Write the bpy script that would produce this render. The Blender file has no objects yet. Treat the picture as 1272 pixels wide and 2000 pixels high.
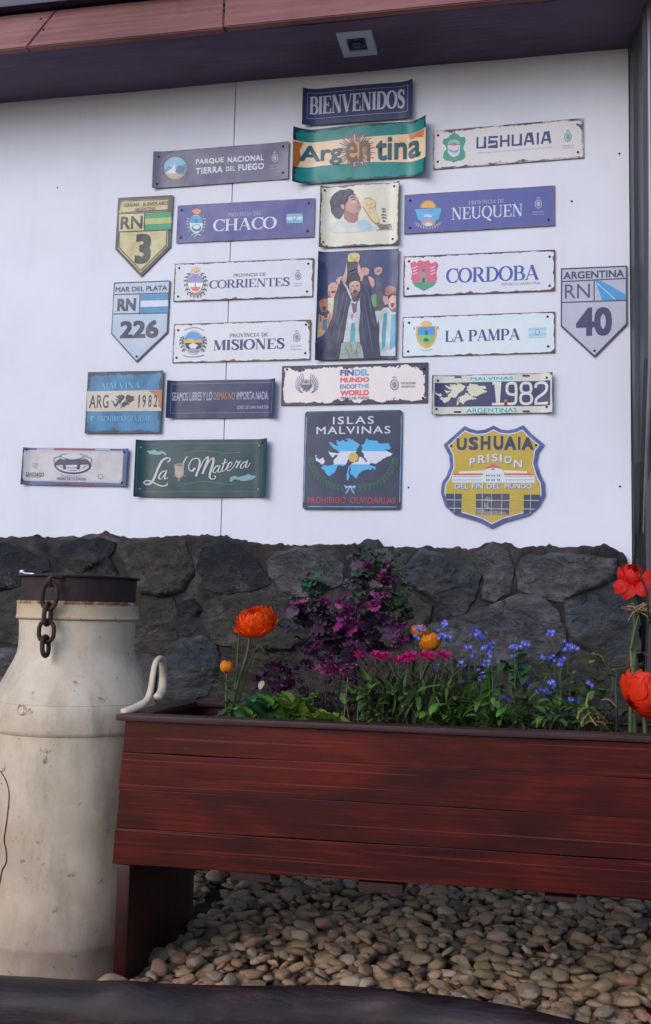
import bpy, bmesh, math, random
import numpy as np
from mathutils import Vector, Matrix, noise
from mathutils.geometry import tessellate_polygon, delaunay_2d_cdt
R = math.radians
scn = bpy.context.scene
col = scn.collection
random.seed(7)

# ------------------------------------------------------------------ camera, sky, sun, exposure
EYE = Vector((0, 0, .66))
YAW, PITCH, ROLL, FOC = R(11.7576), R(5.8123), R(1.3374), 1983.85   # focal length in photo pixels (2000 high)
cd = bpy.data.cameras.new('camera'); cam = bpy.data.objects.new('camera', cd); col.objects.link(cam)
_r = Vector((math.cos(YAW), math.sin(YAW), 0))
_f = Vector((-math.sin(YAW)*math.cos(PITCH), math.cos(YAW)*math.cos(PITCH), math.sin(PITCH)))
_u = _r.cross(_f)
CR = math.cos(ROLL)*_r + math.sin(ROLL)*_u
CU = -math.sin(ROLL)*_r + math.cos(ROLL)*_u
CF = _f
cam.matrix_world = Matrix(((CR.x, CU.x, -CF.x, EYE.x), (CR.y, CU.y, -CF.y, EYE.y), (CR.z, CU.z, -CF.z, EYE.z), (0, 0, 0, 1)))
cd.sensor_fit = 'VERTICAL'; cd.sensor_height = 24; cd.lens = 24*FOC/2000
cd.clip_start = .05; cd.clip_end = 400
scn.camera = cam

SUN_EL, SUN_AZ = R(29), R(-30)          # azimuth measured from -Y (behind the camera) towards -X
sun_dir = Vector((math.sin(SUN_AZ)*math.cos(SUN_EL), -math.cos(SUN_AZ)*math.cos(SUN_EL), math.sin(SUN_EL)))
w = bpy.data.worlds.new('World'); scn.world = w; w.use_nodes = True
nt = w.node_tree
sky = nt.nodes.new('ShaderNodeTexSky'); sky.sky_type = 'NISHITA'; sky.sun_disc = False
sky.sun_elevation = SUN_EL; sky.sun_rotation = math.atan2(sun_dir.x, sun_dir.y)
sky.air_density = 1.0; sky.dust_density = 1.0; sky.ozone_density = 3.0
nt.links.new(sky.outputs[0], nt.nodes['Background'].inputs[0])
nt.nodes['Background'].inputs[1].default_value = .15
sl = bpy.data.lights.new('sun', 'SUN'); sl.energy = 1.1; sl.angle = R(40); sl.color = (1, .94, .95)
so = bpy.data.objects.new('sun', sl); col.objects.link(so)
so.rotation_euler = sun_dir.to_track_quat('Z', 'Y').to_euler(); so.location = (0, -3, 6)
scn.view_settings.view_transform = 'Standard'; scn.view_settings.look = 'None'
scn.view_settings.gamma = 1; scn.view_settings.use_curve_mapping = False
scn.view_settings.exposure = .24

# ------------------------------------------------------------------ measuring the photograph
def ray(px, py):
    x = (px-636)/FOC; y = (1000-py)/FOC
    return x*CR + y*CU + CF
def at(px, py, Y):                       # point of the photograph that lies at depth Y
    v = ray(px, py); return EYE + v*(Y/v.y)
def atz(px, py, z):
    v = ray(px, py); return EYE + v*((z-EYE.z)/v.z)
def atx(px, py, X):
    v = ray(px, py); return EYE + v*(X/v.x)
WALL = 2.645                             # the white wall's plane

# ------------------------------------------------------------------ helpers: things, parts, meshes
def tag(o, label=None, cat=None, group=None, kind=None):
    if label: o['label'] = label
    if cat: o['category'] = cat
    if group: o['group'] = group
    if kind: o['kind'] = kind
    return o
def thing(name, loc, label, cat, group=None):
    o = bpy.data.objects.new(name, None); o.empty_display_size = .05
    o.location = loc; col.objects.link(o)
    return tag(o, label, cat, group)
def link(name, me, parent=None, loc=None):
    o = bpy.data.objects.new(name, me); col.objects.link(o)
    if parent is not None: o.parent = parent
    if loc is not None: o.location = loc
    return o
def world_org(p):
    v = Vector((0, 0, 0))
    while p is not None:
        v += p.location; p = p.parent
    return v
def mesh(name, verts, faces, mats, parent=None, smooth=True, org=None, fm=None, uvs=None):
    """verts are world coordinates; the object's origin is org (a top-level mesh) or its parent's"""
    base = world_org(parent) if parent is not None else Vector((0, 0, 0))
    o_ = Vector(org) if org is not None else base
    me = bpy.data.meshes.new(name)
    me.from_pydata([tuple(Vector(v)-o_) for v in verts], [], [tuple(f) for f in faces])
    for m in (mats if isinstance(mats, (list, tuple)) else [mats]): me.materials.append(m)
    if fm is not None: me.polygons.foreach_set('material_index', fm)
    me.polygons.foreach_set('use_smooth', [smooth]*len(me.polygons))
    me.update()
    return link(name, me, parent, (o_-base) if org is not None else None)
def sharp(o, deg=35):
    me = o.data; bm = bmesh.new(); bm.from_mesh(me)
    for e in bm.edges:
        if len(e.link_faces) == 2 and e.calc_face_angle(0) > R(deg): e.smooth = False
    bm.to_mesh(me); bm.free(); return o
def rnd(a, b): return random.uniform(a, b)
def bar(name, x0, x1, y0, y1, z0, z1, m, parent=None, bev=.002, org=None, warp=0, nseg=1, kind=None):
    """a board: box with bevelled edges, subdivided along its longest axis and slightly out of true"""
    bm = bmesh.new(); bmesh.ops.create_cube(bm, size=1)
    for v in bm.verts:
        v.co = Vector(((x0+x1)/2+v.co.x*(x1-x0), (y0+y1)/2+v.co.y*(y1-y0), (z0+z1)/2+v.co.z*(z1-z0)))
    if bev: bmesh.ops.bevel(bm, geom=bm.edges[:], offset=bev, segments=2, affect='EDGES', profile=.6)
    d = (x1-x0, y1-y0, z1-z0); ax = d.index(max(d)); n = Vector([1 if i == ax else 0 for i in range(3)])
    lo = (x0, y0, z0)[ax]
    for i in range(1, nseg):
        bmesh.ops.bisect_plane(bm, geom=bm.verts[:]+bm.edges[:]+bm.faces[:], plane_co=n*(lo+d[ax]*i/nseg), plane_no=n)
    if warp:
        s = rnd(0, 90)
        for v in bm.verts:
            t = v.co[ax]*3
            q = Vector((noise.noise((t, s, 1)), noise.noise((t, s, 7)), noise.noise((t, s, 13))))
            q[ax] = 0; v.co += q*warp
    vs = [v.co.copy() for v in bm.verts]; bm.verts.index_update()
    fs = [[v.index for v in f.verts] for f in bm.faces]; bm.free()
    o = mesh(name, vs, fs, m, parent, True, org); sharp(o, 20)
    return o
def catmull(pts, n=6):
    P = [Vector(p) for p in pts]; P = [2*P[0]-P[1]] + P + [2*P[-1]-P[-2]]; out = []
    for i in range(1, len(P)-2):
        a, b, c, d = P[i-1:i+3]
        for k in range(n):
            t = k/n
            out.append(.5*((2*b)+(c-a)*t+(2*a-5*b+4*c-d)*t*t+(3*b-a-3*c+d)*t**3))
    out.append(P[-2]); return out
def tube_data(pts, rad, nseg=8, cap=True, flat=1.0, V=None, F=None):
    V = [] if V is None else V; F = [] if F is None else F; b0 = len(V); n = len(pts)
    pts = [Vector(p) for p in pts]
    up = Vector((.13, .21, .97)).normalized(); prev = None
    for i, p in enumerate(pts):
        d = (pts[min(i+1, n-1)]-pts[max(i-1, 0)]); d = d.normalized() if d.length > 1e-9 else Vector((0, 0, 1))
        if prev is None:
            a = d.cross(up)
            if a.length < .05: a = d.cross(Vector((1, 0, 0)))
        else: a = prev - d*prev.dot(d)
        a.normalize(); prev = a; b = d.cross(a)
        r = rad[i] if isinstance(rad, (list, tuple)) else rad
        for k in range(nseg):
            t = 2*math.pi*k/nseg
            V.append(p + a*math.cos(t)*r + b*math.sin(t)*r*flat)
    for i in range(n-1):
        for k in range(nseg):
            k2 = (k+1) % nseg
            F.append((b0+i*nseg+k, b0+i*nseg+k2, b0+(i+1)*nseg+k2, b0+(i+1)*nseg+k))
    if cap:
        F.append(tuple(b0+k for k in reversed(range(nseg)))); F.append(tuple(b0+(n-1)*nseg+k for k in range(nseg)))
    return V, F
def tube(name, pts, rad, m, parent=None, nseg=8, org=None, flat=1.0, smooth=True):
    V, F = tube_data(pts, rad, nseg, True, flat)
    return mesh(name, V, F, m, parent, smooth, org)
def lathe(name, prof, c, m, parent=None, n=72, dent=0, org=None):
    V = []; F = []
    for j, (r, z) in enumerate(prof):
        for k in range(n):
            a = 2*math.pi*k/n
            rr = r*(1+dent*noise.noise((math.cos(a)*1.6, math.sin(a)*1.6, z*7)))
            V.append(Vector((c[0]+rr*math.cos(a), c[1]+rr*math.sin(a), z)))
    for j in range(len(prof)-1):
        for k in range(n):
            k2 = (k+1) % n; F.append((j*n+k, j*n+k2, (j+1)*n+k2, (j+1)*n+k))
    o = mesh(name, V, F, m, parent, True, org); sharp(o, 40); return o

# ------------------------------------------------------------------ materials
def srgb(r, g, b):
    return tuple(((c/255)/12.92 if c/255 <= .04045 else ((c/255+.055)/1.055)**2.4) for c in (r, g, b))
def ink(r, g, b, k=1.0):                 # a print's own colour, from its look beside the white of the wall
    l = srgb(r, g, b); return tuple(min(.9, c*q*k) for c, q in zip(l, (1.12, 1.12, 1.08)))
class Nodes:
    def __init__(s, name):
        s.m = bpy.data.materials.new(name); s.m.use_nodes = True; s.t = s.m.node_tree; s.b = s.t.nodes['Principled BSDF']
    def n(s, typ, **kw):
        q = s.t.nodes.new(typ)
        for k, v in kw.items(): setattr(q, k, v)
        return q
    def l(s, a, b): s.t.links.new(a, b)
    def co(s, scale=(1, 1, 1), rot=(0, 0, 0), kind='Object'):
        tc = s.n('ShaderNodeTexCoord'); mp = s.n('ShaderNodeMapping')
        mp.inputs['Scale'].default_value = scale; mp.inputs['Rotation'].default_value = rot
        s.l(tc.outputs[kind], mp.inputs[0]); return mp.outputs[0]
    def noise(s, co, scale, detail=4, rough=.55, dist=0):
        q = s.n('ShaderNodeTexNoise'); q.inputs['Scale'].default_value = scale; q.inputs['Detail'].default_value = detail
        q.inputs['Roughness'].default_value = rough; q.inputs['Distortion'].default_value = dist
        s.l(co, q.inputs['Vector']); return q.outputs['Fac']
    def ramp(s, fac, stops):
        q = s.n('ShaderNodeValToRGB'); e = q.color_ramp.elements
        for i, (p, c) in enumerate(stops):
            el = e[i] if i < 2 else e.new(p)
            el.position = p; el.color = (*c, 1) if isinstance(c, tuple) else (c, c, c, 1)
        s.l(fac, q.inputs[0]); return q.outputs[0]
    def mix(s, fac, a, b, mode='MIX'):
        q = s.n('ShaderNodeMix', data_type='RGBA', blend_type=mode)
        if hasattr(fac, 'links'): s.l(fac, q.inputs[0])
        else: q.inputs[0].default_value = fac
        for v, i in ((a, 6), (b, 7)):
            if hasattr(v, 'links'): s.l(v, q.inputs[i])
            else: q.inputs[i].default_value = (*v, 1)
        return q.outputs[2]
    def math(s, op, a, b=0.0, clamp=False):
        q = s.n('ShaderNodeMath', operation=op, use_clamp=clamp)
        for v, i in ((a, 0), (b, 1)):
            if hasattr(v, 'links'): s.l(v, q.inputs[i])
            else: q.inputs[i].default_value = v
        return q.outputs[0]
    def bump(s, h, strength=.3, dist=.002, normal=None):
        q = s.n('ShaderNodeBump'); q.inputs['Strength'].default_value = strength; q.inputs['Distance'].default_value = dist
        s.l(h, q.inputs['Height'])
        if normal is not None: s.l(normal, q.inputs['Normal'])
        s.l(q.outputs[0], s.b.inputs['Normal']); return q.outputs[0]
    def out(s, c, rough=.5, metal=0, spec=None):
        if hasattr(c, 'links'): s.l(c, s.b.inputs['Base Color'])
        else: s.b.inputs['Base Color'].default_value = (*c, 1)
        if hasattr(rough, 'links'): s.l(rough, s.b.inputs['Roughness'])
        else: s.b.inputs['Roughness'].default_value = rough
        s.b.inputs['Metallic'].default_value = metal
        if spec is not None: s.b.inputs['Specular IOR Level'].default_value = spec
        return s.m
def grain(name, c1, c2, scale=20, rough=.6, bump=.2, bscale=None, stretch=(1, 1, 1), bd=.002, metal=0, detail=6, spec=None, lo=.35, hi=.65):
    N = Nodes(name); co = N.co(stretch); f = N.noise(co, scale, detail, .6)
    c = N.ramp(f, [(lo, c1), (hi, c2)])
    if bump: N.bump(N.noise(co, bscale or scale*2, 8, .65), bump, bd)
    return N.out(c, rough, metal, spec)
def plain(name, c, rough=.5, metal=0, spec=None): return Nodes(name).out(c, rough, metal, spec)

# the sheet-metal paints: printed enamel with edge chips, rust spots and grime
_pc = {}
def paint(c, edge=0.0, ecol=(.03, .028, .04), spots=0.0, scol=(.10, .035, .015), mott=.12, mcol=None, rough=.38, key=None, sc=1.0):
    k = (c, edge, ecol, spots, scol, mott, mcol, rough, sc)
    if k in _pc: return _pc[k]
    N = Nodes('printed_enamel'); co = N.co()
    f1 = N.noise(co, 16*sc, 5, .6)
    if mcol is not None: base = N.mix(N.math('MULTIPLY', N.ramp(N.noise(co, 22*sc, 6, .65), [(.45, 0.0), (.68, 1.0)]), mott), c, mcol)
    else:
        base = N.mix(1.0, c, N.ramp(f1, [(.25, 1-mott), (.75, 1.0)]), 'MULTIPLY')
    if spots:
        m = N.ramp(N.noise(co, 42*sc, 7, .7), [(.74-.16*spots, 0.0), (.80-.12*spots, 1.0)])
        base = N.mix(N.math('MULTIPLY', m, .85), base, scol)
    if edge:
        at_ = N.n('ShaderNodeAttribute'); at_.attribute_name = 'edge'
        nn = N.noise(co, 75*sc, 7, .68); nb = N.noise(co, 18*sc, 2, .5)
        lim = N.math('MULTIPLY', N.math('POWER', N.math('ADD', N.math('MULTIPLY', nn, .9), N.math('MULTIPLY', nb, 1.0)), 3.2), edge*1.25)
        d = N.math('SUBTRACT', lim, at_.outputs['Fac'])
        m = N.math('MULTIPLY', d, 1500, True)
        rust = N.mix(N.ramp(N.noise(co, 30*sc, 3), [(.42, 0.0), (.6, 1.0)]), ecol, scol)
        base = N.mix(m, base, rust if spots or edge > .004 else ecol)
    N.bump(N.math('ADD', N.noise(co, 60, 4), N.math('MULTIPLY', N.noise(co, 9, 2), 3.0)), .10, .002)
    m = N.out(base, N.ramp(N.noise(co, 12*sc, 4), [(.3, rough-.10), (.7, rough+.16)])); _pc[k] = m; return m

# ------------------------------------------------------------------ materials of the setting
m_white = Nodes('white_wall_paint')
_co = m_white.co(); _f = m_white.noise(_co, 3, 5, .6); _g = m_white.noise(m_white.co((1, 1, .7)), 5, 4, .6)
_c = m_white.mix(1.0, m_white.ramp(_f, [(.3, (.715, .715, .81)), (.7, (.78, .78, .87))]), m_white.ramp(_g, [(.3, .965), (.6, 1.0)]), 'MULTIPLY')
_dirt = m_white.ramp(m_white.noise(m_white.co((1, 1, .22)), 9, 6, .7), [(.52, 0.0), (.75, .16)])
_c = m_white.mix(_dirt, _c, (.52, .50, .52))
_spk = m_white.ramp(m_white.noise(_co, 130, 3, .5), [(.765, 0.0), (.79, 1.0)])
_c = m_white.mix(m_white.math('MULTIPLY', _spk, .35), _c, (.25, .22, .22))
m_white.bump(m_white.noise(_co, 240, 5, .6), .12, .0015); m_white.out(_c, .55); m_white = m_white.m
m_mortar = Nodes('rough_grey_mortar'); _co = m_mortar.co()
_c = m_mortar.ramp(m_mortar.noise(_co, 9, 9, .7), [(.36, (.028, .024, .025)), (.52, (.075, .065, .064)), (.68, (.20, .18, .175))])
_c = m_mortar.mix(m_mortar.ramp(m_mortar.noise(_co, 2.6, 3), [(.5, 0.0), (.7, .5)]), _c, (.07, .05, .04))
m_mortar.bump(m_mortar.math('ADD', m_mortar.noise(_co, 38, 12, .78), m_mortar.math('MULTIPLY', m_mortar.noise(_co, 140, 8, .7), .5)), 1.0, .016); m_mortar.out(_c, .9, 0, .2); m_mortar = m_mortar.m
def rock(name, a, b, c, rot=(0, 0, 0), rough=.55, st=2.2):
    N = Nodes(name); co = N.co((1, 1, st), rot); co2 = N.co()
    f = N.noise(co, 7, 9, .7, .8)
    cc = N.ramp(f, [(.30, a), (.52, b), (.72, c)])
    v = N.ramp(N.noise(co2, 30, 8, .75), [(.35, .5), (.65, 1.15)])
    cc = N.mix(1.0, cc, v, 'MULTIPLY')
    crack = N.ramp(N.noise(co, 4.5, 8, .62, 1.2), [(.485, 1.0), (.50, .25), (.515, 1.0)])
    cc = N.mix(1.0, cc, crack, 'MULTIPLY')
    warm = N.ramp(N.noise(co2, 5, 4), [(.5, 0.0), (.68, .45)]); cc = N.mix(warm, cc, (.085, .062, .050))
    vein = N.ramp(N.noise(co, 7, 9, .7, 1.0), [(.60, 0.0), (.63, .32), (.66, 0.0)])
    cc = N.mix(vein, cc, (.26, .25, .25))
    N.bump(N.math('ADD', N.noise(co, 16, 12, .72), N.math('MULTIPLY', N.noise(co2, 60, 8, .7), .6)), 1.0, .020)
    return N.out(cc, N.ramp(N.noise(co2, 14, 4), [(.3, rough-.12), (.7, rough+.25)]))
m_rocks = [rock('blue_black_slate', (.011, .012, .018), (.024, .025, .034), (.070, .070, .084), (0, .5, 0), .45),
           rock('grey_schist', (.036, .035, .041), (.125, .120, .130), (.28, .27, .285), (0, .15, 0)),
           rock('olive_grey_stone', (.028, .025, .019), (.070, .062, .048), (.15, .135, .110), (0, -.4, 0)),
           rock('brown_grey_stone', (.034, .022, .018), (.080, .058, .048), (.15, .12, .10), (0, .9, 0)),
           rock('green_grey_slate', (.026, .031, .036), (.074, .084, .094), (.17, .18, .20), (0, -.7, 0), .5)]
def wood(name, dark, mid, lite, ax=0, rough=.42, coat=.25, sc=1.0, bump=.15):
    st = [70, 70, 70]; st[ax] = 1.6
    st2 = [5, 5, 5]; st2[ax] = 2.4
    N = Nodes(name); co = N.co(tuple(v*sc for v in st)); co2 = N.co(tuple(st2))
    g = N.noise(co, 3.2, 6, .65, .3); blot = N.noise(co2, 1.0, 4, .6, .6)
    c = N.ramp(N.math('ADD', N.math('MULTIPLY', g, .42), N.math('MULTIPLY', blot, .58)), [(.36, dark), (.50, mid), (.68, lite)])
    st3 = [160, 160, 160]; st3[ax] = 1.0
    s3 = N.ramp(N.noise(N.co(tuple(st3)), 1.2, 2, .4), [(.66, 0.0), (.68, .35)])
    c = N.mix(s3, c, tuple(min(1, v*1.5+.03) for v in lite))
    N.bump(N.noise(co, 6, 5, .6), bump, .0012)
    N.b.inputs['Coat Weight'].default_value = coat; N.b.inputs['Coat Roughness'].default_value = .3
    return N.out(c, rough, 0, .18)
m_plank = wood('dark_red_stained_plank', (.015, .0030, .0032), (.055, .0042, .0032), (.160, .0125, .0042), 0, .42, .12)
m_plankv = wood('dark_red_stained_board', (.012, .004, .005), (.034, .007, .006), (.060, .011, .009), 2)
m_rim = wood('weathered_stained_rim', (.020, .010, .012), (.050, .022, .024), (.085, .040, .042), 0, .55, .1)
m_rimy = wood('weathered_stained_rim_short', (.020, .010, .012), (.050, .022, .024), (.085, .040, .042), 1, .55, .1)
m_fascia = wood('reddish_eaves_board', (.16, .060, .058), (.26, .105, .105), (.34, .16, .155), 0, .6, .05, .6)
m_soffit = wood('dark_stained_soffit', (.090, .062, .105), (.13, .086, .145), (.17, .115, .185), 0, .6, .05, .6)
m_roof = plain('dark_blue_roof_edge', (.012, .016, .045), .4, .3)
m_soil = grain('dark_planting_soil', (.010, .007, .006), (.035, .024, .018), 60, .95, .9, 90, bd=.01)
m_ground = grain('grey_brown_earth', (.13, .115, .10), (.27, .245, .22), 9, .95, .6, 60, bd=.01)
m_steel = grain('dark_grey_steel', (.040, .046, .058), (.075, .080, .095), 12, .45, .08, 40, (1, 1, .1), metal=.3)
m_alu = grain('worn_pale_metal', (.20, .19, .21), (.34, .33, .35), 15, .38, .08, 40, (1, 1, .1), metal=.5)
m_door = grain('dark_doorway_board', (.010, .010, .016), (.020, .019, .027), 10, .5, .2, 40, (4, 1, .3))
m_nail = plain('dark_nail_steel', (.03, .026, .03), .45, .6)
m_gap = plain('black_gap', (.02, .02, .025), .9)

# ------------------------------------------------------------------ ground
def ground_z(x, y):
    z = -.004 + .012*noise.noise((x*2.2, y*2.2, 3)) + .035*max(0, min(1, (y-2.25)/.35))
    d = math.hypot(x+.925, y-1.963)
    z -= .048*max(0, min(1, (.34-d)/.14))*max(0, min(1, (-.742-x)/.02))
    return z
bpy.context.view_layer.update()
me = bpy.data.meshes.new('ground'); me.from_pydata([(-60, -60, -.055), (60, -60, -.055), (60, 60, -.055), (-60, 60, -.055)], [], [(0, 1, 2, 3)])
me.materials.append(m_ground); ground = link('ground', me); tag(ground, kind='structure')

# ------------------------------------------------------------------ white wall: two boards on a dark core
XC = .236                                # its right corner
ww = thing('white_wall', (-.3, WALL, .8), 'white painted board wall above the rough stone base, hung with metal signs', 'wall')
def wall_panel(x0, x1):
    n = int((x1-x0)/.03); k = 46; z0, z1 = .70, 2.195; V = []; F = []
    for j in range(k+1):
        for i in range(n+1):
            x = x0+(x1-x0)*i/n; z = z0+(z1-z0)*j/k
            V.append(Vector((x, WALL+.0016*noise.noise((x*4, z*4, 2))+(.0007 if i in (0, n) else 0), z)))
    for j in range(k):
        for i in range(n):
            a = j*(n+1)+i; F.append((a, a+1, a+n+2, a+n+1))
    b = len(V)
    ring = [(x0, z0), (x1, z0), (x1, z1), (x0, z1)]
    for x, z in ring: V.append(Vector((x, WALL+.012, z)))
    c = [0, n, k*(n+1)+n, k*(n+1)]
    bottom = list(range(0, n+1)); right = [n+j*(n+1) for j in range(k+1)]
    top = [k*(n+1)+i for i in range(n, -1, -1)]; left = [j*(n+1) for j in range(k, -1, -1)]
    for e, (p, q) in zip((bottom, right, top, left), ((b, b+1), (b+1, b+2), (b+2, b+3), (b+3, b))):
        F.append(tuple(reversed(e))+(p, q))
    o = mesh('wall_panel', V, F, m_white, ww); sharp(o, 50); return o
wall_panel(-2.9, -.8425); wall_panel(-.8398, XC)
bar('wall_core', -2.9, XC+.034, WALL+.0135, WALL+.13, .0, 2.5, m_gap, ww, .001)
for px, py in ((1211, 950), (798, 952), (113, 367), (1117, 393), (1210, 300), (597, 953)):
    p = at(px, py, WALL)
    V, F = tube_data([p+Vector((0, .002, 0)), p-Vector((0, .0014, 0)), p-Vector((0, .002, 0))], [.0026, .0026, .0012], 10)
    mesh('screw_head', V, F, m_nail, ww)

# ------------------------------------------------------------------ eaves
zs = .66+1.507
ev = thing('eaves', (-.5, 2.5, zs), 'wooden roof eaves with reddish fascia and dark purple-brown soffit above the wall', 'eaves')
def soffit_board(x0, x1, y0, y1):
    bar('soffit_board', x0, x1, y0, y1, zs, zs+.02, m_soffit, ev, .0015, warp=.004, nseg=30)
soffit_board(-2.9, .60, 2.400, WALL+.012)
FY = 2.372
ztop = at(160, 14, FY).z
joint = at(437, 40, FY).x
a0 = at(52, 90, FY); a1 = at(92, 40, FY)
def fascia(pts, name='fascia_board'):
    V = [Vector((x, FY, z)) for x, z in pts]+[Vector((x, FY+.026, z)) for x, z in pts]; n = len(pts)
    F = [tuple(range(n)), tuple(reversed(range(n, 2*n)))]+[(i, i+n, (i+1) % n+n, (i+1) % n) for i in range(n)]
    bm = bmesh.new(); vs = [bm.verts.new(v) for v in V]; [bm.faces.new([vs[i] for i in f]) for f in F]
    bmesh.ops.recalc_face_normals(bm, faces=bm.faces[:])
    bmesh.ops.bevel(bm, geom=bm.edges[:], offset=.0025, segments=2, affect='EDGES')
    bm.verts.index_update(); o = mesh(name, [v.co.copy() for v in bm.verts], [[v.index for v in f.verts] for f in bm.faces], m_fascia, ev)
    sharp(o, 50); bm.free(); return o
zb = zs-.004
sx = (a1.x-a0.x)/(a1.z-a0.z)
dx0 = a0.x; dx1 = a0.x+sx*(ztop-zb)
fascia([(-2.9, zb), (dx0-.001, zb), (dx1-.001, ztop), (-2.9, ztop)])
fascia([(dx0+.001, zb), (joint-.001, zb), (joint-.001, ztop), (dx1+.001, ztop)])
fascia([(joint+.001, zb+.003), (.60, zb+.003), (.60, ztop), (joint+.001, ztop)])
bar('roof_edge', -2.95, .65, FY-.03, WALL+.5, ztop+.004, ztop+.05, m_roof, ev, .004)
for px, py in ((80, 37), (85, 58), (437, 8), (437, 20), (96, 99)):
    p = at(px, py, FY)
    if p.z > zb+.004:
        V, F = tube_data([p+Vector((0, .004, 0)), p-Vector((0, .0012, 0)), p-Vector((0, .002, 0))], [.003, .003, .0015], 10)
        mesh('nail', V, F, m_nail, ev)
# recessed square lamp
lc = Vector((-.465, 2.502, zs-.001))
lamp = thing('downlight', lc, 'small square pale-framed lamp, unlit, set in the dark soffit', 'lamp')
m_frame = plain('satin_grey_lamp_frame', (.50, .54, .66), .4, 0); m_lens = plain('dark_lamp_glass', (.012, .018, .035), .12)
V = []; F = []
ro = [( -.047, -.056), (.047, -.056), (.047, .056), (-.047, .056)]; ri = [(-.024, -.030), (.024, -.030), (.024, .030), (-.024, .030)]
for (x, y), z in [(p, 0) for p in ro]+[(p, -.006) for p in [(a*.96, b*.96) for a, b in ro]]+[(p, -.006) for p in [(a*1.08, b*1.08) for a, b in ri]]+[(p, -.001) for p in ri]:
    V.append(lc+Vector((x, y, z)))
for k in range(3):
    for i in range(4): F.append((k*4+i, k*4+(i+1) % 4, k*4+4+(i+1) % 4, k*4+4+i))
mesh('lamp_frame', V, F, m_frame, lamp, False)
mesh('lamp_glass', [lc+Vector((x*1.02, y*1.02, -.0018)) for x, y in ri], [(0, 1, 2, 3)], m_lens, lamp, False)
V, F = tube_data([lc+Vector((0, .004, -.0022)), lc+Vector((0, .004, -.0062))], [.017, .012], 16)
mesh('bulb', V, F, plain('lamp_reflector', (.05, .09, .11), .15, .6), lamp)

# ------------------------------------------------------------------ steel corner bracket and the dark doorway on the right
br = thing('corner_bracket', (.262, 2.6, 0.5), 'tall dark grey ribbed steel bracket with pale front edge closing off the white wall', 'bracket')
XF = .264
fr = [atx(px, py, XF) for px, py in ((1264, -60), (1265, 150), (1267, 420), (1267, 700), (1260, 900), (1253, 1100), (1256, 1250), (1258, 1410))]
V = []; F = []
for p in fr:
    for t, dx in ((0, -.026), (.30, -.020), (.42, -.023), (.48, -.014), (.85, -.008), (.95, -.010), (1, 0.0)):
        V.append(Vector((XF+dx, WALL+.003+(p.y-WALL)*t, p.z)))
for j in range(len(fr)-1):
    for i in range(6): a = j*7+i; F.append((a, a+7, a+8, a+1))
o = mesh('ribbed_sheet', V, F, m_steel, br); sharp(o, 20)
tube('front_edge', [p+Vector((.004, -.003, 0)) for p in fr], .0052, m_alu, br, 10)
bar('back_flange', XF+.002, XF+.03, WALL-.04, WALL+.10, .02, 2.6, m_steel, br, .001)
dw = thing('doorway', (.8, 2.8, 0), 'unlit dark doorway just beyond the ribbed steel bracket', 'doorway')
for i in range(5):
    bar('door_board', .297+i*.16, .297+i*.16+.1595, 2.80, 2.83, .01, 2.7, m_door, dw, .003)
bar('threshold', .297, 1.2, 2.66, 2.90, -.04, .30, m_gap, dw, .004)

# ------------------------------------------------------------------ stone base: mortar bed with every rubble stone on its own
sw = thing('stone_wall', (-.5, 2.60, 0), 'rough grey rubble stone wall base with ragged mortar edge under the white wall', 'wall')
SY = 2.612
topline = [(-900, 1043), (-600, 1049), (-260, 1046), (0, 1049), (60, 1047), (66, 1042), (80, 1048), (150, 1047), (190, 1040), (205, 1036), (212, 1041), (250, 1051), (330, 1046), (400, 1044), (440, 1046), (470, 1054),
           (520, 1062), (600, 1064), (660, 1062), (700, 1062), (705, 1056), (715, 1053), (742, 1054), (745, 1066), (800, 1068), (830, 1067), (905, 1070), (930, 1070), (950, 1060), (962, 1057),
           (992, 1060), (1010, 1068), (1070, 1066), (1073, 1061), (1082, 1067), (1140, 1067), (1160, 1064), (1185, 1063), (1200, 1070), (1218, 1080), (1226, 1090), (1238, 1100), (1246, 1140), (1250, 1240), (1254, 1420)]
tl = [at(px, py, SY+.02) for px, py in topline]
def topz(x):
    for a, b in zip(tl, tl[1:]):
        if a.x <= x <= b.x and b.x-a.x > 1e-6: return a.z+(b.z-a.z)*(x-a.x)/(b.x-a.x)
    return tl[0].z if x < tl[0].x else .0
xe = .246
nx, nz = 400, 96; V = []; F = []; xs = [-2.9+(xe+2.9)*i/nx for i in range(nx+1)]
for j in range(nz+1):
    for i, x in enumerate(xs):
        zt = topz(min(x, .232)) + .006*noise.noise((x*38, 0, 5)) + .004*noise.noise((x*110, 0, 9))
        if x > .225: zt -= (x-.225)*8
        t = j/nz; z = -.06+(zt+.06)*t
        prof = min(1, (zt-z)/.030); prof = math.sqrt(max(0, 1-(1-prof)**2))
        side = min(1, (xe-x)/.03); side = math.sqrt(max(0, 1-(1-side)**2))
        d = .010+.020*prof*side+.008*prof*noise.fractal((x*9, z*9, 1), 1, 2, 5)+.003*noise.noise((x*60, z*60, 4))*prof
        V.append(Vector((x, WALL-d*(1 if t < 1 else .0)-.001, z)))
for j in range(nz):
    for i in range(nx): a = j*(nx+1)+i; F.append((a, a+1, a+nx+2, a+nx+1))
mesh('mortar', V, F, m_mortar, sw)

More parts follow.
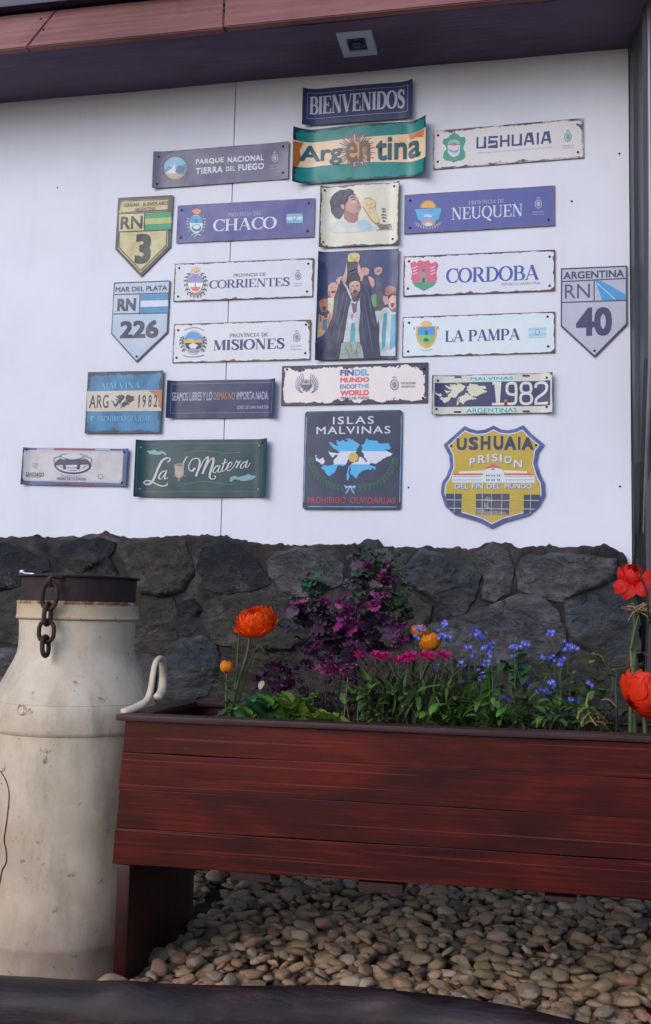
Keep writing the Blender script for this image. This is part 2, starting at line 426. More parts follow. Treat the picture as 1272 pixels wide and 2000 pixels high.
def inside(p, poly):
    x, y = p; c = False; n = len(poly); j = n-1
    for i in range(n):
        xi, yi = poly[i]; xj, yj = poly[j]
        if (yi > y) != (yj > y) and x < (xj-xi)*(y-yi)/(yj-yi)+xi: c = not c
        j = i
    return c
def edge_dist(p, poly):
    P = np.array(poly); Q = np.roll(P, -1, 0); d = Q-P; t = np.clip(((np.array(p)-P)*d).sum(1)/np.maximum((d*d).sum(1), 1e-12), 0, 1)
    return float(np.min(np.hypot(*(np.array(p)-(P+d*t[:, None])).T)))
def cdt(outline, step, jit=.3):
    """points on a closed outline plus an interior lattice, triangulated"""
    out = []
    n = len(outline)
    for i in range(n):
        a, b = Vector(outline[i]), Vector(outline[(i+1) % n]); k = max(1, int((b-a).length/step+.5))
        for q in range(k): out.append(a.lerp(b, q/k))
    nb = len(out); poly = [tuple(v) for v in out]
    xs = [p[0] for p in poly]; ys = [p[1] for p in poly]; pts = list(out)
    y = min(ys)+step*.7; r = 0
    while y < max(ys):
        x = min(xs)+(step*.5 if r % 2 else 0)
        while x < max(xs):
            q = (x+rnd(-jit, jit)*step, y+rnd(-jit, jit)*step)
            if inside(q, poly) and edge_dist(q, poly) > step*.45: pts.append(Vector(q))
            x += step
        y += step*.87; r += 1
    vs, es, fs, *_ = delaunay_2d_cdt(pts, [(i, (i+1) % nb) for i in range(nb)], [list(range(nb))], 1, 1e-7)
    return vs, fs, poly
def stone(poly_px, m, prot=.016, px=True):
    if px:
        mx = sum(a for a, b in poly_px)/len(poly_px); my = sum(b for a, b in poly_px)/len(poly_px); dl = 7
        poly_px = [(a+dl*(a-mx)/max(1, math.hypot(a-mx, b-my)), b+dl*(b-my)/max(1, math.hypot(a-mx, b-my))) for a, b in poly_px]
    pts = [at(a, b, SY) for a, b in poly_px] if px else [Vector((a, SY, b)) for a, b in poly_px]
    P2 = [(p.x, p.z) for p in pts]
    area = sum(P2[i][0]*P2[(i+1) % len(P2)][1]-P2[(i+1) % len(P2)][0]*P2[i][1] for i in range(len(P2)))
    if area < 0: P2.reverse()
    Q = []
    for i in range(len(P2)):
        a, b = Vector(P2[i]), Vector(P2[(i+1) % len(P2)]); k = max(1, int((b-a).length/.02))
        for q in range(k):
            c = a.lerp(b, q/k); c += Vector((noise.noise((c.x*40, c.y*40, 8)), noise.noise((c.x*40, c.y*40, 21))))*.0075+Vector((noise.noise((c.x*110, c.y*110, 8)), noise.noise((c.x*110, c.y*110, 21))))*.005; Q.append(tuple(c))
    vs, fs, poly = cdt(Q, .0085)
    s = rnd(0, 50); tx, tz = rnd(-.10, .10), rnd(-.16, .06)
    cx = sum(v.x for v in vs)/len(vs); cz = sum(v.y for v in vs)/len(vs)
    fac = [(Vector((rnd(-1, 1), rnd(-1, 1))).normalized(), rnd(-.01, .03), rnd(.2, .7)) for _ in range(4)]
    sa = rnd(-.6, .6); sfq = rnd(24, 38); sam = rnd(.002, .0075)
    V = []
    for v in vs:
        e = edge_dist((v.x, v.y), poly); prof = min(1, e/.010); prof = prof**.5
        d = prot*prof
        for n_, off, sl_ in fac:                       # broken facets
            t = (Vector((v.x-cx, v.y-cz))).dot(n_)-off
            if t > 0: d -= t*sl_*.65
        d += prof*(tx*(v.x-cx)+tz*(v.y-cz))
        r_ = noise.hetero_terrain((v.x*12+s, v.y*22, s), 1, 2, 5, .6)
        d += prof*.0055*(r_-.5)+prof*.0065*abs(noise.noise((v.x*45+v.y*18, v.y*85, s)))-prof*.003
        st_ = ((v.y*math.cos(sa)+v.x*math.sin(sa))*sfq+1.3*noise.noise((v.x*14, v.y*14, s+3))) % 1.0
        d += prof*sam*(st_-.5)
        V.append(Vector((v.x, SY-.003-max(d, .002*prof), v.y)))
    b = len(V); nb = len(poly)
    for p in poly: V.append(Vector((p[0], SY+.03, p[1])))
    F = [tuple(f) for f in fs]+[(i, b+i, b+(i+1) % nb, (i+1) % nb) for i in range(nb)]
    bm = bmesh.new(); q = [bm.verts.new(v) for v in V]
    for f in F:
        try: bm.faces.new([q[i] for i in f])
        except ValueError: pass
    bmesh.ops.recalc_face_normals(bm, faces=bm.faces[:])
    if sum(f.normal.y for f in bm.faces[:50]) > 0: bmesh.ops.reverse_faces(bm, faces=bm.faces[:])
    bm.verts.index_update(); vv = [v.co.copy() for v in bm.verts]; ff = [[v.index for v in f.verts] for f in bm.faces]; bm.free()
    o = mesh('stone', vv, ff, m, sw, True, org=Vector((cx, SY, cz))); sharp(o, 32); return o
SL = m_rocks
stones = [
 ([(-70, 1068), (10, 1066), (50, 1080), (88, 1096), (92, 1112), (70, 1126), (30, 1142), (-60, 1152)], 0, .012),
 ([(108, 1082), (128, 1066), (160, 1058), (192, 1054), (220, 1060), (216, 1076), (195, 1100), (160, 1110), (128, 1102)], 0, .010),
 ([(186, 1112), (192, 1098), (205, 1090), (213, 1100), (236, 1134), (190, 1136)], 0, .010),
 ([(236, 1075), (268, 1063), (335, 1058), (358, 1064), (366, 1090), (374, 1122), (358, 1150), (322, 1162), (282, 1154), (255, 1112)], 2, .016),
 ([(402, 1068), (438, 1056), (462, 1072), (492, 1096), (518, 1124), (522, 1140), (482, 1148), (440, 1152), (408, 1146), (392, 1112)], 0, .014),
 ([(528, 1098), (548, 1082), (582, 1074), (640, 1084), (664, 1104), (668, 1134), (625, 1152), (588, 1160), (556, 1148), (532, 1122)], 1, .020),
 ([(408, 1182), (428, 1168), (474, 1162), (560, 1172), (594, 1196), (604, 1240), (566, 1266), (482, 1264), (424, 1252), (402, 1212)], 2, .018),
 ([(350, 1190), (362, 1178), (378, 1176), (386, 1196), (378, 1226), (356, 1244), (346, 1216)], 0, .012),
 ([(262, 1200), (285, 1176), (332, 1172), (344, 1200), (340, 1244), (320, 1274), (276, 1266), (258, 1232)], 2, .014),
 ([(392, 1246), (418, 1264), (430, 1300), (402, 1352), (352, 1372), (312, 1342), (318, 1290), (352, 1252)], 4, .016),
 ([(440, 1282), (560, 1276), (602, 1290), (612, 1340), (562, 1378), (470, 1382), (430, 1350)], 3, .016),
 ([(670, 1118), (686, 1102), (700, 1114), (712, 1136), (715, 1166), (692, 1182), (674, 1152)], 0, .016),
 ([(806, 1098), (830, 1076), (872, 1092), (916, 1110), (934, 1118), (926, 1150), (904, 1192), (882, 1198), (858, 1176), (824, 1154), (792, 1142), (782, 1112)], 4, .026),
 ([(922, 1090), (958, 1068), (990, 1074), (997, 1110), (991, 1150), (966, 1170), (944, 1166), (950, 1130), (934, 1104)], 1, .014),
 ([(1024, 1090), (1082, 1086), (1150, 1088), (1196, 1096), (1203, 1120), (1191, 1136), (1152, 1150), (1102, 1168), (1058, 1165), (1019, 1150), (1013, 1115)], 1, .020),
 ([(900, 1206), (958, 1188), (1014, 1166), (1060, 1176), (1086, 1196), (1096, 1230), (1094, 1266), (1060, 1288), (1000, 1300), (902, 1292), (850, 1262), (838, 1222)], 1, .020),
 ([(1108, 1178), (1160, 1149), (1190, 1140), (1224, 1152), (1240, 1182), (1246, 1268), (1200, 1290), (1160, 1271), (1130, 1256), (1114, 1221)], 4, .018),
 ([(612, 1180), (664, 1170), (690, 1196), (740, 1190), (790, 1160), (838, 1186), (824, 1226), (760, 1262), (680, 1268), (620, 1250)], 2, .012),
 ([(725, 1082), (760, 1076), (800, 1084), (776, 1112), (768, 1146), (728, 1150), (720, 1116)], 1, .010),
 ([(0, 1160), (70, 1146), (130, 1118), (180, 1140), (235, 1144), (246, 1190), (238, 1240), (120, 1262), (0, 1250)], 2, .012),
 ([(620, 1280), (700, 1278), (840, 1272), (880, 1306), (860, 1372), (700, 1384), (624, 1372)], 3, .014),
 ([(900, 1312), (1010, 1308), (1090, 1292), (1130, 1280), (1160, 1300), (1150, 1380), (1020, 1396), (904, 1384)], 2, .014),
 ([(1176, 1296), (1240, 1286), (1250, 1330), (1252, 1402), (1190, 1410), (1168, 1350)], 3, .014),
 ([(-120, 1280), (0, 1268), (120, 1276), (240, 1256), (300, 1290), (296, 1370), (200, 1400), (-100, 1400)], 1, .014),
]
for poly, k, pr in stones: stone(poly, SL[k], pr)
zr = at(600, 1400, SY).z
for row, (za, zc) in enumerate(((.25, zr-.015), (.01, .225))):      # the courses behind the planter
    x = -1.58+row*.05
    while x < .16:
        wd = min(rnd(.13, .26), .235-x); q = []
        for a in range(9):
            t = 2*math.pi*a/9; cx = x+wd/2; cz = (za+zc)/2
            q.append((cx+math.copysign(abs(math.cos(t))**.6, math.cos(t))*wd*.46*rnd(.9, 1), cz+math.copysign(abs(math.sin(t))**.6, math.sin(t))*(zc-za)*.47*rnd(.88, 1)))
        stone(q, SL[random.randrange(1, 5)], .015, px=False); x += wd+.012
x = -2.84
while x < -1.56:                                                    # left of the frame
    for za, zc in ((.02, .22), (.24, .45), (.47, .66), (.68, .85)):
        q = [(x+.09+.085*math.cos(t*.785)*rnd(.9, 1), (za+zc)/2+(zc-za)*.48*math.sin(t*.785)*rnd(.9, 1)) for t in range(8)]
        stone(q, SL[random.randrange(5)], .015, px=False)
    x += .19

# ------------------------------------------------------------------ lettering
_tc = {}
def sans(txt, bold=0.0, space=1.0):
    k = (txt, bold, space)
    if k not in _tc:
        c = bpy.data.curves.new('lettering_source', 'FONT'); c.body = txt; c.space_character = space; c.resolution_u = 3
        o = bpy.data.objects.new('lettering_source', c); col.objects.link(o); bpy.context.view_layer.update()
        me = bpy.data.meshes.new_from_object(o)
        P = [(v.co.x, v.co.y) for v in me.vertices]; F = [tuple(p.vertices) for p in me.polygons]
        bpy.data.objects.remove(o); bpy.data.curves.remove(c); bpy.data.meshes.remove(me)
        x0 = min(p[0] for p in P); x1 = max(p[0] for p in P); y0 = min(p[1] for p in P); y1 = max(p[1] for p in P)
        b = bold*.75; x0 -= b; x1 += b; y0 -= b; y1 += b      # a heavier weight is the same outline laid down several times
        sh = [(0, 0)]+([(b*q, b*r) for q, r in ((1, 1), (-1, 1), (1, -1), (-1, -1))] if b else [])+([(b, 0), (-b, 0), (0, b), (0, -b)] if b > .018 else [])
        _tc[k] = [([((x+dx-x0)/(x1-x0), (y+dy-y0)/(y1-y0)) for x, y in P], F) for dx, dy in sh]
    return _tc[k]
def arc(cx, cy, rx, ry, a0, a1, n=12):
    return [(cx+rx*math.cos(R(a0+(a1-a0)*i/n)), cy+ry*math.sin(R(a0+(a1-a0)*i/n))) for i in range(n+1)]
def ribbon(pts, wf, closed=False):
    """quads along a path; wf(i, direction, t) gives the width"""
    pts = [Vector(p) for p in pts]; n = len(pts); L = []; Rr = []
    for i, p in enumerate(pts):
        a = pts[i-1] if (i > 0 or closed) else p; b = pts[(i+1) % n] if (i < n-1 or closed) else p
        d = (b-a); d = d.normalized() if d.length > 1e-9 else Vector((1, 0))
        nrm = Vector((-d.y, d.x)); mit = 1.0
        if 0 < i < n-1:
            d1 = (p-a).normalized(); mit = 1/max(.5, abs(Vector((-d1.y, d1.x)).dot(nrm)))
        w_ = wf(i, d, i/(n-1))/2*mit if callable(wf) else wf/2*mit
        L.append(tuple(p+nrm*w_)); Rr.append(tuple(p-nrm*w_))
    return [[Rr[i], Rr[(i+1) % n], L[(i+1) % n], L[i]] for i in range(n if closed else n-1)]
GL = {
 'A': (.92, [('t', [(.10, 0), (.44, 1)]), ('T', [(.43, 1), (.78, 0)]), ('t', [(.22, .34), (.66, .34)])], [(.10, 0, .11), (.78, 0, .14)]),
 'B': (.82, [('T', [(.2, 0), (.2, 1)]), ('C', [(.2, .97), (.42, .97)]+arc(.42, .745, .22, .225, 90, -90)+[(.2, .52)]), ('C', [(.42, .52)]+arc(.44, .275, .27, .245, 90, -90)+[(.2, .03)])], [(.14, 0, .12), (.14, 1, .12)]),
 'C': (.86, [('C', arc(.50, .5, .38, .475, 48, 312, 24)), ('t', [(.80, .66), (.80, 1.0)]), ('t', [(.82, .30), (.80, .18)])], []),
 'D': (.92, [('T', [(.2, 0), (.2, 1)]), ('C', [(.2, .97), (.38, .97)]+arc(.38, .5, .42, .47, 90, -90, 18)+[(.2, .03)])], [(.14, 0, .12), (.14, 1, .12)]),
 'E': (.80, [('T', [(.2, 0), (.2, 1)]), ('t', [(.2, .965), (.70, .965)]), ('t', [(.2, .5), (.52, .5)]), ('t', [(.2, .035), (.72, .035)]), ('k', [(.68, 1), (.70, .74)]), ('k', [(.70, 0), (.74, .28)]), ('t', [(.52, .62), (.52, .38)])], [(.14, 0, .12), (.14, 1, .12)]),
 'H': (1.0, [('T', [(.2, 0), (.2, 1)]), ('T', [(.78, 0), (.78, 1)]), ('t', [(.2, .51), (.78, .51)])], [(.2, 0, .16), (.2, 1, .16), (.78, 0, .16), (.78, 1, .16)]),
 'I': (.42, [('T', [(.2, 0), (.2, 1)])], [(.2, 0, .16), (.2, 1, .16)]),
 'L': (.76, [('T', [(.2, 0), (.2, 1)]), ('t', [(.2, .035), (.70, .035)]), ('k', [(.66, 0), (.71, .32)])], [(.2, 0, .16), (.2, 1, .16)]),
 'M': (1.12, [('t', [(.16, 0), (.16, 1)]), ('T', [(.20, 1), (.54, .04)]), ('t', [(.53, .04), (.86, 1)]), ('T', [(.92, 0), (.92, 1)])], [(.16, 0, .13), (.14, 1, .12), (.92, 0, .15), (.96, 1, .12)]),
 'N': (1.0, [('t', [(.18, 0), (.18, 1)]), ('T', [(.20, 1), (.78, .02)]), ('t', [(.80, 0), (.80, 1)])], [(.18, 0, .14), (.14, 1, .13), (.80, 1, .14)]),
 'O': (.94, [('O', arc(.46, .5, .38, .475, 0, 345, 23))], []),
 'P': (.78, [('T', [(.2, 0), (.2, 1)]), ('C', [(.2, .97), (.42, .97)]+arc(.42, .71, .25, .26, 90, -90)+[(.2, .45)])], [(.2, 0, .16), (.14, 1, .12)]),
 'Q': (.94, [('O', arc(.46, .5, .38, .475, 0, 345, 23)), ('T', [(.48, .06), (.60, -.12), (.82, -.20)])], []),
 'R': (.90, [('T', [(.2, 0), (.2, 1)]), ('C', [(.2, .97), (.42, .97)]+arc(.42, .73, .24, .24, 90, -90)+[(.2, .49)]), ('T', [(.44, .49), (.76, .02)])], [(.2, 0, .16), (.14, 1, .12), (.80, 0, .10)]),
 'S': (.70, [('S', [(.58, .78), (.50, .93), (.36, .975), (.20, .92), (.15, .78), (.22, .64), (.38, .54), (.52, .44), (.60, .28), (.54, .10), (.38, .025), (.20, .07), (.12, .24)]), ('t', [(.60, .70), (.60, 1)]), ('t', [(.10, 0), (.10, .32)])], []),
 'T': (.84, [('T', [(.42, 0), (.42, 1)]), ('t', [(.06, .965), (.78, .965)]), ('t', [(.06, 1), (.06, .74)]), ('t', [(.78, 1), (.78, .74)])], [(.42, 0, .16)]),
 'U': (.98, [('T', [(.2, 1), (.2, .35)]), ('C', arc(.49, .33, .29, .305, 180, 350, 14)), ('t', [(.78, .33), (.78, 1)])], [(.2, 1, .16), (.78, 1, .13)]),
 'V': (.92, [('T', [(.12, 1), (.47, 0)]), ('t', [(.46, 0), (.80, 1)])], [(.13, 1, .15), (.80, 1, .12)]),
 ' ': (.42, [], []),
}
def serif(txt, T=.19, t=.065, sp=.0):
    """cut slab-serif capitals as quads in a unit box"""
    polys = []; x = 0
    for ch in txt:
        w_, strokes, serifs = GL[ch]
        for kind, pts in strokes:
            if kind == 'T': q = ribbon(pts, T)
            elif kind == 't': q = ribbon(pts, t)
            elif kind == 'k': q = ribbon(pts, t*1.25)
            elif kind == 'C': q = ribbon(pts, lambda i, d, s: t+(T-t)*abs(d.y)**1.4)
            elif kind == 'O': q = ribbon(pts, lambda i, d, s: t+(T-t)*abs(d.y)**1.4, closed=True)
            else:
                cp = catmull([Vector((a, b, 0)) for a, b in pts], 3)
                q = ribbon([(v.x, v.y) for v in cp], lambda i, d, s: t+(T-t)*math.sin(math.pi*s)**1.3)
            for k in q: polys.append([(a+x, b) for a, b in k])
        for cx, cy, hw in serifs:
            s = 1 if cy < .5 else -1
            polys.append([(x+cx-hw, cy), (x+cx+hw, cy), (x+cx+hw, cy+s*t*.75), (x+cx-hw, cy+s*t*.75)])
        x += w_+sp
    x0 = min(p[0] for q in polys for p in q); x1 = max(p[0] for q in polys for p in q)
    return [[((a-x0)/(x1-x0), b) for a, b in q] for q in polys]

# ------------------------------------------------------------------ a metal sign on the wall
def homography(src, dst):
    A = []; b = []
    for (x, y), (u, v) in zip(src, dst):
        A.append([x, y, 1, 0, 0, 0, -u*x, -u*y]); b.append(u); A.append([0, 0, 0, x, y, 1, -v*x, -v*y]); b.append(v)
    h = np.linalg.solve(np.array(A, float), np.array(b, float)); return np.append(h, 1).reshape(3, 3)
class Sign:
    def __init__(s, name, label, corners, crop, mat, cat='sign', group='metal signs on the white wall', bulge=0, curl=(0, 0), cl=.22, vb=0, wave=0, shape=None, stand=.004, tilt=0, cell=.012, rim=None):
        s.crop = crop; P = [at(crop[0]+x/crop[2], crop[1]+y/crop[2], WALL) for x, y in corners]
        P = [Vector((p.x, p.z)) for p in P]; c = sum(P, Vector((0, 0)))/4
        top = P[1]-P[0]; bot = P[2]-P[3]; le = P[0]-P[3]; ri = P[1]-P[2]
        s.W = (top.length+bot.length)/2; s.H = (le.length+ri.length)/2
        h_ = (top+bot).normalized(); v_ = (le+ri).normalized()
        s.rot = (math.atan2(h_.y, h_.x)*1.5+math.atan2(-v_.x, v_.y)*.5)/2
        W, H = s.W/2, s.H/2
        s.hm = homography(corners, [(-W, H), (W, H), (W, -H), (-W, -H)])
        s.c = c; s.bend = (bulge, curl, cl, vb, wave, tilt); s.stand = stand; s.curved = bool(bulge or curl[0] or curl[1] or wave)
        s.root = thing(name, (c.x, WALL, c.y), label, cat, group)
        if shape is None: out = [(-W, -H), (W, -H), (W, H), (-W, H)]
        else: out = [tuple(s.L(x, y)) for x, y in shape]
        a = sum(out[i][0]*out[(i+1) % len(out)][1]-out[(i+1) % len(out)][0]*out[i][1] for i in range(len(out)))
        if a < 0: out = out[::-1]
        s.outline = out
        vs, fs, poly = cdt(out, cell, .05)
        ed = [min(edge_dist((v.x, v.y), poly), .05) for v in vs]
        nb = len(poly); V = [s.P(v.x, v.y, 0) for v in vs]; F = [tuple(f) for f in fs]
        b = len(V); V += [s.P(v.x, v.y, -.0012) for v in vs]; F += [tuple(b+i for i in reversed(f)) for f in fs]
        F += [(i, b+i, b+(i+1) % nb, (i+1) % nb) for i in range(nb)]
        mats = [mat, rim or m_nail]; fm = [0]*len(fs)+[1]*(len(fs)+nb)
        bm = bmesh.new(); lay = bm.verts.layers.float.new('edge'); q = [bm.verts.new(v) for v in V]
        for i, v in enumerate(q): v[lay] = ed[i % b] if i >= nb and i < b or i >= b+nb else 0.0
        for f, m_ in zip(F, fm):
            ff = bm.faces.new([q[i] for i in f]); ff.material_index = m_; ff.smooth = True
        bmesh.ops.recalc_face_normals(bm, faces=bm.faces[:])
        me = bpy.data.meshes.new('plate'); 
        for v in bm.verts: v.co -= s.root.location
        bm.to_mesh(me); bm.free(); me.materials.append(mats[0]); me.materials.append(mats[1])
        o = link('plate', me, s.root); sharp(o, 40); s.nl = 0
    def L(s, x, y):
        v = s.hm@np.array([x, y, 1.0]); return float(v[0]/v[2]), float(v[1]/v[2])
    def P(s, u, v, off):
        bulge, curl, cl, vb, wave, tilt = s.bend
        U = u/(s.W/2); Vv = v/(s.H/2)
        d = s.stand+bulge*(1-min(1, U*U))+vb*Vv*Vv+wave*math.sin(U*4+1.2)*(1+.4*Vv)+tilt*(1-Vv)/2
        if curl[0] and U < -1+2*cl: d += curl[0]*((-1+2*cl-U)/(2*cl))**2
        if curl[1] and U > 1-2*cl: d += curl[1]*((U-1+2*cl)/(2*cl))**2
        x = s.c.x+u*math.cos(s.rot)-v*math.sin(s.rot); z = s.c.y+u*math.sin(s.rot)+v*math.cos(s.rot)
        return Vector((x, WALL-max(.0018, d)-off, z))
    def part(s, name, single=False): return Part(s, name, single)
    def nails(s, pts, r=.0032, m=None):
        for x, y in pts:
            u, v = s.L(x, y); p = s.P(u, v, .0006)
            V, F = tube_data([p+Vector((0, .001, 0)), p-Vector((0, .0010, 0)), p-Vector((0, .0022, 0))], [r, r*.92, r*.45], 10)
            mesh('nail', V, F, m or m_nail, s.root)
class Part:
    def __init__(p, s, name, single=False): p.s = s; p.name = name; p.items = []; p.mats = []; p.n = 0; p.g = 0; p.single = single or 'lettering' not in name or name == 'large_lettering'
    def _m(p, m):
        if m not in p.mats: p.mats.append(m)
        return p.mats.index(m)
    def raw(p, P, F, m, lay): p.items.append((P, F, p._m(m), lay, p.g))
    def loc(p, pts, m, lay=1):             # polygon in sign metres
        tri = tessellate_polygon([[Vector((a, b, 0)) for a, b in pts]])
        if tri: p.raw(list(pts), [tuple(t) for t in tri], m, lay+p.n*.011); p.n = (p.n+1) % 60
        return p
    def quads(p, qs, m, lay=1, xf=None):
        for i, q in enumerate(qs):
            q = [xf(a, b) for a, b in q] if xf else q
            p.raw(list(q), [tuple(range(len(q)))], m, lay+(i % 9)*.09)
        return p
    def poly(p, pts, m, lay=1): return p.loc([p.s.L(x, y) for x, y in pts], m, lay)
    def ell(p, x, y, rx, ry, m, lay=1, n=20, a0=0, a1=360):
        pts = arc(x, y, rx, ry, a0, a1, n)
        if a1-a0 >= 360: pts = pts[:-1]
        return p.poly(pts, m, lay)
    def line(p, pts, wd, m, lay=1, smooth=0, closed=False):
        if smooth: pts = [(v.x, v.y) for v in catmull([Vector((a, b, 0)) for a, b in pts], smooth)]
        return p.quads(ribbon(pts, wd, closed), m, lay, p.s.L)
    def text(p, txt, x0, y0, x1, y1, m, lay=1, bold=.01, font='sans', T=.19, t=.065, shear=0, space=1.0, sp=0):
        """(x0, y0) bottom left, (x1, y1) top right of the words, in the crop's pixels"""
        if not p.single: p.g += 1
        u0, v0 = p.s.L(x0, y0); u1, v1 = p.s.L(x1, y1)
        xf = lambda a, b: (u0+(u1-u0)*a+shear*b*(v1-v0), v0+(v1-v0)*b)
        if font == 'sans':
            for i, (P, F) in enumerate(sans(txt, bold, space)): p.raw([xf(a, b) for a, b in P], F, m, lay+i*.055)
        else: p.quads(serif(txt, T, t, sp), m, lay, xf)
        return p
    def done(p):
        for g in sorted({i[4] for i in p.items}): p.flush([i for i in p.items if i[4] == g])
    def flush(p, items):
        s = p.s; bm = bmesh.new()
        for P, F, mi, lay, _g in items:
            vs = [bm.verts.new((a, lay, b)) for a, b in P]
            for f in F:
                try: ff = bm.faces.new([vs[i] for i in f]); ff.material_index = mi
                except ValueError: pass
        if s.curved:
            k = max(8, int(s.W/.009))
            for i in range(1, k):
                bmesh.ops.bisect_plane(bm, geom=bm.verts[:]+bm.edges[:]+bm.faces[:], plane_co=((i/k-.5)*s.W, 0, 0), plane_no=(1, 0, 0))
        org = s.root.location
        for v in bm.verts: v.co = s.P(v.co.x, v.co.z, .00035*v.co.y+(.0002 if s.curved else 0))-org
        for f in bm.faces:
            pass
        bm.normal_update()
        bad = [f for f in bm.faces if f.normal.y > 0]
        if bad: bmesh.ops.reverse_faces(bm, faces=bad)
        me = bpy.data.meshes.new(p.name); bm.to_mesh(me); bm.free()
        for m in p.mats: me.materials.append(m)
        me.polygons.foreach_set('use_smooth', [s.curved]*len(me.polygons))
        return link(p.name, me, s.root)
def frame_lines(p, x0, y0, x1, y1, wd, m, lay=1):
    """a rectangular line frame between two opposite corners, square in sign space"""
    (u0, v0), (u1, v1) = p.s.L(x0, y0), p.s.L(x1, y1); w_ = wd
    for q in ([(u0, v0), (u1, v0), (u1, v0-w_), (u0, v0-w_)], [(u0, v1), (u1, v1), (u1, v1+w_), (u0, v1+w_)],
              [(u0, v0-w_), (u0+w_, v0-w_), (u0+w_, v1+w_), (u0, v1+w_)], [(u1-w_, v0-w_), (u1, v0-w_), (u1, v1+w_), (u1-w_, v1+w_)]): p.loc(q, m, lay)
def jag(pts, amp, step):
    out = []; n = len(pts)
    for i in range(n):
        a, b = Vector(pts[i]), Vector(pts[(i+1) % n]); k = max(1, int((b-a).length/step))
        for q in range(k):
            c = a.lerp(b, q/k)
            if q: c += Vector((rnd(-amp, amp), rnd(-amp, amp)))
            out.append((c.x, c.y))
    return out
WEST = [(355,420),(385,425),(430,455),(470,465),(450,430),(440,395),(480,420),(530,395),(560,425),(600,385),(640,400),(690,425),(720,450),(690,500),(680,540),(640,560),(600,610),(575,650),(560,690),(520,710),(470,690),(455,720),(430,770),(370,825),(330,800),(310,760),(265,725),(300,690),(360,700),(420,680),(410,640),(450,600),(480,570),(440,570),(400,605),(370,570),(350,530),(400,545),(450,555),(490,540),(440,510),(400,480),(370,450)]
BITS = [[(195,575),(215,570),(205,600),(245,625),(290,600),(310,650),(280,690),(240,660),(200,640)], [(570,790),(585,730),(600,690),(608,700),(592,770),(600,820),(590,880),(565,860)], [(545,385),(600,378),(650,398),(600,402)]]
EAST = [(800,375),(830,400),(880,405),(920,400),(950,440),(1010,435),(1060,435),(1090,490),(1060,510),(1010,500),(1050,530),(1105,555),(1090,580),(1040,595),(990,620),(950,650),(910,680),(860,665),(830,690),(870,700),(910,720),(905,750),(870,725),(850,755),(820,740),(760,760),(720,790),(700,820),(680,860),(650,820),(610,790),(620,740),(610,700),(640,670),(700,650),(720,590),(760,610),(790,650),(820,660),(780,610),(765,550),(740,530),(755,490),(740,460),(780,430)]
def islands(p, box, m, lay=1, bands=None, amp=5):
    x0, y0, x1, y1 = box; sx = (x1-x0)/910; sy = (y1-y0)/505
    st = random.getstate(); random.seed(5)
    for isl in [WEST, EAST]+BITS:
        q = jag(isl, amp, 16)
        tri = tessellate_polygon([[Vector((a, b, 0)) for a, b in q]])
        bm = bmesh.new(); vs = [bm.verts.new((a, b, 0)) for a, b in q]
        for t in tri:
            try: bm.faces.new([vs[i] for i in t])
            except ValueError: pass
        if bands:
            for yb in bands[0]: bmesh.ops.bisect_plane(bm, geom=bm.verts[:]+bm.edges[:]+bm.faces[:], plane_co=(0, yb, 0), plane_no=(0, 1, 0))
        bm.verts.index_update(); bm.verts.ensure_lookup_table()
        P = [p.s.L(x0+(v.co.x-195)*sx, y0+(v.co.y-375)*sy) for v in bm.verts]
        for f in bm.faces:
            mm = m
            if bands: mm = bands[1] if bands[0][0] < f.calc_center_median().y < bands[0][1] else m
            p.raw([P[v.index] for v in f.verts], [tuple(range(len(f.verts)))], mm, lay)
        bm.free()
    random.setstate(st)
def seal(p, x, y, r, m, lay=1):          # the small national seal with two lines of words under it
    k = r
    p.line(arc(x, y, k*.62, k*.8, 0, 345, 22), k*.18, m, lay, closed=True)
    p.ell(x, y, k*.36, k*.52, m, lay+1.5)
    p.line(arc(x, y-k*1.02, k*.3, k*.26, 180, 360, 8), k*.14, m, lay+.8)
def laurel(p, pts, size, m, lay=1, vein=None):
    c = [(v.x, v.y) for v in catmull([Vector((a, b, 0)) for a, b in pts], 3)]
    p.line(c, size*.10, vein or m, lay)
    for i in range(1, len(c)-1, 1):
        dx, dy = c[i+1][0]-c[i-1][0], c[i+1][1]-c[i-1][1]; L_ = math.hypot(dx, dy); dx, dy = dx/L_, dy/L_
        for sd in (-1, 1):
            ax, ay = (dx*.75-sd*dy*.65), (dy*.75+sd*dx*.65)
            bx, by = -ay*.22, ax*.22
            X, Y = c[i]
            p.poly([(X, Y), (X+(ax*.5+bx)*size, Y+(ay*.5+by)*size), (X+ax*size, Y+ay*size), (X+(ax*.5-bx)*size, Y+(ay*.5-by)*size)], m, lay+.3)
def inset(pts, d):
    n = len(pts); out = []
    a = sum(pts[i][0]*pts[(i+1) % n][1]-pts[(i+1) % n][0]*pts[i][1] for i in range(n)); sg = 1 if a > 0 else -1
    for i in range(n):
        p0, p1, p2 = Vector(pts[i-1]), Vector(pts[i]), Vector(pts[(i+1) % n])
        n1 = (p1-p0).normalized(); n2 = (p2-p1).normalized(); m = Vector((-(n1.y+n2.y), n1.x+n2.x)); m.normalize()
        k = max(.55, abs(m.dot(Vector((-n1.y, n1.x))))); out.append(tuple(p1+m*sg*d/k))
    return out

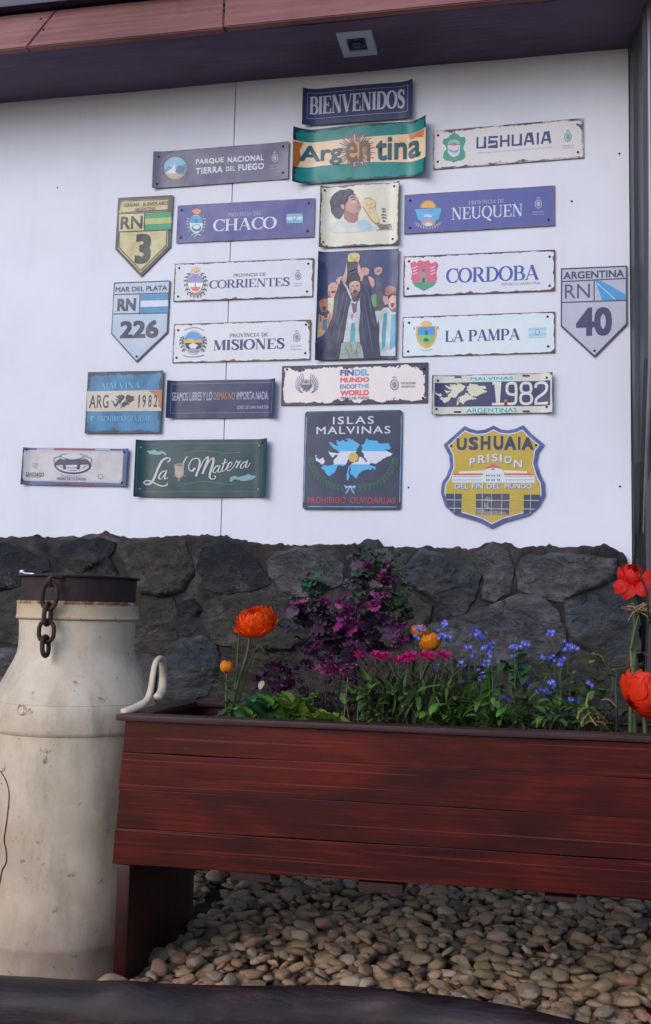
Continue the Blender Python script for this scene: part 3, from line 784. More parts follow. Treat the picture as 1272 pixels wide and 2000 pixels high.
# ------------------------------------------------------------------ inks and enamels
CA = (200, 360, 2.8909); CB = (560, 150, 4.24); CM = (600, 470, 6.36); CRt = (770, 340, 2.7064)
CL_ = (150, 700, 3.1024); CP = (290, 260, 4.3862); CU_ = (836, 225, 4.0510); CF_ = (540, 700, 4.1032)
CI = (585, 795, 6.0571); CQ = (855, 825, 5.7818); CG = (160, 720, 7.4824); C8 = (840, 720, 5.088); CT = (260, 850, 4.6255); CZ = (30, 860, 5.3)
RUST = (.17, .05, .03); DARK = ink(62, 60, 82)
navy = ink(68, 72, 132); navyd = ink(38, 46, 88); cream = ink(205, 200, 210); creamy = ink(226, 212, 212)
k_white = paint(ink(205, 208, 228), mott=.12); k_lav = paint(ink(170, 172, 205), mott=.12)
k_navy = paint(ink(58, 66, 122), mott=.15); k_ink = paint(ink(44, 46, 72), mott=.2); k_blk = paint(ink(38, 40, 55), mott=.2)
k_grey = paint(ink(140, 138, 158), mott=.1); k_lgrey = paint(ink(172, 170, 188), mott=.1)
k_sky = paint(ink(98, 170, 220), mott=.15); k_sky2 = paint(ink(70, 150, 205), mott=.15); k_pale = paint(ink(175, 212, 228), mott=.1)
k_gold = paint(ink(222, 178, 110), mott=.2); k_sun = paint(ink(238, 168, 84), mott=.2); k_red = paint(ink(215, 82, 100), mott=.15)
k_green = paint(ink(70, 150, 128), mott=.15); k_leaf = paint(ink(52, 92, 88), mott=.3); k_skin = paint(ink(196, 150, 148), mott=.2)
k_rust = paint(ink(190, 120, 90), mott=.3); k_blue = paint(ink(66, 88, 165), mott=.12)
hole = paint(ink(52, 46, 62), mott=.3)

# 1 welcome plate
s = Sign('metal_sign', 'small dark blue plate reading BIENVENIDOS at the top of the arrangement', [(146, 116), (1050, 46), (1046, 350), (142, 418)], CB,
         paint(ink(46, 56, 104), .002, mott=.25), bulge=.004, curl=(.016, .014), cl=.14, cell=.008)
p = s.part('frame_line'); k_b = paint(ink(188, 190, 214), mott=.1); frame_lines(p, 180, 150, 1008, 300, .0011, k_lav); p.done()
p = s.part('lettering'); p.text('BIENVENIDOS', 196, 325, 986, 118, k_b, 1, font='serif', T=.25, t=.07, sp=-.02); p.done()

# 2 Argentina flag plate
s = Sign('metal_sign', 'green, cream and orange flag plate reading Argentina over a large sun, below the BIENVENIDOS plate', [(76, 452), (1162, 368), (1162, 830), (70, 905)], CB,
         paint(ink(20, 128, 128), .006, (.012, .04, .06), scol=(.012, .07, .075), mott=.55, mcol=(.012, .13, .12), sc=.8), bulge=.006, curl=(.030, .034), cl=.16, wave=.002, cell=.008)
p = s.part('cream_band')
p.poly([(74, 562), (300, 545), (600, 522), (1162, 470), (1162, 712), (700, 722), (300, 745), (74, 778)], paint(ink(226, 198, 170), mott=.45, mcol=ink(212, 150, 100), sc=.6), 1)
p.poly([(76, 575), (150, 562), (120, 640), (135, 700), (110, 770), (76, 775)], paint(ink(196, 110, 52), mott=.4), 1.6)
p.poly([(1010, 488), (1090, 480), (1155, 476), (1140, 540), (1080, 520), (1030, 540)], paint(ink(214, 132, 84), mott=.4), 1.6)
p.done()
p = s.part('sun_emblem'); kr = paint(ink(150, 108, 104), mott=.35)
for i in range(44):
    a = 2*math.pi*i/44; r0, r1, wd = 74, (150 if i % 2 else 132), 6.5
    c_, s_ = math.cos(a), math.sin(a)
    p.poly([(585+c_*r0-s_*wd, 625+s_*r0+c_*wd), (585+c_*r1-s_*wd*.6, 625+s_*r1+c_*wd*.6), (585+c_*(r1+9), 625+s_*(r1+9)), (585+c_*r1+s_*wd*.6, 625+s_*r1-c_*wd*.6), (585+c_*r0+s_*wd, 625+s_*r0-c_*wd)], kr if i % 4 else paint(ink(190, 170, 160)), 2)
p.ell(585, 625, 78, 78, paint(ink(168, 128, 116), mott=.3), 2.8); p.ell(578, 622, 66, 68, paint(ink(228, 150, 78), mott=.35), 3.6); p.done()
kt = paint(ink(44, 92, 104), mott=.35, spots=.3, scol=ink(120, 140, 130))
p = s.part('lettering', True)
p.text('Arg', 118, 760, 470, 560, kt, 4.6, bold=.028); p.text('en', 500, 730, 700, 545, paint(ink(110, 96, 92), mott=.5), 4.8, bold=.02)
p.text('tina', 745, 712, 1118, 492, kt, 4.6, bold=.028); p.done()

# 3 USHUAIA
s = Sign('metal_sign', 'long white plate reading USHUAIA with a green crest and rusty edges', [(38, 128), (1228, 30), (1236, 342), (42, 433)], CU_,
         paint(ink(214, 208, 214), .0045, DARK, .25, ink(196, 170, 165), .08))
p = s.part('crest')
p.poly([(210, 142), (240, 158), (258, 178), (292, 176), (302, 205), (290, 235), (280, 265), (298, 300), (300, 335), (272, 362), (232, 366), (208, 380), (184, 368), (140, 362), (120, 340), (126, 305), (148, 268), (134, 240), (116, 226), (122, 196), (160, 182), (180, 158)], k_green, 1)
p.ell(208, 232, 50, 34, paint(ink(140, 190, 190)), 1.6, a0=180, a1=360); p.poly([(158, 240), (258, 240), (256, 300), (236, 325), (208, 338), (180, 325), (160, 300)], k_white, 2.2)
p.poly([(160, 236), (190, 228), (208, 222), (228, 228), (256, 236), (208, 246)], k_rust, 3); p.ell(208, 275, 42, 20, k_grey, 3.2); p.ell(208, 272, 36, 15, k_white, 4); p.line([(178, 290), (208, 308), (238, 290)], 4, k_grey, 4.6); p.done()
p = s.part('lettering')
for i, (ch, x0, x1) in enumerate((('U', 385, 462), ('S', 478, 556), ('H', 572, 648), ('U', 664, 745), ('A', 762, 842), ('I', 862, 880), ('A', 898, 976))):
    yb = 272-(x0-385)*.072; t_ = yb-94; w_ = 17
    B = {'U': [[(x0+w_/2, t_), (x0+w_/2, yb-w_/2), (x1-w_/2, yb-w_/2-5), (x1-w_/2, t_-5)]],
         'S': [[(x1, t_+w_/2-3), (x0+w_/2, t_+w_/2), (x0+w_/2, (yb+t_)/2), (x1-w_/2, (yb+t_)/2-4), (x1-w_/2, yb-w_/2-5), (x0, yb-w_/2)]],
         'H': [[(x0+w_/2, t_), (x0+w_/2, yb)], [(x1-w_/2, t_-5), (x1-w_/2, yb-5)], [(x0+w_, (t_+yb)/2), (x1-w_, (t_+yb)/2-4)]],
         'A': [[(x0+4, yb), (x0+30, t_), (x1-30, t_-2), (x1-6, yb-6)], [(x0+22, yb-32), (x1-22, yb-35)]],
         'I': [[((x0+x1)/2, t_), ((x0+x1)/2, yb)]]}[ch]
    for q in B: p.line(q, w_, k_navy, 1+i*.02)
p.done()
p = s.part('small_lettering'); p.text('TIERRA DEL FUEGO, ANTARTIDA E ISLAS DEL ATLANTICO SUR', 392, 312, 982, 254, k_lgrey, 1, bold=.004)
p.done()
p = s.part('seal'); seal(p, 1108, 180, 42, paint(ink(110, 160, 165)), 1); p.text('REPUBLICA', 1066, 256, 1158, 238, k_lgrey, 1); p.text('ARGENTINA', 1066, 274, 1158, 258, k_lgrey, 1); p.done()
s.nails([(80, 162), (1184, 82), (80, 372), (1188, 300)])

# 4 PARQUE NACIONAL
s = Sign('metal_sign', 'long slate-purple plate reading PARQUE NACIONAL TIERRA DEL FUEGO with a round landscape emblem', [(54, 170), (1212, 76), (1200, 396), (42, 482)], CP,
         paint(ink(98, 96, 128), .0025, ink(60, 58, 84), .1, ink(120, 100, 110), .12), curl=(.006, .004), cl=.1)
p = s.part('round_emblem'); p.ell(236, 312, 128, 128, paint(ink(128, 112, 130), mott=.2), 1, 36); p.ell(236, 312, 121, 121, paint(ink(94, 90, 120)), 1.8, 36)
p.ell(238, 308, 98, 98, paint(ink(134, 184, 212), mott=.15), 2.6, 32)
p.poly([(142, 320), (180, 290), (215, 305), (260, 285), (330, 272), (336, 310), (320, 360), (150, 350)], paint(ink(104, 148, 182), mott=.2), 3.4)
p.poly([(225, 270), (238, 285), (240, 330), (250, 350), (200, 360), (150, 352), (190, 320), (212, 310)], k_white, 4.2)
p.poly([(270, 290), (325, 300), (300, 350), (262, 352), (232, 340)], paint(ink(70, 100, 150)), 4.6)
p.poly([(150, 358), (200, 352), (270, 360), (318, 358), (296, 388), (240, 404), (185, 392)], paint(ink(190, 162, 140), mott=.3), 5); p.done()
p = s.part('lettering')
kb = paint(ink(206, 208, 220), mott=.1)
p.text('PARQUE', 410, 282, 652, 212, kb, 1, bold=.05, space=1.12); p.text('NACIONAL', 682, 262, 996, 188, kb, 1, bold=.05, space=1.12)
p.text('TIERRA', 410, 360, 642, 288, kb, 1, bold=.05, space=1.12); p.text('DEL', 670, 334, 746, 288, kb, 1, bold=.045, space=1.1); p.text('FUEGO', 774, 330, 996, 258, kb, 1, bold=.05, space=1.12); p.done()
p = s.part('seal'); seal(p, 1088, 218, 40, k_lgrey, 1); p.text('República', 1042, 294, 1128, 274, k_lgrey, 1); p.text('Argentina', 1042, 314, 1132, 296, k_lgrey, 1); p.done()
s.nails([(96, 212), (1160, 120), (80, 446), (1156, 346)])

def province(label, corners, crop, mat, **k):
    return Sign('metal_sign', label, corners, crop, mat, **k)
def flag(p, x0, y0, x1, y1, lay=1, m1=None, m2=None):
    m1 = m1 or k_sky; m2 = m2 or k_white; h = (y1-y0)/3; sl_ = -.03*(x1-x0)
    for i, m in enumerate((m1, m2, m1)): p.poly([(x0, y0+h*i), (x1, y0+h*i+sl_), (x1, y0+h*(i+1)+sl_), (x0, y0+h*(i+1))], m, lay+.02*i)
# 5 CHACO
s = province('long indigo plate reading PROVINCIA DEL CHACO with an oval crest and tiny flag', [(430, 123), (1204, 80), (1196, 298), (418, 337)], CA, paint(ink(80, 82, 146), .002, DARK, .35, ink(112, 92, 122), .14))
p = s.part('crest'); p.ell(537, 160, 28, 20, k_rust, 1, a0=180, a1=360); p.ell(537, 158, 22, 15, paint(ink(226, 130, 110)), 1.8)
p.ell(534, 228, 47, 62, paint(ink(90, 104, 120), mott=.4), 1.4, 24); p.ell(534, 228, 38, 52, k_pale, 2.2, 24); p.ell(534, 222, 37, 42, k_sky2, 3, 24, 180, 360); p.ell(536, 250, 26, 20, k_leaf, 3.2); p.ell(536, 246, 20, 12, k_white, 4); p.ell(534, 212, 12, 12, paint(ink(50, 110, 180)), 4)
p.line([(505, 290), (530, 280), (560, 292)], 6, k_lav, 2); p.line([(520, 300), (545, 285)], 5, k_lav, 2.4); laurel(p, [(496, 180), (484, 225), (500, 280)], 13, k_lav, 2.4); laurel(p, [(574, 180), (586, 225), (566, 280)], 13, k_lav, 2.4); p.done()
p = s.part('lettering'); p.text('PROVINCIA DEL', 712, 187, 906, 155, k_lav, 1, font='serif', T=.15, t=.06); p.done()
p = s.part('large_lettering'); p.text('CHACO', 628, 270, 990, 184, k_white, 1, font='serif', T=.19, t=.055, sp=-.03); p.done()
p = s.part('flag'); flag(p, 1044, 170, 1134, 222, 1, paint(ink(120, 178, 204)), k_white); p.ell(1089, 192, 11, 15, paint(ink(110, 160, 170)), 2); p.ell(1089, 192, 7, 10, k_white, 3); p.text('PROVINCIA DEL CHACO', 1044, 232, 1134, 222, k_sky, 1); p.done()
s.nails([(1168, 108), (1162, 266), (452, 150), (446, 306)])

# 6 CORRIENTES
s = province('long white rust-chipped plate reading PROVINCIA DE CORRIENTES with a green wreath crest', [(414, 452), (1196, 418), (1190, 638), (402, 664)], CA, paint(ink(208, 208, 222), .0030, (.03, .024, .045), .2, RUST, .08))
p = s.part('crest'); laurel(p, [(510, 490), (478, 540), (486, 610), (530, 636)], 22, k_leaf, 1); laurel(p, [(545, 490), (582, 540), (574, 610), (530, 636)], 22, k_leaf, 1.1)
p.ell(528, 560, 46, 60, paint(ink(196, 120, 116)), 2, 24); p.ell(528, 560, 41, 55, paint(ink(232, 224, 226)), 2.8, 24); p.ell(528, 558, 40, 50, paint(ink(120, 140, 205)), 3.6, 20, 180, 360)
p.line([(528, 520), (528, 600)], 5, k_red, 4.4); p.line([(500, 585), (556, 585)], 5, k_red, 4.6); p.poly([(500, 590), (556, 590), (540, 606), (516, 606)], k_red, 4.4); p.ell(528, 525, 8, 8, k_red, 5)
for i in range(7):
    a = R(180+i*30); p.line([(530+14*math.cos(a), 488+10*math.sin(a)), (530+27*math.cos(a), 488+24*math.sin(a))], 4, k_gold, 2)
p.ell(530, 486, 15, 12, k_gold, 2.6); p.done()
p = s.part('lettering'); p.text('PROVINCIA DE', 742, 526, 922, 500, k_ink, 1, bold=.008); p.done()
p = s.part('large_lettering'); p.text('CORRIENTES', 604, 592, 1060, 528, paint(ink(52, 66, 118), mott=.2), 1, font='serif', T=.18, t=.06, sp=-.04); p.done()
p = s.part('seal'); seal(p, 1107, 520, 26, k_grey, 1); p.text('República', 1080, 568, 1132, 556, k_lgrey, 1); p.text('Argentina', 1080, 581, 1132, 569, k_lgrey, 1); p.done()
s.nails([(438, 476), (1164, 450), (430, 636), (1158, 608)])

# 7 MISIONES
s = province('long white rust-edged plate reading PROVINCIA DE MISIONES with a black outlined crest', [(406, 790), (1180, 768), (1174, 992), (400, 1010)], CA, paint(ink(212, 212, 222), .0032, (.05, .03, .04), .35, (.25, .10, .05), .08))
p = s.part('crest'); laurel(p, [(470, 850), (452, 890), (470, 950)], 24, k_leaf, 1); laurel(p, [(565, 850), (582, 890), (566, 950)], 24, k_leaf, 1.1)
p.ell(518, 895, 54, 70, k_lgrey, 1.6, 28); p.ell(518, 895, 48, 64, k_white, 2.4, 28); p.ell(518, 884, 48, 50, k_sky2, 3.2, 24, 180, 360); p.poly([(470, 888), (500, 872), (535, 884), (566, 876), (566, 900), (470, 900)], k_sun, 4); p.poly([(470, 898), (566, 896), (562, 925), (518, 950), (478, 925)], k_blk, 4.8); p.poly([(492, 910), (518, 896), (545, 910), (532, 930), (505, 930)], k_white, 5.6); p.ell(518, 940, 30, 12, k_grey, 5.8)
p.line([(465, 826), (500, 812), (540, 812), (578, 828)], 5, k_grey, 2, 3); p.line([(460, 968), (500, 976), (540, 974), (580, 966)], 6, k_grey, 2, 3); p.done()
p = s.part('lettering'); p.text('PROVINCIA DE', 722, 867, 942, 840, k_ink, 1, font='serif', T=.17, t=.06); p.done()
p = s.part('large_lettering'); p.text('MISIONES', 630, 940, 1034, 872, paint(ink(44, 56, 112), mott=.15), 1, font='serif', T=.22, t=.055, sp=-.03); p.done()
p = s.part('seal'); seal(p, 1101, 868, 29, k_grey, 1); p.text('República', 1066, 924, 1130, 910, k_lgrey, 1); p.text('Argentina', 1066, 942, 1130, 928, k_lgrey, 1); p.done()
s.nails([(430, 824), (1152, 796), (424, 980), (1148, 956)])

# 8 NEUQUEN
s = province('long indigo plate reading PROVINCIA DE NEUQUEN with an orange sun crest', [(56, 112), (850, 64), (850, 274), (54, 320)], CRt, paint(ink(84, 90, 158), .002, DARK, .35, ink(150, 96, 90), .14))
p = s.part('crest')
for i in range(11):
    a = R(186+i*16.8); p.poly([(183+34*math.cos(a-.12), 182+34*math.sin(a-.12)), (183+48*math.cos(a), 182+46*math.sin(a)), (183+34*math.cos(a+.12), 182+34*math.sin(a+.12))], k_sun, 1)
p.ell(183, 182, 38, 36, k_sun, 1.6, 18, 180, 360)
p.poly([(112, 190), (250, 182), (254, 196), (240, 240), (214, 262), (160, 264), (130, 244)], k_sky, 2.4); p.poly([(158, 228), (176, 214), (190, 220), (206, 224), (200, 232)], k_white, 3.4)
p.line([(150, 200), (215, 196)], 3, k_sky2, 3.4); p.ell(184, 262, 38, 20, k_skin, 3.6, 16); laurel(p, [(108, 258), (140, 278), (184, 288)], 15, k_lgrey, 1.2); laurel(p, [(258, 254), (225, 278), (184, 288)], 15, k_lgrey, 1.3); p.ell(184, 270, 20, 10, k_white, 4.4); p.done()
p = s.part('lettering'); p.text('PROVINCIA DE', 398, 166, 586, 134, k_lav, 1, font='serif', T=.16, t=.06); p.done()
p = s.part('large_lettering'); p.text('NEUQUEN', 306, 246, 682, 160, k_white, 1, font='serif', T=.16, t=.06, sp=-.02); p.done()
p = s.part('seal'); seal(p, 764, 162, 27, k_lav, 1); p.text('República', 734, 210, 794, 196, k_lav, 1); p.text('Argentina', 734, 222, 794, 210, k_lav, 1); p.done()
s.nails([(86, 142), (816, 244), (86, 288)])

# 9 CORDOBA
s = province('long white rusted plate reading CORDOBA with a red castle shield', [(52, 438), (852, 402), (850, 618), (48, 650)], CRt, paint(ink(214, 214, 228), .0034, (.05, .025, .04), .35, (.20, .07, .05), .08))
p = s.part('crest'); kr2 = paint(ink(212, 92, 122), mott=.1)
p.poly([(86, 476), (112, 462), (120, 474), (136, 456), (160, 466), (186, 456), (196, 476), (222, 464), (238, 482), (226, 520), (230, 560), (206, 596), (158, 622), (112, 596), (90, 556), (96, 520)], kr2, 1)
p.poly([(96, 574), (228, 574), (206, 597), (158, 620), (112, 597)], k_green, 1.8)
p.poly([(136, 574), (136, 522), (146, 518), (148, 500), (170, 500), (172, 518), (180, 522), (180, 574)], paint(ink(168, 130, 140)), 1.9); p.poly([(152, 574), (152, 552), (164, 552), (164, 574)], k_ink, 2.7); p.ell(158, 512, 8, 8, paint(ink(90, 90, 130)), 2.8)
for x in (112, 206):
    for k in range(3): p.line([(x-12, 502+k*16), (x+12, 492+k*16)], 5, k_white, 2)
p.done()
p = s.part('large_lettering'); p.text('CORDOBA', 276, 580, 768, 482, k_blue, 1, font='serif', T=.18, t=.06, sp=-.03); p.done()
p = s.part('lettering'); p.text('REPUBLICA ARGENTINA', 570, 592, 774, 570, k_grey, 1, bold=.004); p.done()
s.nails([(80, 464), (822, 440), (74, 608), (822, 592)])

# 10 LA PAMPA
s = province('long pale plate reading LA PAMPA with a blue and green crest and a tiny flag', [(46, 758), (852, 730), (850, 946), (44, 970)], CRt, paint(ink(212, 222, 230), .0026, (.04, .04, .05), .12, RUST, .08))
p = s.part('crest'); p.ell(172, 800, 30, 22, k_sun, 1, a0=180, a1=360); p.ell(172, 798, 24, 14, paint(ink(240, 180, 130)), 1.6)
p.poly([(118, 808), (226, 804), (228, 850), (216, 890), (194, 914), (172, 924), (148, 914), (126, 890), (116, 850)], k_sun, 2); p.poly([(128, 812), (216, 808), (218, 850), (206, 884), (172, 908), (140, 884), (126, 850)], k_sky2, 2.8)
p.poly([(128, 856), (218, 852), (206, 886), (172, 908), (140, 886)], paint(ink(120, 190, 110)), 3.6); p.ell(172, 880, 15, 9, k_leaf, 4.4); p.ell(172, 842, 7, 14, k_leaf, 4.4); p.line([(140, 930), (172, 936), (204, 928)], 3, k_lgrey, 2); p.line([(106, 812), (108, 826)], 4, k_ink, 2); p.line([(236, 808), (232, 824)], 4, k_ink, 2); p.done()
p = s.part('large_lettering'); p.text('LA PAMPA', 272, 890, 668, 818, paint(ink(62, 74, 130), mott=.15), 1, font='serif', T=.20, t=.06, sp=-.03); p.done()
p = s.part('flag'); flag(p, 712, 816, 804, 860, 1, paint(ink(150, 208, 226)), k_white); p.ell(758, 838, 14, 16, paint(ink(110, 170, 190)), 2); p.ell(758, 838, 9, 11, k_white, 3); p.text('REPUBLICA ARGENTINA', 712, 870, 804, 860, k_pale, 1); p.done()
s.nails([(80, 788), (812, 756), (76, 940), (814, 912)])

# 11 route 3 shield
def shield(label, c, crop, mat, tip, ri):
    return Sign('road_shield', label, c, crop, mat, 'road sign', shape=[c[0], c[1], c[2], tip, c[3]], stand=.005)
c = [(92, 80), (405, 64), (388, 357), (78, 370)]
m_y = paint(ink(190, 180, 138), 0, DARK, .5, (.30, .15, .07), .55, ink(164, 134, 92))
s = shield('worn yellowish route shield reading USHUAIA - BUENOS AIRES and RN 3', c, CA, paint(ink(72, 70, 66), .003, DARK, .3, RUST, .3), (223, 522), 0)
p = s.part('yellow_field')
p.poly([(110, 96), (378, 86), (372, 352), (222, 500), (94, 366), (98, 275), (100, 165)], m_y, 1)
p.done()
p = s.part('border_line'); p.line([(112, 100), (376, 90), (374, 150), (110, 165)], 4, k_blk, 2, closed=True); p.line([(98, 172), (396, 158)], 5, k_blk, 2.2); p.line([(96, 274), (390, 262)], 6, k_blk, 2.2); p.line([(244, 166), (242, 266)], 6, k_blk, 2.4)
p.line([(100, 278), (100, 360), (222, 488), (364, 350), (368, 268)], 5, k_blk, 2.3); p.done()
p = s.part('flag'); kg1 = paint(ink(36, 150, 100), mott=.3, spots=.3, scol=ink(30, 80, 60)); p.poly([(246, 170), (394, 160), (394, 190), (246, 200)], kg1, 2); p.poly([(246, 200), (394, 190), (394, 224), (246, 232)], paint(ink(180, 182, 110), mott=.3), 2.02); p.poly([(246, 232), (394, 224), (390, 258), (246, 264)], kg1, 2.04); p.done()
p = s.part('lettering'); ky = paint(ink(50, 44, 40), mott=.3); p.text('USHUAIA - BUENOS AIRES', 124, 134, 376, 100, ky, 2, bold=.02); p.text('ARGENTINA', 186, 158, 306, 132, ky, 2, bold=.02)
p.text('RN', 106, 260, 234, 182, paint(ink(46, 52, 50), mott=.3), 2, bold=.03); p.text('3', 186, 452, 284, 282, paint(ink(36, 44, 52), mott=.3), 2, bold=.06); p.done()

# 12 route 226 shield
c = [(72, 557), (388, 546), (372, 838), (52, 850)]
kd = paint(ink(48, 52, 78), mott=.15)
s = shield('pale blue-white route shield reading MAR DEL PLATA and RN 226', c, CA, paint(ink(42, 46, 72), .0, mott=.2), (195, 1010), 0)
p = s.part('white_field'); p.poly([(79, 564), (381, 553), (366, 834), (195, 999), (58, 846), (66, 700)], paint(ink(178, 192, 214), .0, spots=.3, scol=ink(150, 130, 120), mott=.14), 1); p.done()
p = s.part('border_line'); p.line([(68, 626), (385, 616)], 6, kd, 2); p.line([(60, 736), (374, 728)], 6, kd, 2); p.line([(219, 622), (216, 732)], 6, kd, 2.2); p.done()
p = s.part('flag'); flag(p, 222, 626, 376, 730, 2, paint(ink(58, 134, 186), mott=.2), k_white); p.done()
p = s.part('lettering'); p.text('MAR DEL PLATA', 80, 612, 372, 574, kd, 2, bold=.03); p.text('RN', 88, 720, 198, 645, kd, 2, bold=.06); p.text('226', 100, 876, 324, 768, kd, 2, bold=.05); p.done()
s.nails([(196, 976)])

# 13 route 40 shield
c = [(880, 502), (1234, 486), (1230, 796), (882, 806)]
s = shield('grey-white route shield reading ARGENTINA and RN 40, hung beside the steel bracket', c, CRt, paint(ink(66, 64, 88), mott=.2), (1058, 966), 0)
p = s.part('white_field'); p.poly([(888, 510), (1226, 494), (1222, 793), (1058, 955), (889, 802)], paint(ink(184, 184, 206), .0, spots=.45, scol=ink(120, 110, 130), mott=.16), 1); p.done()
kp = paint(ink(70, 68, 98), mott=.2)
p = s.part('border_line'); p.line([(886, 574), (1226, 556)], 6, kp, 2); p.line([(886, 684), (1226, 672)], 6, kp, 2); p.line([(1056, 566), (1056, 678)], 6, kp, 2.2); p.done()
p = s.part('road_picture'); p.poly([(1062, 568), (1092, 568), (1222, 640), (1224, 668), (1098, 672)], paint(ink(72, 156, 214), mott=.15), 2); p.line([(1070, 580), (1168, 668)], 4, k_white, 3); p.done()
p = s.part('lettering'); p.text('ARGENTINA', 894, 562, 1216, 508, kp, 2, bold=.03); p.text('RN', 902, 664, 1034, 584, paint(ink(78, 84, 110)), 2, bold=.0); p.text('40', 962, 860, 1150, 706, paint(ink(66, 66, 104), mott=.15), 2, bold=.05); p.done()
s.nails([(1057, 932)])

# 14 flag licence plate MALVINAS ARG 1982
s = Sign('metal_sign', 'blue, cream and blue square-ish plate reading MALVINAS, ARG 1982 and PROHIBIDO OLVIDAR', [(110, 56), (1214, 40), (1164, 944), (56, 960)], CG,
         paint(ink(46, 118, 168), .0090, (.014, .035, .07), .2, (.025, .05, .06), .9, ink(28, 80, 104), sc=.8), bulge=.004, curl=(.004, .006), cl=.2, cell=.01)
p = s.part('cream_band'); p.poly([(98, 340), (700, 332), (1198, 322), (1180, 625), (700, 630), (86, 636)], paint(ink(190, 182, 170), 0, (.05, .04, .06), .2, (.24, .10, .06), .5, ink(180, 156, 138), sc=.7), 1)
p.poly([(985, 330), (1196, 324), (1184, 600), (1140, 560), (1128, 430), (1050, 372)], paint(ink(178, 110, 84), mott=.5), 1.7); p.done()
p = s.part('island_map'); islands(p, (450, 385, 800, 595), k_ink, 2, amp=7); p.done()
p = s.part('lettering'); km = paint(ink(112, 178, 214), mott=.2, spots=.35, scol=ink(60, 110, 130)); p.text('MALVINA', 306, 304, 880, 212, km, 2, font='serif', T=.15, t=.05); p.text('S', 900, 290, 958, 210, paint(ink(100, 120, 104), mott=.4), 2, font='serif', T=.14, t=.05)
p.text('PROHIBIDO OLVIDAR', 244, 782, 1032, 694, km, 2, font='serif', T=.17, t=.07); p.done()
p = s.part('large_lettering'); kz = paint(ink(50, 46, 52), mott=.3); p.text('ARG', 124, 590, 418, 390, kz, 2.2, bold=.01, space=1.1)
for i, ch in enumerate('1982'): p.text(ch, (842, 900, 985, 1064)[i], 578-i*4, (870, 958, 1040, 1128)[i], 392, kz, 2.2, bold=.012)
p.done()
p = s.part('seal'); p.ell(172, 738, 30, 42, paint(ink(120, 168, 200)), 1); p.ell(180, 745, 18, 26, paint(ink(66, 120, 160)), 2); p.done()

# 15 SEAMOS LIBRES
s = Sign('metal_sign', 'small dark navy plate reading SEAMOS LIBRES Y LO DEMÁS NO IMPORTA NADA', [(562, 140), (1216, 128), (1204, 360), (552, 368)], CL_, paint(ink(46, 50, 92), .002, mott=.2), bulge=.003, curl=(.014, .016), cl=.10, cell=.008)
p = s.part('frame_line'); frame_lines(p, 582, 158, 1188, 330, .0013, paint(ink(120, 132, 172))); p.done()
p = s.part('lettering', True); kl = paint(ink(166, 168, 192), mott=.1); kx = paint(ink(160, 120, 98), mott=.3)
p.text('SEAMOS LIBRES Y LO', 584, 262, 828, 206, kl, 1, bold=.02); p.text('DEMÁS NO', 836, 256, 966, 196, kx, 1, bold=.02); p.text('IMPORTA NADA.', 974, 254, 1168, 203, kl, 1, bold=.02)
p.done(); p = s.part('lettering'); p.text('JOSÉ DE SAN MARTÍN', 976, 316, 1166, 283, kl, 1, bold=.01); p.done()

# 16 FIN DEL MUNDO
s = Sign('metal_sign', 'long pinkish-white chipped plate reading FIN DEL MUNDO END OF THE WORLD in blue and red', [(50, 66), (1218, 34), (1214, 358), (38, 380)], CF_, paint(ink(226, 214, 216), .0078, (.035, .03, .055), .0, (.055, .035, .055), .07), bulge=.0015)
p = s.part('crest'); kc = paint(ink(88, 92, 122), mott=.2)
for sd in (-1, 1):
    for i in range(13):
        t = i/12; a = R(-62+t*118); r0 = 50+4*t; r1 = 95-22*t*t
        p.line([(248+sd*r0*math.cos(a)*1.05, 232+r0*math.sin(a)), (248+sd*r1*math.cos(a-.15)*1.08, 228+r1*math.sin(a-.15)*(1.15 if a < 0 else .9))], 5, kc, 1)
p.ell(243, 215, 42, 42, kc, 1.2, 24); p.ell(243, 215, 36, 37, creamy and paint(ink(205, 198, 208)), 2, 24)
for i in range(9):
    a = R(190+i*20); p.line([(243+14*math.cos(a), 205+14*math.sin(a)), (243+34*math.cos(a), 210+34*math.sin(a))], 3.5, kc, 2.8)
p.poly([(196, 214), (292, 212), (286, 232), (270, 250), (216, 250), (200, 234)], kc, 3.4); p.line([(214, 262), (232, 252), (243, 270), (256, 252), (272, 262)], 6, kc, 3.6); p.ell(243, 196, 12, 10, kc, 3.5); p.done()
p = s.part('lettering'); kB = paint(ink(66, 72, 150), mott=.1); kC = paint(ink(94, 160, 220), mott=.1); kR = paint(ink(226, 86, 104), mott=.1); kD = paint(ink(92, 120, 182), mott=.1)
p.text('FIN', 514, 144, 624, 94, kB, 1, bold=.05); p.text('DEL', 630, 142, 746, 90, kC, 1, bold=.05); p.text('MUNDO', 514, 198, 746, 152, kR, 1, bold=.055)
p.text('ENDOF', 512, 248, 648, 209, kD, 1, bold=.03); p.text('THE', 652, 243, 746, 206, kC, 1, bold=.03); p.text('WORLD', 514, 304, 744, 254, kR, 1, bold=.055); p.text('TIERRA DEL FUEGO', 512, 334, 744, 308, kc, 1, bold=.03); p.done()
p = s.part('seal'); seal(p, 948, 214, 50, k_grey, 1); p.text('PATAGONIA', 1002, 212, 1118, 190, kc, 1); p.text('ARGENTINA', 1002, 238, 1118, 218, kc, 1); p.done()
s.nails([(88, 92), (1186, 84), (1176, 320)])
s.nails([(608, 76)], .004, paint(ink(190, 50, 60)))

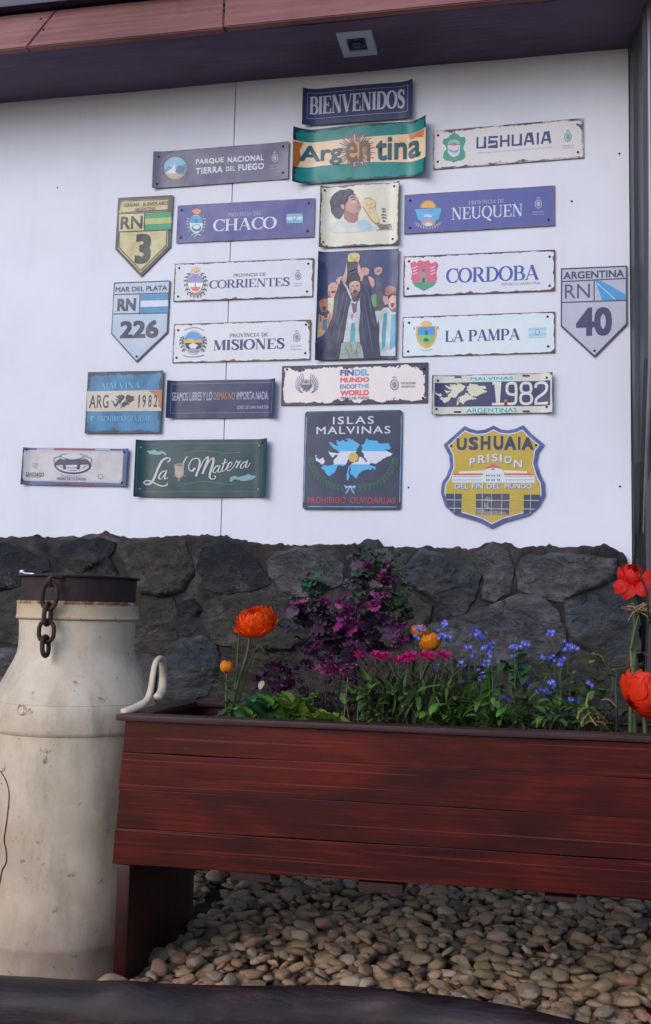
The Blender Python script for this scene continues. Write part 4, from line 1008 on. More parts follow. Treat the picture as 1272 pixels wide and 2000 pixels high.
# 17 1982 licence plate
s = Sign('metal_sign', 'cream and navy licence plate reading MALVINAS 1982 ARGENTINAS with a map of two islands', [(28, 76), (1218, 46), (1216, 444), (22, 464)], C8, paint(ink(206, 202, 196), .0016, DARK, .3, (.18, .09, .09), .12), bulge=.003, curl=(.010, .014), cl=.12, cell=.009)
p = s.part('navy_panel'); p.poly([(52, 150), (1196, 124), (1192, 374), (46, 386)], paint(ink(54, 60, 102), mott=.15), 1); p.done()
p = s.part('pale_strip'); kq = paint(ink(190, 220, 222), mott=.1); p.poly([(400, 82), (848, 72), (846, 126), (400, 136)], kq, 1); p.poly([(364, 392), (870, 386), (868, 442), (364, 446)], kq, 1); p.done()
p = s.part('island_map'); islands(p, (58, 150, 572, 372), paint(ink(214, 206, 190), mott=.15), 2, amp=6); p.done()
p = s.part('lettering'); kk = paint(ink(86, 132, 142), mott=.15); p.text('MALVINAS', 404, 124, 828, 84, kk, 2, bold=.01); p.text('ARGENTINAS', 364, 444, 862, 394, kk, 2, bold=.01); p.done()
p = s.part('large_lettering'); kn = paint(ink(214, 208, 204), mott=.1, spots=.25, scol=ink(190, 150, 150))
p.line([(622, 156), (676, 148), (676, 352)], 36, kn, 2); p.quads([[(616, 372), (738, 370), (738, 345), (616, 347)]], kn, 2.5, s.L)
p.line([(862, 262), (800, 262), (768, 236), (768, 176), (790, 154), (830, 152), (854, 176), (854, 320), (836, 350), (800, 356), (770, 352)], 27, kn, 2, 3)
p.line([(914, 238), (904, 200), (916, 160), (955, 148), (992, 158), (1006, 198), (996, 236), (955, 250), (914, 262), (900, 300), (912, 342), (955, 356), (1000, 342), (1012, 300), (996, 262), (955, 250), (914, 238)], 26, kn, 2, 3)
p.line([(1050, 196), (1056, 162), (1086, 147), (1130, 147), (1158, 172), (1158, 214), (1134, 248), (1062, 300), (1052, 330), (1050, 350)], 26, kn, 2, 3); p.quads([[(1038, 364), (1170, 362), (1170, 338), (1038, 340)]], kn, 2.9, s.L); p.done()
p = s.part('slot')
for x0, y0 in ((246, 90), (920, 76), (240, 436), (920, 430)): p.poly([(x0, y0-8), (x0+70, y0-10), (x0+70, y0+8), (x0, y0+8)], k_blk, 2)
p.done(); s.nails([(80, 126), (1160, 98), (1160, 388), (66, 408)]); s.nails([(756, 330)], .006, paint(ink(196, 110, 96), mott=.4))

# 18 stadium plate
s = Sign('metal_sign', 'small cream and blue-edged plate with a drawing of a round stadium', [(112, 84), (1192, 88), (1160, 476), (72, 470)], CZ, paint(ink(74, 104, 156), .002, DARK, .0, RUST, .4), bulge=.003, curl=(.010, .008), cl=.1, cell=.008)
p = s.part('cream_field'); p.poly([(124, 108), (1120, 112), (1140, 150), (1118, 404), (1098, 440), (100, 428), (96, 410), (112, 150)], paint(ink(192, 186, 194), .0, mott=.5, mcol=ink(168, 152, 158), spots=.15), 1); p.done()
p = s.part('red_stripe'); p.poly([(418, 88), (852, 90), (850, 106), (420, 106)], paint(ink(176, 40, 84)), 2); p.poly([(384, 444), (826, 446), (824, 462), (382, 460)], paint(ink(130, 50, 84)), 2); p.poly([(240, 90), (418, 88), (420, 106), (240, 106)], k_lgrey, 1.9); p.poly([(852, 90), (1000, 92), (1000, 108), (850, 106)], k_lgrey, 1.9); p.done()
p = s.part('stadium_drawing'); ks = paint(ink(46, 50, 88), mott=.15); kw = paint(ink(196, 194, 204))
p.ell(614, 262, 192, 92, ks, 2, 36); p.poly([(424, 262)]+arc(614, 250, 190, 86, 180, 0, 30)+[(804, 255)], kw, 2.6)
p.ell(614, 180, 190, 26, kw, 3.2, 30); 
for i, (xa, xb) in enumerate(((500, 430), (570, 526), (655, 676), (728, 790))): p.line([(xa, 196), ((xa+xb)/2-6*(1 if i < 2 else -1), 230), (xb, 262), (xb+(8 if i < 2 else -8), 318-abs(i-1.5)*26)], 30 if i in (1, 2) else 20, ks, 4, 3)
p.line([(424, 240)]+arc(614, 250, 184, 92, 178, 2, 22), 9, ks, 4.6); p.line([(505, 178), (560, 204), (640, 206), (715, 190), (722, 176)], 8, ks, 4.8, 3)
p.line([(424, 236), (418, 205), (440, 182), (520, 172)], 6, ks, 4.6, 3); p.line([(804, 236), (810, 205), (790, 182), (722, 172)], 6, ks, 4.6, 3); p.ell(612, 172, 105, 27, kw, 5.4, 26)
p.line([(470, 172), (520, 150), (560, 146)], 5, ks, 5.8, 3); p.line([(690, 146), (740, 158), (775, 168)], 5, ks, 5.8, 3)
for y in (286, 312): p.line([(560, y), (614, y+5), (655, y)], 5, ks, 4.8, 3)
for sx_ in (-1, 1): p.line([(614+sx_*100, 290), (614+sx_*155, 262)], 5, ks, 4.8)
p.done()
p = s.part('lettering'); p.text('SANTIAGO', 120, 384, 312, 340, ks, 2, bold=.03); p.text('DEL ESTERO', 136, 398, 284, 388, k_grey, 2); p.text('ESTADIO UNICO', 486, 388, 700, 364, k_grey, 2, bold=.01); p.text('MADRE DE CIUDADES', 442, 416, 746, 390, paint(ink(84, 82, 108)), 2, bold=.03); p.done()
p = s.part('small_emblem'); p.line([(196, 242), (200, 275), (220, 298), (240, 275), (246, 242), (222, 246)], 6, k_grey, 2, closed=True); p.line([(208, 240), (220, 290), (232, 240)], 5, k_grey, 2.2)
p.line(arc(896, 374, 22, 22, 0, 345, 14), 6, k_grey, 2, closed=True)
for i in range(8): a = R(i*45); p.line([(896+26*math.cos(a), 374+26*math.sin(a)), (896+36*math.cos(a), 374+36*math.sin(a))], 5, k_grey, 2)
p.done()
p = s.part('corner_line'); p.line([(1106, 120), (1108, 140), (1134, 160), (1112, 398), (1086, 418), (1084, 432)], 4, paint(ink(150, 110, 80)), 2); p.line([(120, 128), (1106, 122)], 3, k_grey, 2); p.line([(100, 420), (1086, 428)], 3, k_grey, 2); p.done()
s.nails([(1142, 122), (1112, 434), (140, 106), (88, 420)])

# 19 La Matera
s = Sign('metal_sign', 'wide dark green plate reading La Matera in white script with a mate cup', [(52, 50), (1232, 38), (1210, 560), (24, 566)], CT, paint(ink(24, 66, 74), .003, (.010, .022, .04), .0, RUST, .3), bulge=.004, curl=(.016, .018), cl=.10, cell=.009)
p = s.part('frame_line'); kf = paint(ink(96, 120, 126)); frame_lines(p, 66, 84, 1166, 510, .0009, kf)
for x, y in ((88, 116), (1148, 98), (1136, 488), (76, 492)): p.ell(x, y, 11, 9, paint(ink(140, 140, 110), mott=.4), 2, 8)
p.done()
p = s.part('lettering'); kv = paint(ink(192, 192, 200), mott=.12)
def pen(pts, a, b, lay=2, n=6):
    c = [(v.x, v.y) for v in catmull([Vector((x, y, 0)) for x, y in pts], n)]
    p.quads(ribbon(c, lambda i, d, t: a+(b-a)*max(0, (d.y*.95-d.x*.3)*(1 if True else 1))**1.0 if d.y > 0 else a), kv, lay, s.L)
pen([(322, 248), (346, 236), (344, 214), (312, 212), (272, 240), (240, 300), (205, 385), (176, 432), (140, 450), (110, 440), (120, 420), (160, 418), (220, 446), (270, 464), (316, 456), (322, 436)], 11, 21)
pen([(314, 330), (280, 334), (252, 365), (244, 392), (262, 402), (290, 372), (318, 322), (300, 372), (298, 400), (316, 398), (326, 384)], 8, 15, 2.6)
p.done(); p = s.part('lettering')
pen([(576, 300), (548, 328), (522, 316), (520, 276), (548, 228), (590, 212), (618, 236), (612, 290), (594, 345), (582, 376)], 10, 19, 2.2)
pen([(582, 376), (610, 320), (650, 240), (688, 200), (690, 230), (662, 300), (642, 355)], 9, 20, 2.9)
pen([(642, 355), (670, 300), (706, 236), (738, 210), (740, 250), (718, 320), (706, 378), (724, 400), (752, 396), (758, 378), (744, 368)], 9, 20, 3.5)
pen([(796, 284), (770, 284), (744, 310), (738, 334), (752, 344), (776, 322), (800, 276), (786, 318), (784, 336), (802, 336), (820, 310)], 7, 13, 4.2)
pen([(850, 218), (830, 280), (818, 316), (824, 332), (846, 318), (860, 296)], 7, 13, 4.8); pen([(814, 262), (868, 246)], 8, 8, 5.4)
pen([(862, 300), (896, 282), (908, 256), (894, 248), (872, 272), (862, 306), (872, 324), (900, 312), (930, 276)], 7, 13, 5.0)
pen([(930, 276), (948, 236), (956, 246), (974, 244), (960, 270), (944, 300)], 7, 13, 5.6); pen([(956, 250), (978, 244), (984, 232)], 8, 8, 6.2)
pen([(1040, 244), (1014, 246), (990, 270), (982, 296), (996, 302), (1020, 276), (1046, 232), (1030, 276), (1030, 294), (1050, 286), (1070, 252)], 7, 13, 5.3)
p.done()
p = s.part('mate_cup'); kc2 = paint(ink(178, 160, 160), mott=.3); p.line([(460, 280), (480, 235), (506, 195)], 13, k_lgrey, 2, 3); p.line([(466, 262), (498, 206)], 4, k_white, 2.8)
p.poly([(384, 282), (400, 266), (440, 260), (482, 270), (474, 290), (474, 340), (466, 376), (432, 394), (404, 384), (390, 350), (394, 308)], kc2, 3); p.ell(434, 276, 36, 10, paint(ink(120, 100, 96)), 3.8); p.line([(432, 340), (430, 420)], 7, k_gold, 4); p.line([(380, 380), (398, 368)], 5, kc2, 3); p.line([(470, 362), (490, 378)], 5, kc2, 3); p.done()
p = s.part('scroll_lines'); kh = paint(ink(86, 122, 128)); p.line([(474, 176), (560, 156), (660, 146), (760, 156), (860, 168), (984, 158)], 5, kh, 2, 4); p.line([(480, 446), (560, 432), (660, 420), (760, 432), (860, 446), (944, 436)], 5, kh, 2, 4); p.done()
p = s.part('wave_ornament'); kw2 = paint(ink(126, 176, 184), mott=.4)
p.poly([(134, 146), (170, 144), (206, 134), (236, 152), (276, 148), (306, 160), (318, 184), (304, 188), (284, 168), (250, 184), (206, 180), (160, 172)], kw2, 2)
p.done(); p = s.part('wave_ornament'); p.poly([(882, 416), (890, 384), (930, 370), (960, 380), (1010, 368), (1048, 352), (1080, 364), (1120, 372), (1090, 396), (1040, 412), (990, 414), (950, 400), (920, 402), (902, 424)], kw2, 2); p.done()
s.nails([(1182, 74)])

# 20 Islas Malvinas
rc = lambda x, y, a0: arc(x, y, 36, 36, a0, a0+90, 5)
out = rc(1188, 78, -90)+rc(1170, 1178, 0)+rc(80, 1178, 90)+rc(106, 92, 180)
s = Sign('metal_sign', 'large square black plate reading ISLAS MALVINAS above an islands map in flag colours', [(68, 58), (1226, 42), (1206, 1212), (40, 1212)], CI, paint(ink(44, 52, 84), .0, mott=.18), bulge=.002, shape=out, stand=.006)
p = s.part('edge_line'); ke = paint(ink(122, 160, 196), mott=.5, mcol=ink(50, 60, 90)); p.line([(92, 120), (76, 470), (66, 800), (58, 1130)], 11, ke, 1); p.line([(110, 1180), (700, 1184), (1150, 1184)], 9, ke, 1); p.line([(1212, 110), (1200, 700), (1190, 1130)], 8, ke, 1); p.line([(120, 68), (620, 60), (1170, 56)], 7, paint(ink(92, 110, 148), mott=.4), 1); p.done()
p = s.part('island_map'); islands(p, (195, 375, 1105, 880), paint(ink(70, 172, 226), mott=.12), 1, bands=((530, 684), paint(ink(206, 206, 226), mott=.08)))
p.done(); p = s.part('sun_emblem'); p.ell(646, 602, 56, 56, paint(ink(206, 178, 92), mott=.3), 3, 24)
for i in range(16): a = R(i*22.5); p.poly([(646+52*math.cos(a-.1), 602+52*math.sin(a-.1)), (646+70*math.cos(a), 602+70*math.sin(a)), (646+52*math.cos(a+.1), 602+52*math.sin(a+.1))], k_gold, 2.8)
p.done()
p = s.part('wreath'); laurel(p, [(134, 566), (150, 660), (200, 780), (290, 880), (400, 940), (545, 962)], 66, paint(ink(50, 92, 84), mott=.3), 1); p.done(); p = s.part('wreath'); laurel(p, [(1146, 566), (1130, 660), (1070, 780), (980, 880), (860, 940), (690, 962)], 66, paint(ink(50, 92, 84), mott=.3), 1.2); p.done()
p = s.part('bow'); kb2 = paint(ink(124, 176, 220)); p.poly([(610, 945), (540, 932), (556, 975)], kb2, 2.4); p.poly([(610, 945), (682, 932), (664, 975)], kb2, 2.5); p.line([(604, 950), (585, 990), (556, 1028)], 16, kb2, 2.6); p.line([(616, 950), (634, 990), (658, 1028)], 16, kb2, 2.7); p.ell(610, 948, 14, 14, k_white, 3.4, 10); p.done()
p = s.part('lettering'); kW = paint(ink(196, 200, 220), mott=.06); p.text('ISLAS', 404, 212, 890, 116, kW, 2, bold=.012, space=1.22); p.text('MALVINAS', 208, 330, 1084, 230, kW, 2, bold=.012, space=1.15); p.done()
p = s.part('red_lettering'); p.text('PROHIBIDO', 104, 1146, 560, 1066, paint(ink(166, 50, 86), mott=.15), 2, bold=.02, space=1.08); p.text('OLVIDARLAS', 610, 1146, 1146, 1068, paint(ink(166, 50, 86), mott=.15), 2, bold=.02, space=1.08); p.done()

# 21 prison badge
BO = [(305,40),(370,75),(450,95),(540,85),(635,40),(720,85),(800,95),(880,80),(970,40),(1060,140),(1205,260),(1140,350),(1120,470),(1158,590),(1208,690),(1215,830),(1150,950),(1040,1050),(900,1090),(760,1130),(620,1200),(500,1130),(350,1085),(200,1045),(90,950),(40,800),(50,690),(104,610),(142,500),(132,380),(65,255),(170,160)]
s = Sign('metal_badge', 'ochre badge-shaped plate with blue border reading USHUAIA PRISION DEL FIN DEL MUNDO', [(65, 40), (1205, 40), (1205, 1200), (65, 1200)], CQ, paint(ink(66, 76, 134), .0, mott=.7, mcol=ink(110, 122, 180)), shape=BO, stand=.006)
p = s.part('white_border'); p.poly(inset(BO, 40), paint(ink(206, 208, 226)), 1); p.done()
IN = inset(BO, 52); m_och = paint(ink(190, 162, 58), mott=.15)
p = s.part('ochre_field'); p.poly(IN, m_och, 1.9); p.done()
p = s.part('large_lettering'); ko = paint(ink(58, 58, 80), mott=.15); kh2 = paint(ink(206, 170, 130))
for ch, x0, yb, x1, yt in (('U', 214, 318, 332, 180), ('S', 352, 318, 462, 166), ('H', 488, 318, 600, 158), ('U', 634, 318, 746, 158), ('A', 754, 322, 892, 166), ('I', 908, 318, 938, 170), ('A', 950, 322, 1086, 180)):
    p.text(ch, x0-5, yb+5, x1+5, yt-3, kh2, 2.8, bold=.075); p.text(ch, x0, yb, x1, yt, ko, 3.6, bold=.06)
p.done()
p = s.part('lettering', True)
for ch, x0, yb, x1, yt, dz in (('P', 368, 498, 428, 408, 0), ('R', 462, 466, 545, 376, 0), ('I', 565, 452, 588, 366, 0), ('S', 614, 450, 684, 362, 0), ('I', 706, 456, 730, 368, 0), ('O', 758, 472, 842, 388, 0), ('N', 866, 518, 958, 430, 0)):
    p.text(ch, x0+6, yb+6, x1+6, yt+5, paint(ink(90, 100, 140)), 2.8, bold=.03); p.text(ch, x0, yb, x1, yt, k_white, 3.6, bold=.02)
p.done(); p = s.part('lettering', True)
for w_, x0, x1 in (('DEL', 200, 352), ('FIN', 394, 520), ('DEL', 566, 714), ('MUNDO', 764, 1066)):
    p.text(w_, x0+5, 760, x1+5, 704, paint(ink(70, 84, 140)), 2.8, bold=.04); p.text(w_, x0, 755, x1, 700, k_white, 3.6, bold=.02)
p.done()
p = s.part('building_picture'); kbw = paint(ink(204, 210, 218), mott=.05)
p.poly([(165, 602), (520, 602), (520, 548), (640, 510), (750, 548), (756, 602), (1100, 602), (1096, 690), (168, 686)], kbw, 2.8); p.poly([(250, 560), (520, 548), (520, 584), (240, 584)], paint(ink(222, 216, 200)), 3.2); p.poly([(756, 548), (1010, 560), (1020, 584), (756, 584)], paint(ink(222, 216, 200)), 3.2)
p.poly([(165, 600), (210, 582), (505, 582), (505, 598)], k_red, 3.8); p.poly([(756, 582), (1050, 582), (1106, 606), (756, 598)], k_red, 3.8); p.poly([(540, 520), (632, 474), (726, 520)], k_red, 3.8)
kwn = paint(ink(80, 88, 104))
for x in list(range(180, 500, 14))+list(range(770, 1090, 14)):
    for y in (612, 652): p.poly([(x, y), (x+6, y), (x+6, y+9), (x, y+9)], kwn, 4)
for x in (555, 580, 615, 640, 680, 700):
    for y in (605, 655): p.poly([(x, y-8), (x+12, y-8), (x+12, y+12), (x, y+12)], kwn, 4)
p.poly([(615, 528), (650, 528), (650, 540), (615, 540)], kwn, 4); p.done()
p = s.part('cell_window'); kcw = paint(ink(58, 68, 98), mott=.3)
p.poly([(98, 812), (282, 812), (276, 1038), (205, 1032), (120, 950), (98, 880)], kcw, 2.8); p.poly([(978, 822), (1160, 822), (1156, 900), (1070, 1010), (976, 1040)], kcw, 2.8); p.poly([(440, 812), (820, 812), (814, 1052), (442, 1052)], paint(ink(82, 78, 98), mott=.4), 2.8)
p.poly([(448, 1052), (450, 990), (520, 985), (560, 1010), (660, 1000), (760, 1015), (806, 1030), (806, 1052)], paint(ink(150, 140, 130), mott=.5), 3.2); p.poly([(625, 990), (640, 900), (700, 905), (740, 950), (740, 1000)], paint(ink(90, 80, 98)), 3.4)
p.poly([(540, 860), (565, 838), (600, 850), (612, 880), (624, 930), (614, 968), (580, 985), (548, 975), (530, 940), (545, 900)], paint(ink(150, 138, 142), mott=.4), 4); p.poly([(540, 905), (560, 890), (575, 905), (560, 920)], paint(ink(70, 62, 80)), 4.6); p.poly([(535, 875), (560, 838), (605, 850), (612, 880), (570, 862)], paint(ink(110, 106, 120)), 4.6); p.poly([(586, 900), (612, 898), (622, 950), (600, 975), (580, 940)], paint(ink(80, 72, 90)), 4.4); p.done()
p = s.part('window_bars'); kbar = paint(ink(176, 180, 198))
for x in (200, 515, 620, 735, 1055): p.line([(x, 780 if x in (200, 1055) else 775), (x-4, 1030 if x in (200, 1055) else 1100)], 7, kbar, 5.4)
for y in (880, 975): p.line([(105 if y < 900 else 135, y), (280, y+4)], 9, kbar, 5.8); p.line([(430, y+2), (830, y+8)], 9, kbar, 5.8); p.line([(970, y+6), (1150 if y < 900 else 1100, y+8)], 9, kbar, 5.8); p.line([(280, y+6), (430, y-4)], 4, kbar, 5.2); p.line([(830, y), (970, y+12)], 4, kbar, 5.2)
p.done(); s.nails([(152, 268), (1112, 268)])

# 22 man with cup (a painted portrait on cream metal)
s = Sign('metal_picture', 'cream metal picture of a dark-haired man in white kissing a golden cup', [(286, 914), (938, 884), (932, 1392), (280, 1425)], CB, paint(ink(214, 208, 196), .0036, (.10, .085, .07), .08, (.16, .11, .07), .35, ink(196, 190, 170)), 'picture', bulge=.003, curl=(.012, .012), cl=.14, wave=.0015, cell=.008)
p = s.part('printed_figure')
hair = paint(ink(70, 66, 94), mott=.6, sc=2.5); hair2 = paint(ink(48, 44, 68), mott=.3); skin = paint(ink(202, 154, 150), mott=.45, sc=2.2); skind = paint(ink(170, 122, 122), mott=.5, sc=2.2); shirt = paint(ink(210, 212, 214), mott=.3, sc=2.2); shirtb = paint(ink(166, 190, 210), mott=.35, mcol=ink(130, 156, 190))
p.poly([(350, 1270), (372, 1230), (420, 1200), (480, 1196), (560, 1215), (600, 1198), (660, 1190), (710, 1222), (752, 1262), (700, 1285), (560, 1300), (400, 1300)], shirt, 1)
p.poly([(592, 1212), (640, 1190), (690, 1206), (715, 1250), (700, 1280), (630, 1285), (600, 1250)], shirtb, 1.7)
p.poly([(480, 1100), (500, 1080), (560, 1130), (600, 1148), (598, 1195), (570, 1222), (520, 1212), (482, 1180)], skind, 2)
p.poly([(500, 1000), (530, 978), (566, 984), (588, 1004), (604, 1036), (600, 1052), (620, 1072), (626, 1098), (612, 1120), (590, 1145), (552, 1150), (512, 1135), (484, 1100), (480, 1050)], skin, 2.6)
p.poly(jag([(360, 1040), (372, 1000), (410, 962), (452, 940), (500, 938), (540, 940), (562, 958), (556, 972), (578, 985), (566, 994), (545, 986), (520, 1002), (512, 1040), (496, 1060), (488, 1110), (470, 1150), (440, 1186), (405, 1170), (372, 1120)], 5, 20), hair, 3.2)
p.poly([(390, 1000), (440, 960), (500, 955), (470, 1000), (430, 1030), (400, 1080)], hair2, 3.8)
p.poly([(452, 1070), (470, 1062), (486, 1078), (480, 1108), (462, 1098)], skin, 4); p.line([(536, 1014), (556, 1004), (576, 1010)], 9, hair2, 4.2); p.line([(546, 1030), (572, 1025)], 7, hair2, 4.2); p.poly([(484, 1100), (500, 1112), (540, 1138), (590, 1146), (552, 1152), (512, 1137)], skind, 3); p.poly([(545, 1040), (575, 1036), (580, 1058), (556, 1064)], paint(ink(214, 168, 160)), 3.1); p.poly([(594, 1034), (616, 1058), (600, 1064)], skind, 4); p.line([(590, 1082), (620, 1086)], 8, skind, 4.4); p.line([(594, 1098), (616, 1100)], 5, skind, 4.5)
p.poly([(560, 1150), (604, 1120), (600, 1160), (575, 1170)], skind, 2.9); p.done()
p = s.part('printed_cup'); g1 = paint(ink(214, 198, 156), mott=.4, mcol=ink(176, 150, 104)); g2 = paint(ink(170, 146, 108), mott=.3)
p.ell(686, 1056, 56, 46, g1, 5, 24); p.poly([(640, 1080), (700, 1100), (740, 1080), (742, 1120), (772, 1180), (770, 1216), (738, 1226), (700, 1196), (664, 1130)], g1, 5.2)
p.line([(640, 1090), (672, 1140), (706, 1190), (740, 1222)], 7, g2, 6, 3); p.line([(650, 1030), (680, 1018), (715, 1030)], 5, g2, 6, 3); p.line([(740, 1075), (716, 1098), (690, 1100)], 5, g2, 6.1, 3); p.line([(660, 1060), (690, 1078), (720, 1060)], 4, g2, 6.2, 3); p.done()
p = s.part('scribble'); kq2 = paint(ink(120, 112, 108), mott=.3); rs = random.Random(3)
for y in (1108, 1130, 1156, 1180, 1206): p.line([(796+rs.uniform(-8, 8), y), (806, y-8), (818+rs.uniform(-4, 14), y+rs.uniform(-4, 6))], 8, kq2, 5)
for i in range(9): p.line([(744+rs.uniform(0, 30), 1215+i*8), (800, 1232+i*5), (856+rs.uniform(-20, 28), 1222+i*6+rs.uniform(-6, 6))], 3.5, kq2, 5+i*.1, 3)
p.done(); s.nails([(318, 948), (892, 918), (312, 1380), (884, 1350)], .0030)

# 23 photograph of celebrating players
s = Sign('metal_picture', 'tall dark picture of a shouting man in black robe lifting a gold cup', [(150, 152), (1145, 112), (1114, 1478), (116, 1500)], CM, paint(ink(62, 70, 116), .0025, (.012, .014, .03), .0, RUST, .2), 'picture', bulge=.003, curl=(.012, .006), cl=.12, cell=.010, rim=m_nail)
q = lambda r, g, b, m=.5: paint(ink(r*1.07, g*1.07, b*1.07), mott=max(m, .5), sc=2.2)
p = s.part('printed_backdrop'); p.poly([(146, 250), (230, 290), (255, 380), (262, 700), (150, 760)], q(42, 54, 92), 1); p.done(); p = s.part('printed_backdrop'); p.poly([(118, 1290), (1116, 1250), (1114, 1470), (118, 1490)], q(36, 50, 78, .5), 1.1)
p.done(); p = s.part('printed_banner'); p.poly([(790, 700), (860, 675), (880, 760), (862, 840), (820, 840), (795, 770)], q(92, 160, 92), 1.4); p.poly([(860, 470), (900, 460), (930, 560), (960, 700), (975, 820), (930, 870), (870, 880)], q(92, 88, 100), 1.6); p.done()
sk1 = q(206, 160, 152, .3); sk2 = q(170, 116, 108, .3); dk = q(50, 50, 78, .3); mo = q(92, 50, 62); be = q(120, 88, 92)
p = s.part('printed_bystander')                        # left pair
p.poly([(262, 640), (270, 570), (310, 532), (360, 534), (390, 570), (392, 620), (370, 670), (340, 716), (300, 716), (268, 680)], sk1, 2); p.poly([(302, 640), (340, 632), (362, 640), (340, 668), (310, 662)], mo, 3); p.line([(286, 602), (322, 590)], 11, sk2, 3); p.line([(343, 590), (376, 598)], 11, sk2, 3); p.poly([(262, 640), (285, 630), (300, 680), (310, 712), (285, 700)], sk2, 2.8)
p.poly([(364, 500), (400, 465), (440, 452), (430, 520), (390, 560)], sk1, 1.9)
p.poly([(160, 800), (170, 730), (215, 705), (262, 720), (270, 790), (262, 860), (240, 905), (200, 912), (172, 870)], sk2, 2.2); p.poly([(162, 770), (175, 715), (220, 690), (270, 700), (262, 735), (215, 728), (180, 750)], dk, 3); p.poly([(196, 830), (240, 824), (238, 880), (208, 882)], mo, 3.1); p.line([(180, 780), (210, 770)], 7, dk, 3.1); p.line([(228, 770), (252, 776)], 7, dk, 3.1)
p.poly([(262, 720), (340, 716), (340, 920), (300, 920), (262, 860)], q(196, 190, 160, .3), 1.8); p.poly([(160, 930), (200, 950), (300, 910), (330, 930), (262, 1100), (200, 1190), (140, 1230), (150, 1050)], q(196, 160, 130, .4), 2.4); p.poly([(196, 1000), (262, 980), (250, 1140), (210, 1120)], q(84, 110, 140), 3); p.line([(176, 950), (186, 1050), (196, 1130)], 12, q(150, 60, 90), 3.2); p.line([(296, 930), (268, 1040)], 16, q(176, 80, 100), 3.2); p.poly([(205, 900), (262, 890), (262, 960), (225, 980)], dk, 3); p.done()
p = s.part('printed_bystander')                        # right group
p.poly([(762, 460), (800, 462), (838, 500), (846, 560), (820, 600), (790, 560)], sk1, 1.8); p.poly([(838, 380), (860, 346), (910, 338), (938, 356), (930, 410), (890, 444), (850, 430)], sk1, 2); p.poly([(868, 380), (905, 372), (915, 400), (880, 412)], sk2, 2.8); p.poly([(680, 352), (740, 345), (780, 370), (770, 430), (720, 450), (690, 400)], sk1, 1.8)
p.poly([(970, 640), (985, 590), (1030, 572), (1080, 580), (1112, 620), (1112, 690), (1060, 672), (1010, 700), (975, 690)], sk2, 2); p.poly([(948, 700), (1000, 690), (1012, 740), (1010, 800), (970, 810), (950, 760)], sk1, 2.2); p.line([(950, 692), (1014, 696)], 10, dk, 3)
p.poly([(1012, 740), (1030, 690), (1080, 676), (1112, 690), (1108, 880), (1070, 905), (1030, 860), (1015, 800)], sk1, 2.6); p.poly([(1010, 760), (1016, 690), (1060, 664), (1112, 676), (1112, 700), (1060, 690), (1030, 720)], dk, 3.4); p.poly([(1042, 790), (1090, 784), (1088, 832), (1060, 846), (1044, 824)], mo, 3.4); p.poly([(1030, 850), (1062, 862), (1104, 840), (1104, 890), (1066, 905)], be, 3.2)
kj = q(196, 200, 206, .15); kjb = q(76, 160, 190, .2)
p.poly([(880, 920), (960, 845), (1010, 840), (1060, 900), (1106, 900), (1104, 1440), (920, 1440), (900, 1300), (905, 1050)], kj, 2.4); p.poly([(960, 920), (1000, 900), (985, 1100), (975, 1320), (935, 1370), (935, 1150)], kjb, 3); p.poly([(1050, 930), (1104, 930), (1104, 1330), (1030, 1370), (1040, 1150)], kjb, 3); p.poly([(850, 890), (910, 880), (880, 1060), (860, 1020)], kj, 2.5); p.done()
p = s.part('printed_player')
rb = q(42, 46, 78, .35); rb2 = q(60, 64, 100, .4)
p.poly([(430, 470), (500, 560), (520, 700), (560, 760), (530, 850), (490, 1080), (450, 1260), (440, 1300), (410, 1490), (120, 1490), (130, 1300), (260, 1160), (320, 960), (350, 700), (400, 560)], rb, 3.6)
p.poly([(700, 440), (760, 470), (800, 620), (800, 740), (850, 900), (890, 1100), (905, 1300), (920, 1470), (720, 1475), (670, 1270), (640, 1100), (660, 900), (680, 700), (670, 560)], rb, 3.6)
p.poly([(700, 480), (745, 480), (780, 620), (720, 660), (690, 600)], rb2, 4.2); p.poly([(360, 780), (400, 760), (360, 1000), (280, 1180), (300, 1050)], rb2, 4.2)
p.poly([(560, 740), (660, 730), (668, 900), (650, 1100), (665, 1270), (460, 1275), (490, 1080), (520, 880)], kj, 4.2); p.poly([(560, 1040), (600, 1030), (606, 1265), (538, 1268), (545, 1150)], kjb, 5); p.poly([(556, 780), (600, 800), (640, 760), (620, 900), (580, 920)], q(120, 90, 130, .4), 5); p.poly([(560, 920), (590, 930), (575, 1000), (550, 985)], q(190, 130, 160), 5)
p.poly([(440, 1290), (480, 1270), (660, 1270), (690, 1330), (716, 1470), (412, 1478)], q(150, 164, 160, .3), 5.2)
p.poly([(495, 300), (520, 290), (512, 400), (500, 470), (490, 540), (460, 540), (430, 500), (470, 420)], q(190, 160, 152, .5), 4.8); p.poly([(622, 280), (650, 300), (680, 380), (714, 430), (690, 520), (664, 520), (640, 400)], sk1, 4.8); p.line([(460, 540), (500, 590), (560, 740)], 22, kj, 4.4)
p.poly([(530, 560), (545, 530), (600, 512), (655, 522), (668, 570), (664, 640), (640, 690), (600, 720), (560, 700), (536, 640)], sk1, 5.4); p.poly([(498, 470), (520, 440), (580, 410), (640, 420), (668, 470), (668, 540), (640, 520), (590, 512), (550, 524), (530, 560), (528, 640), (508, 590)], q(58, 50, 66, .3), 6)
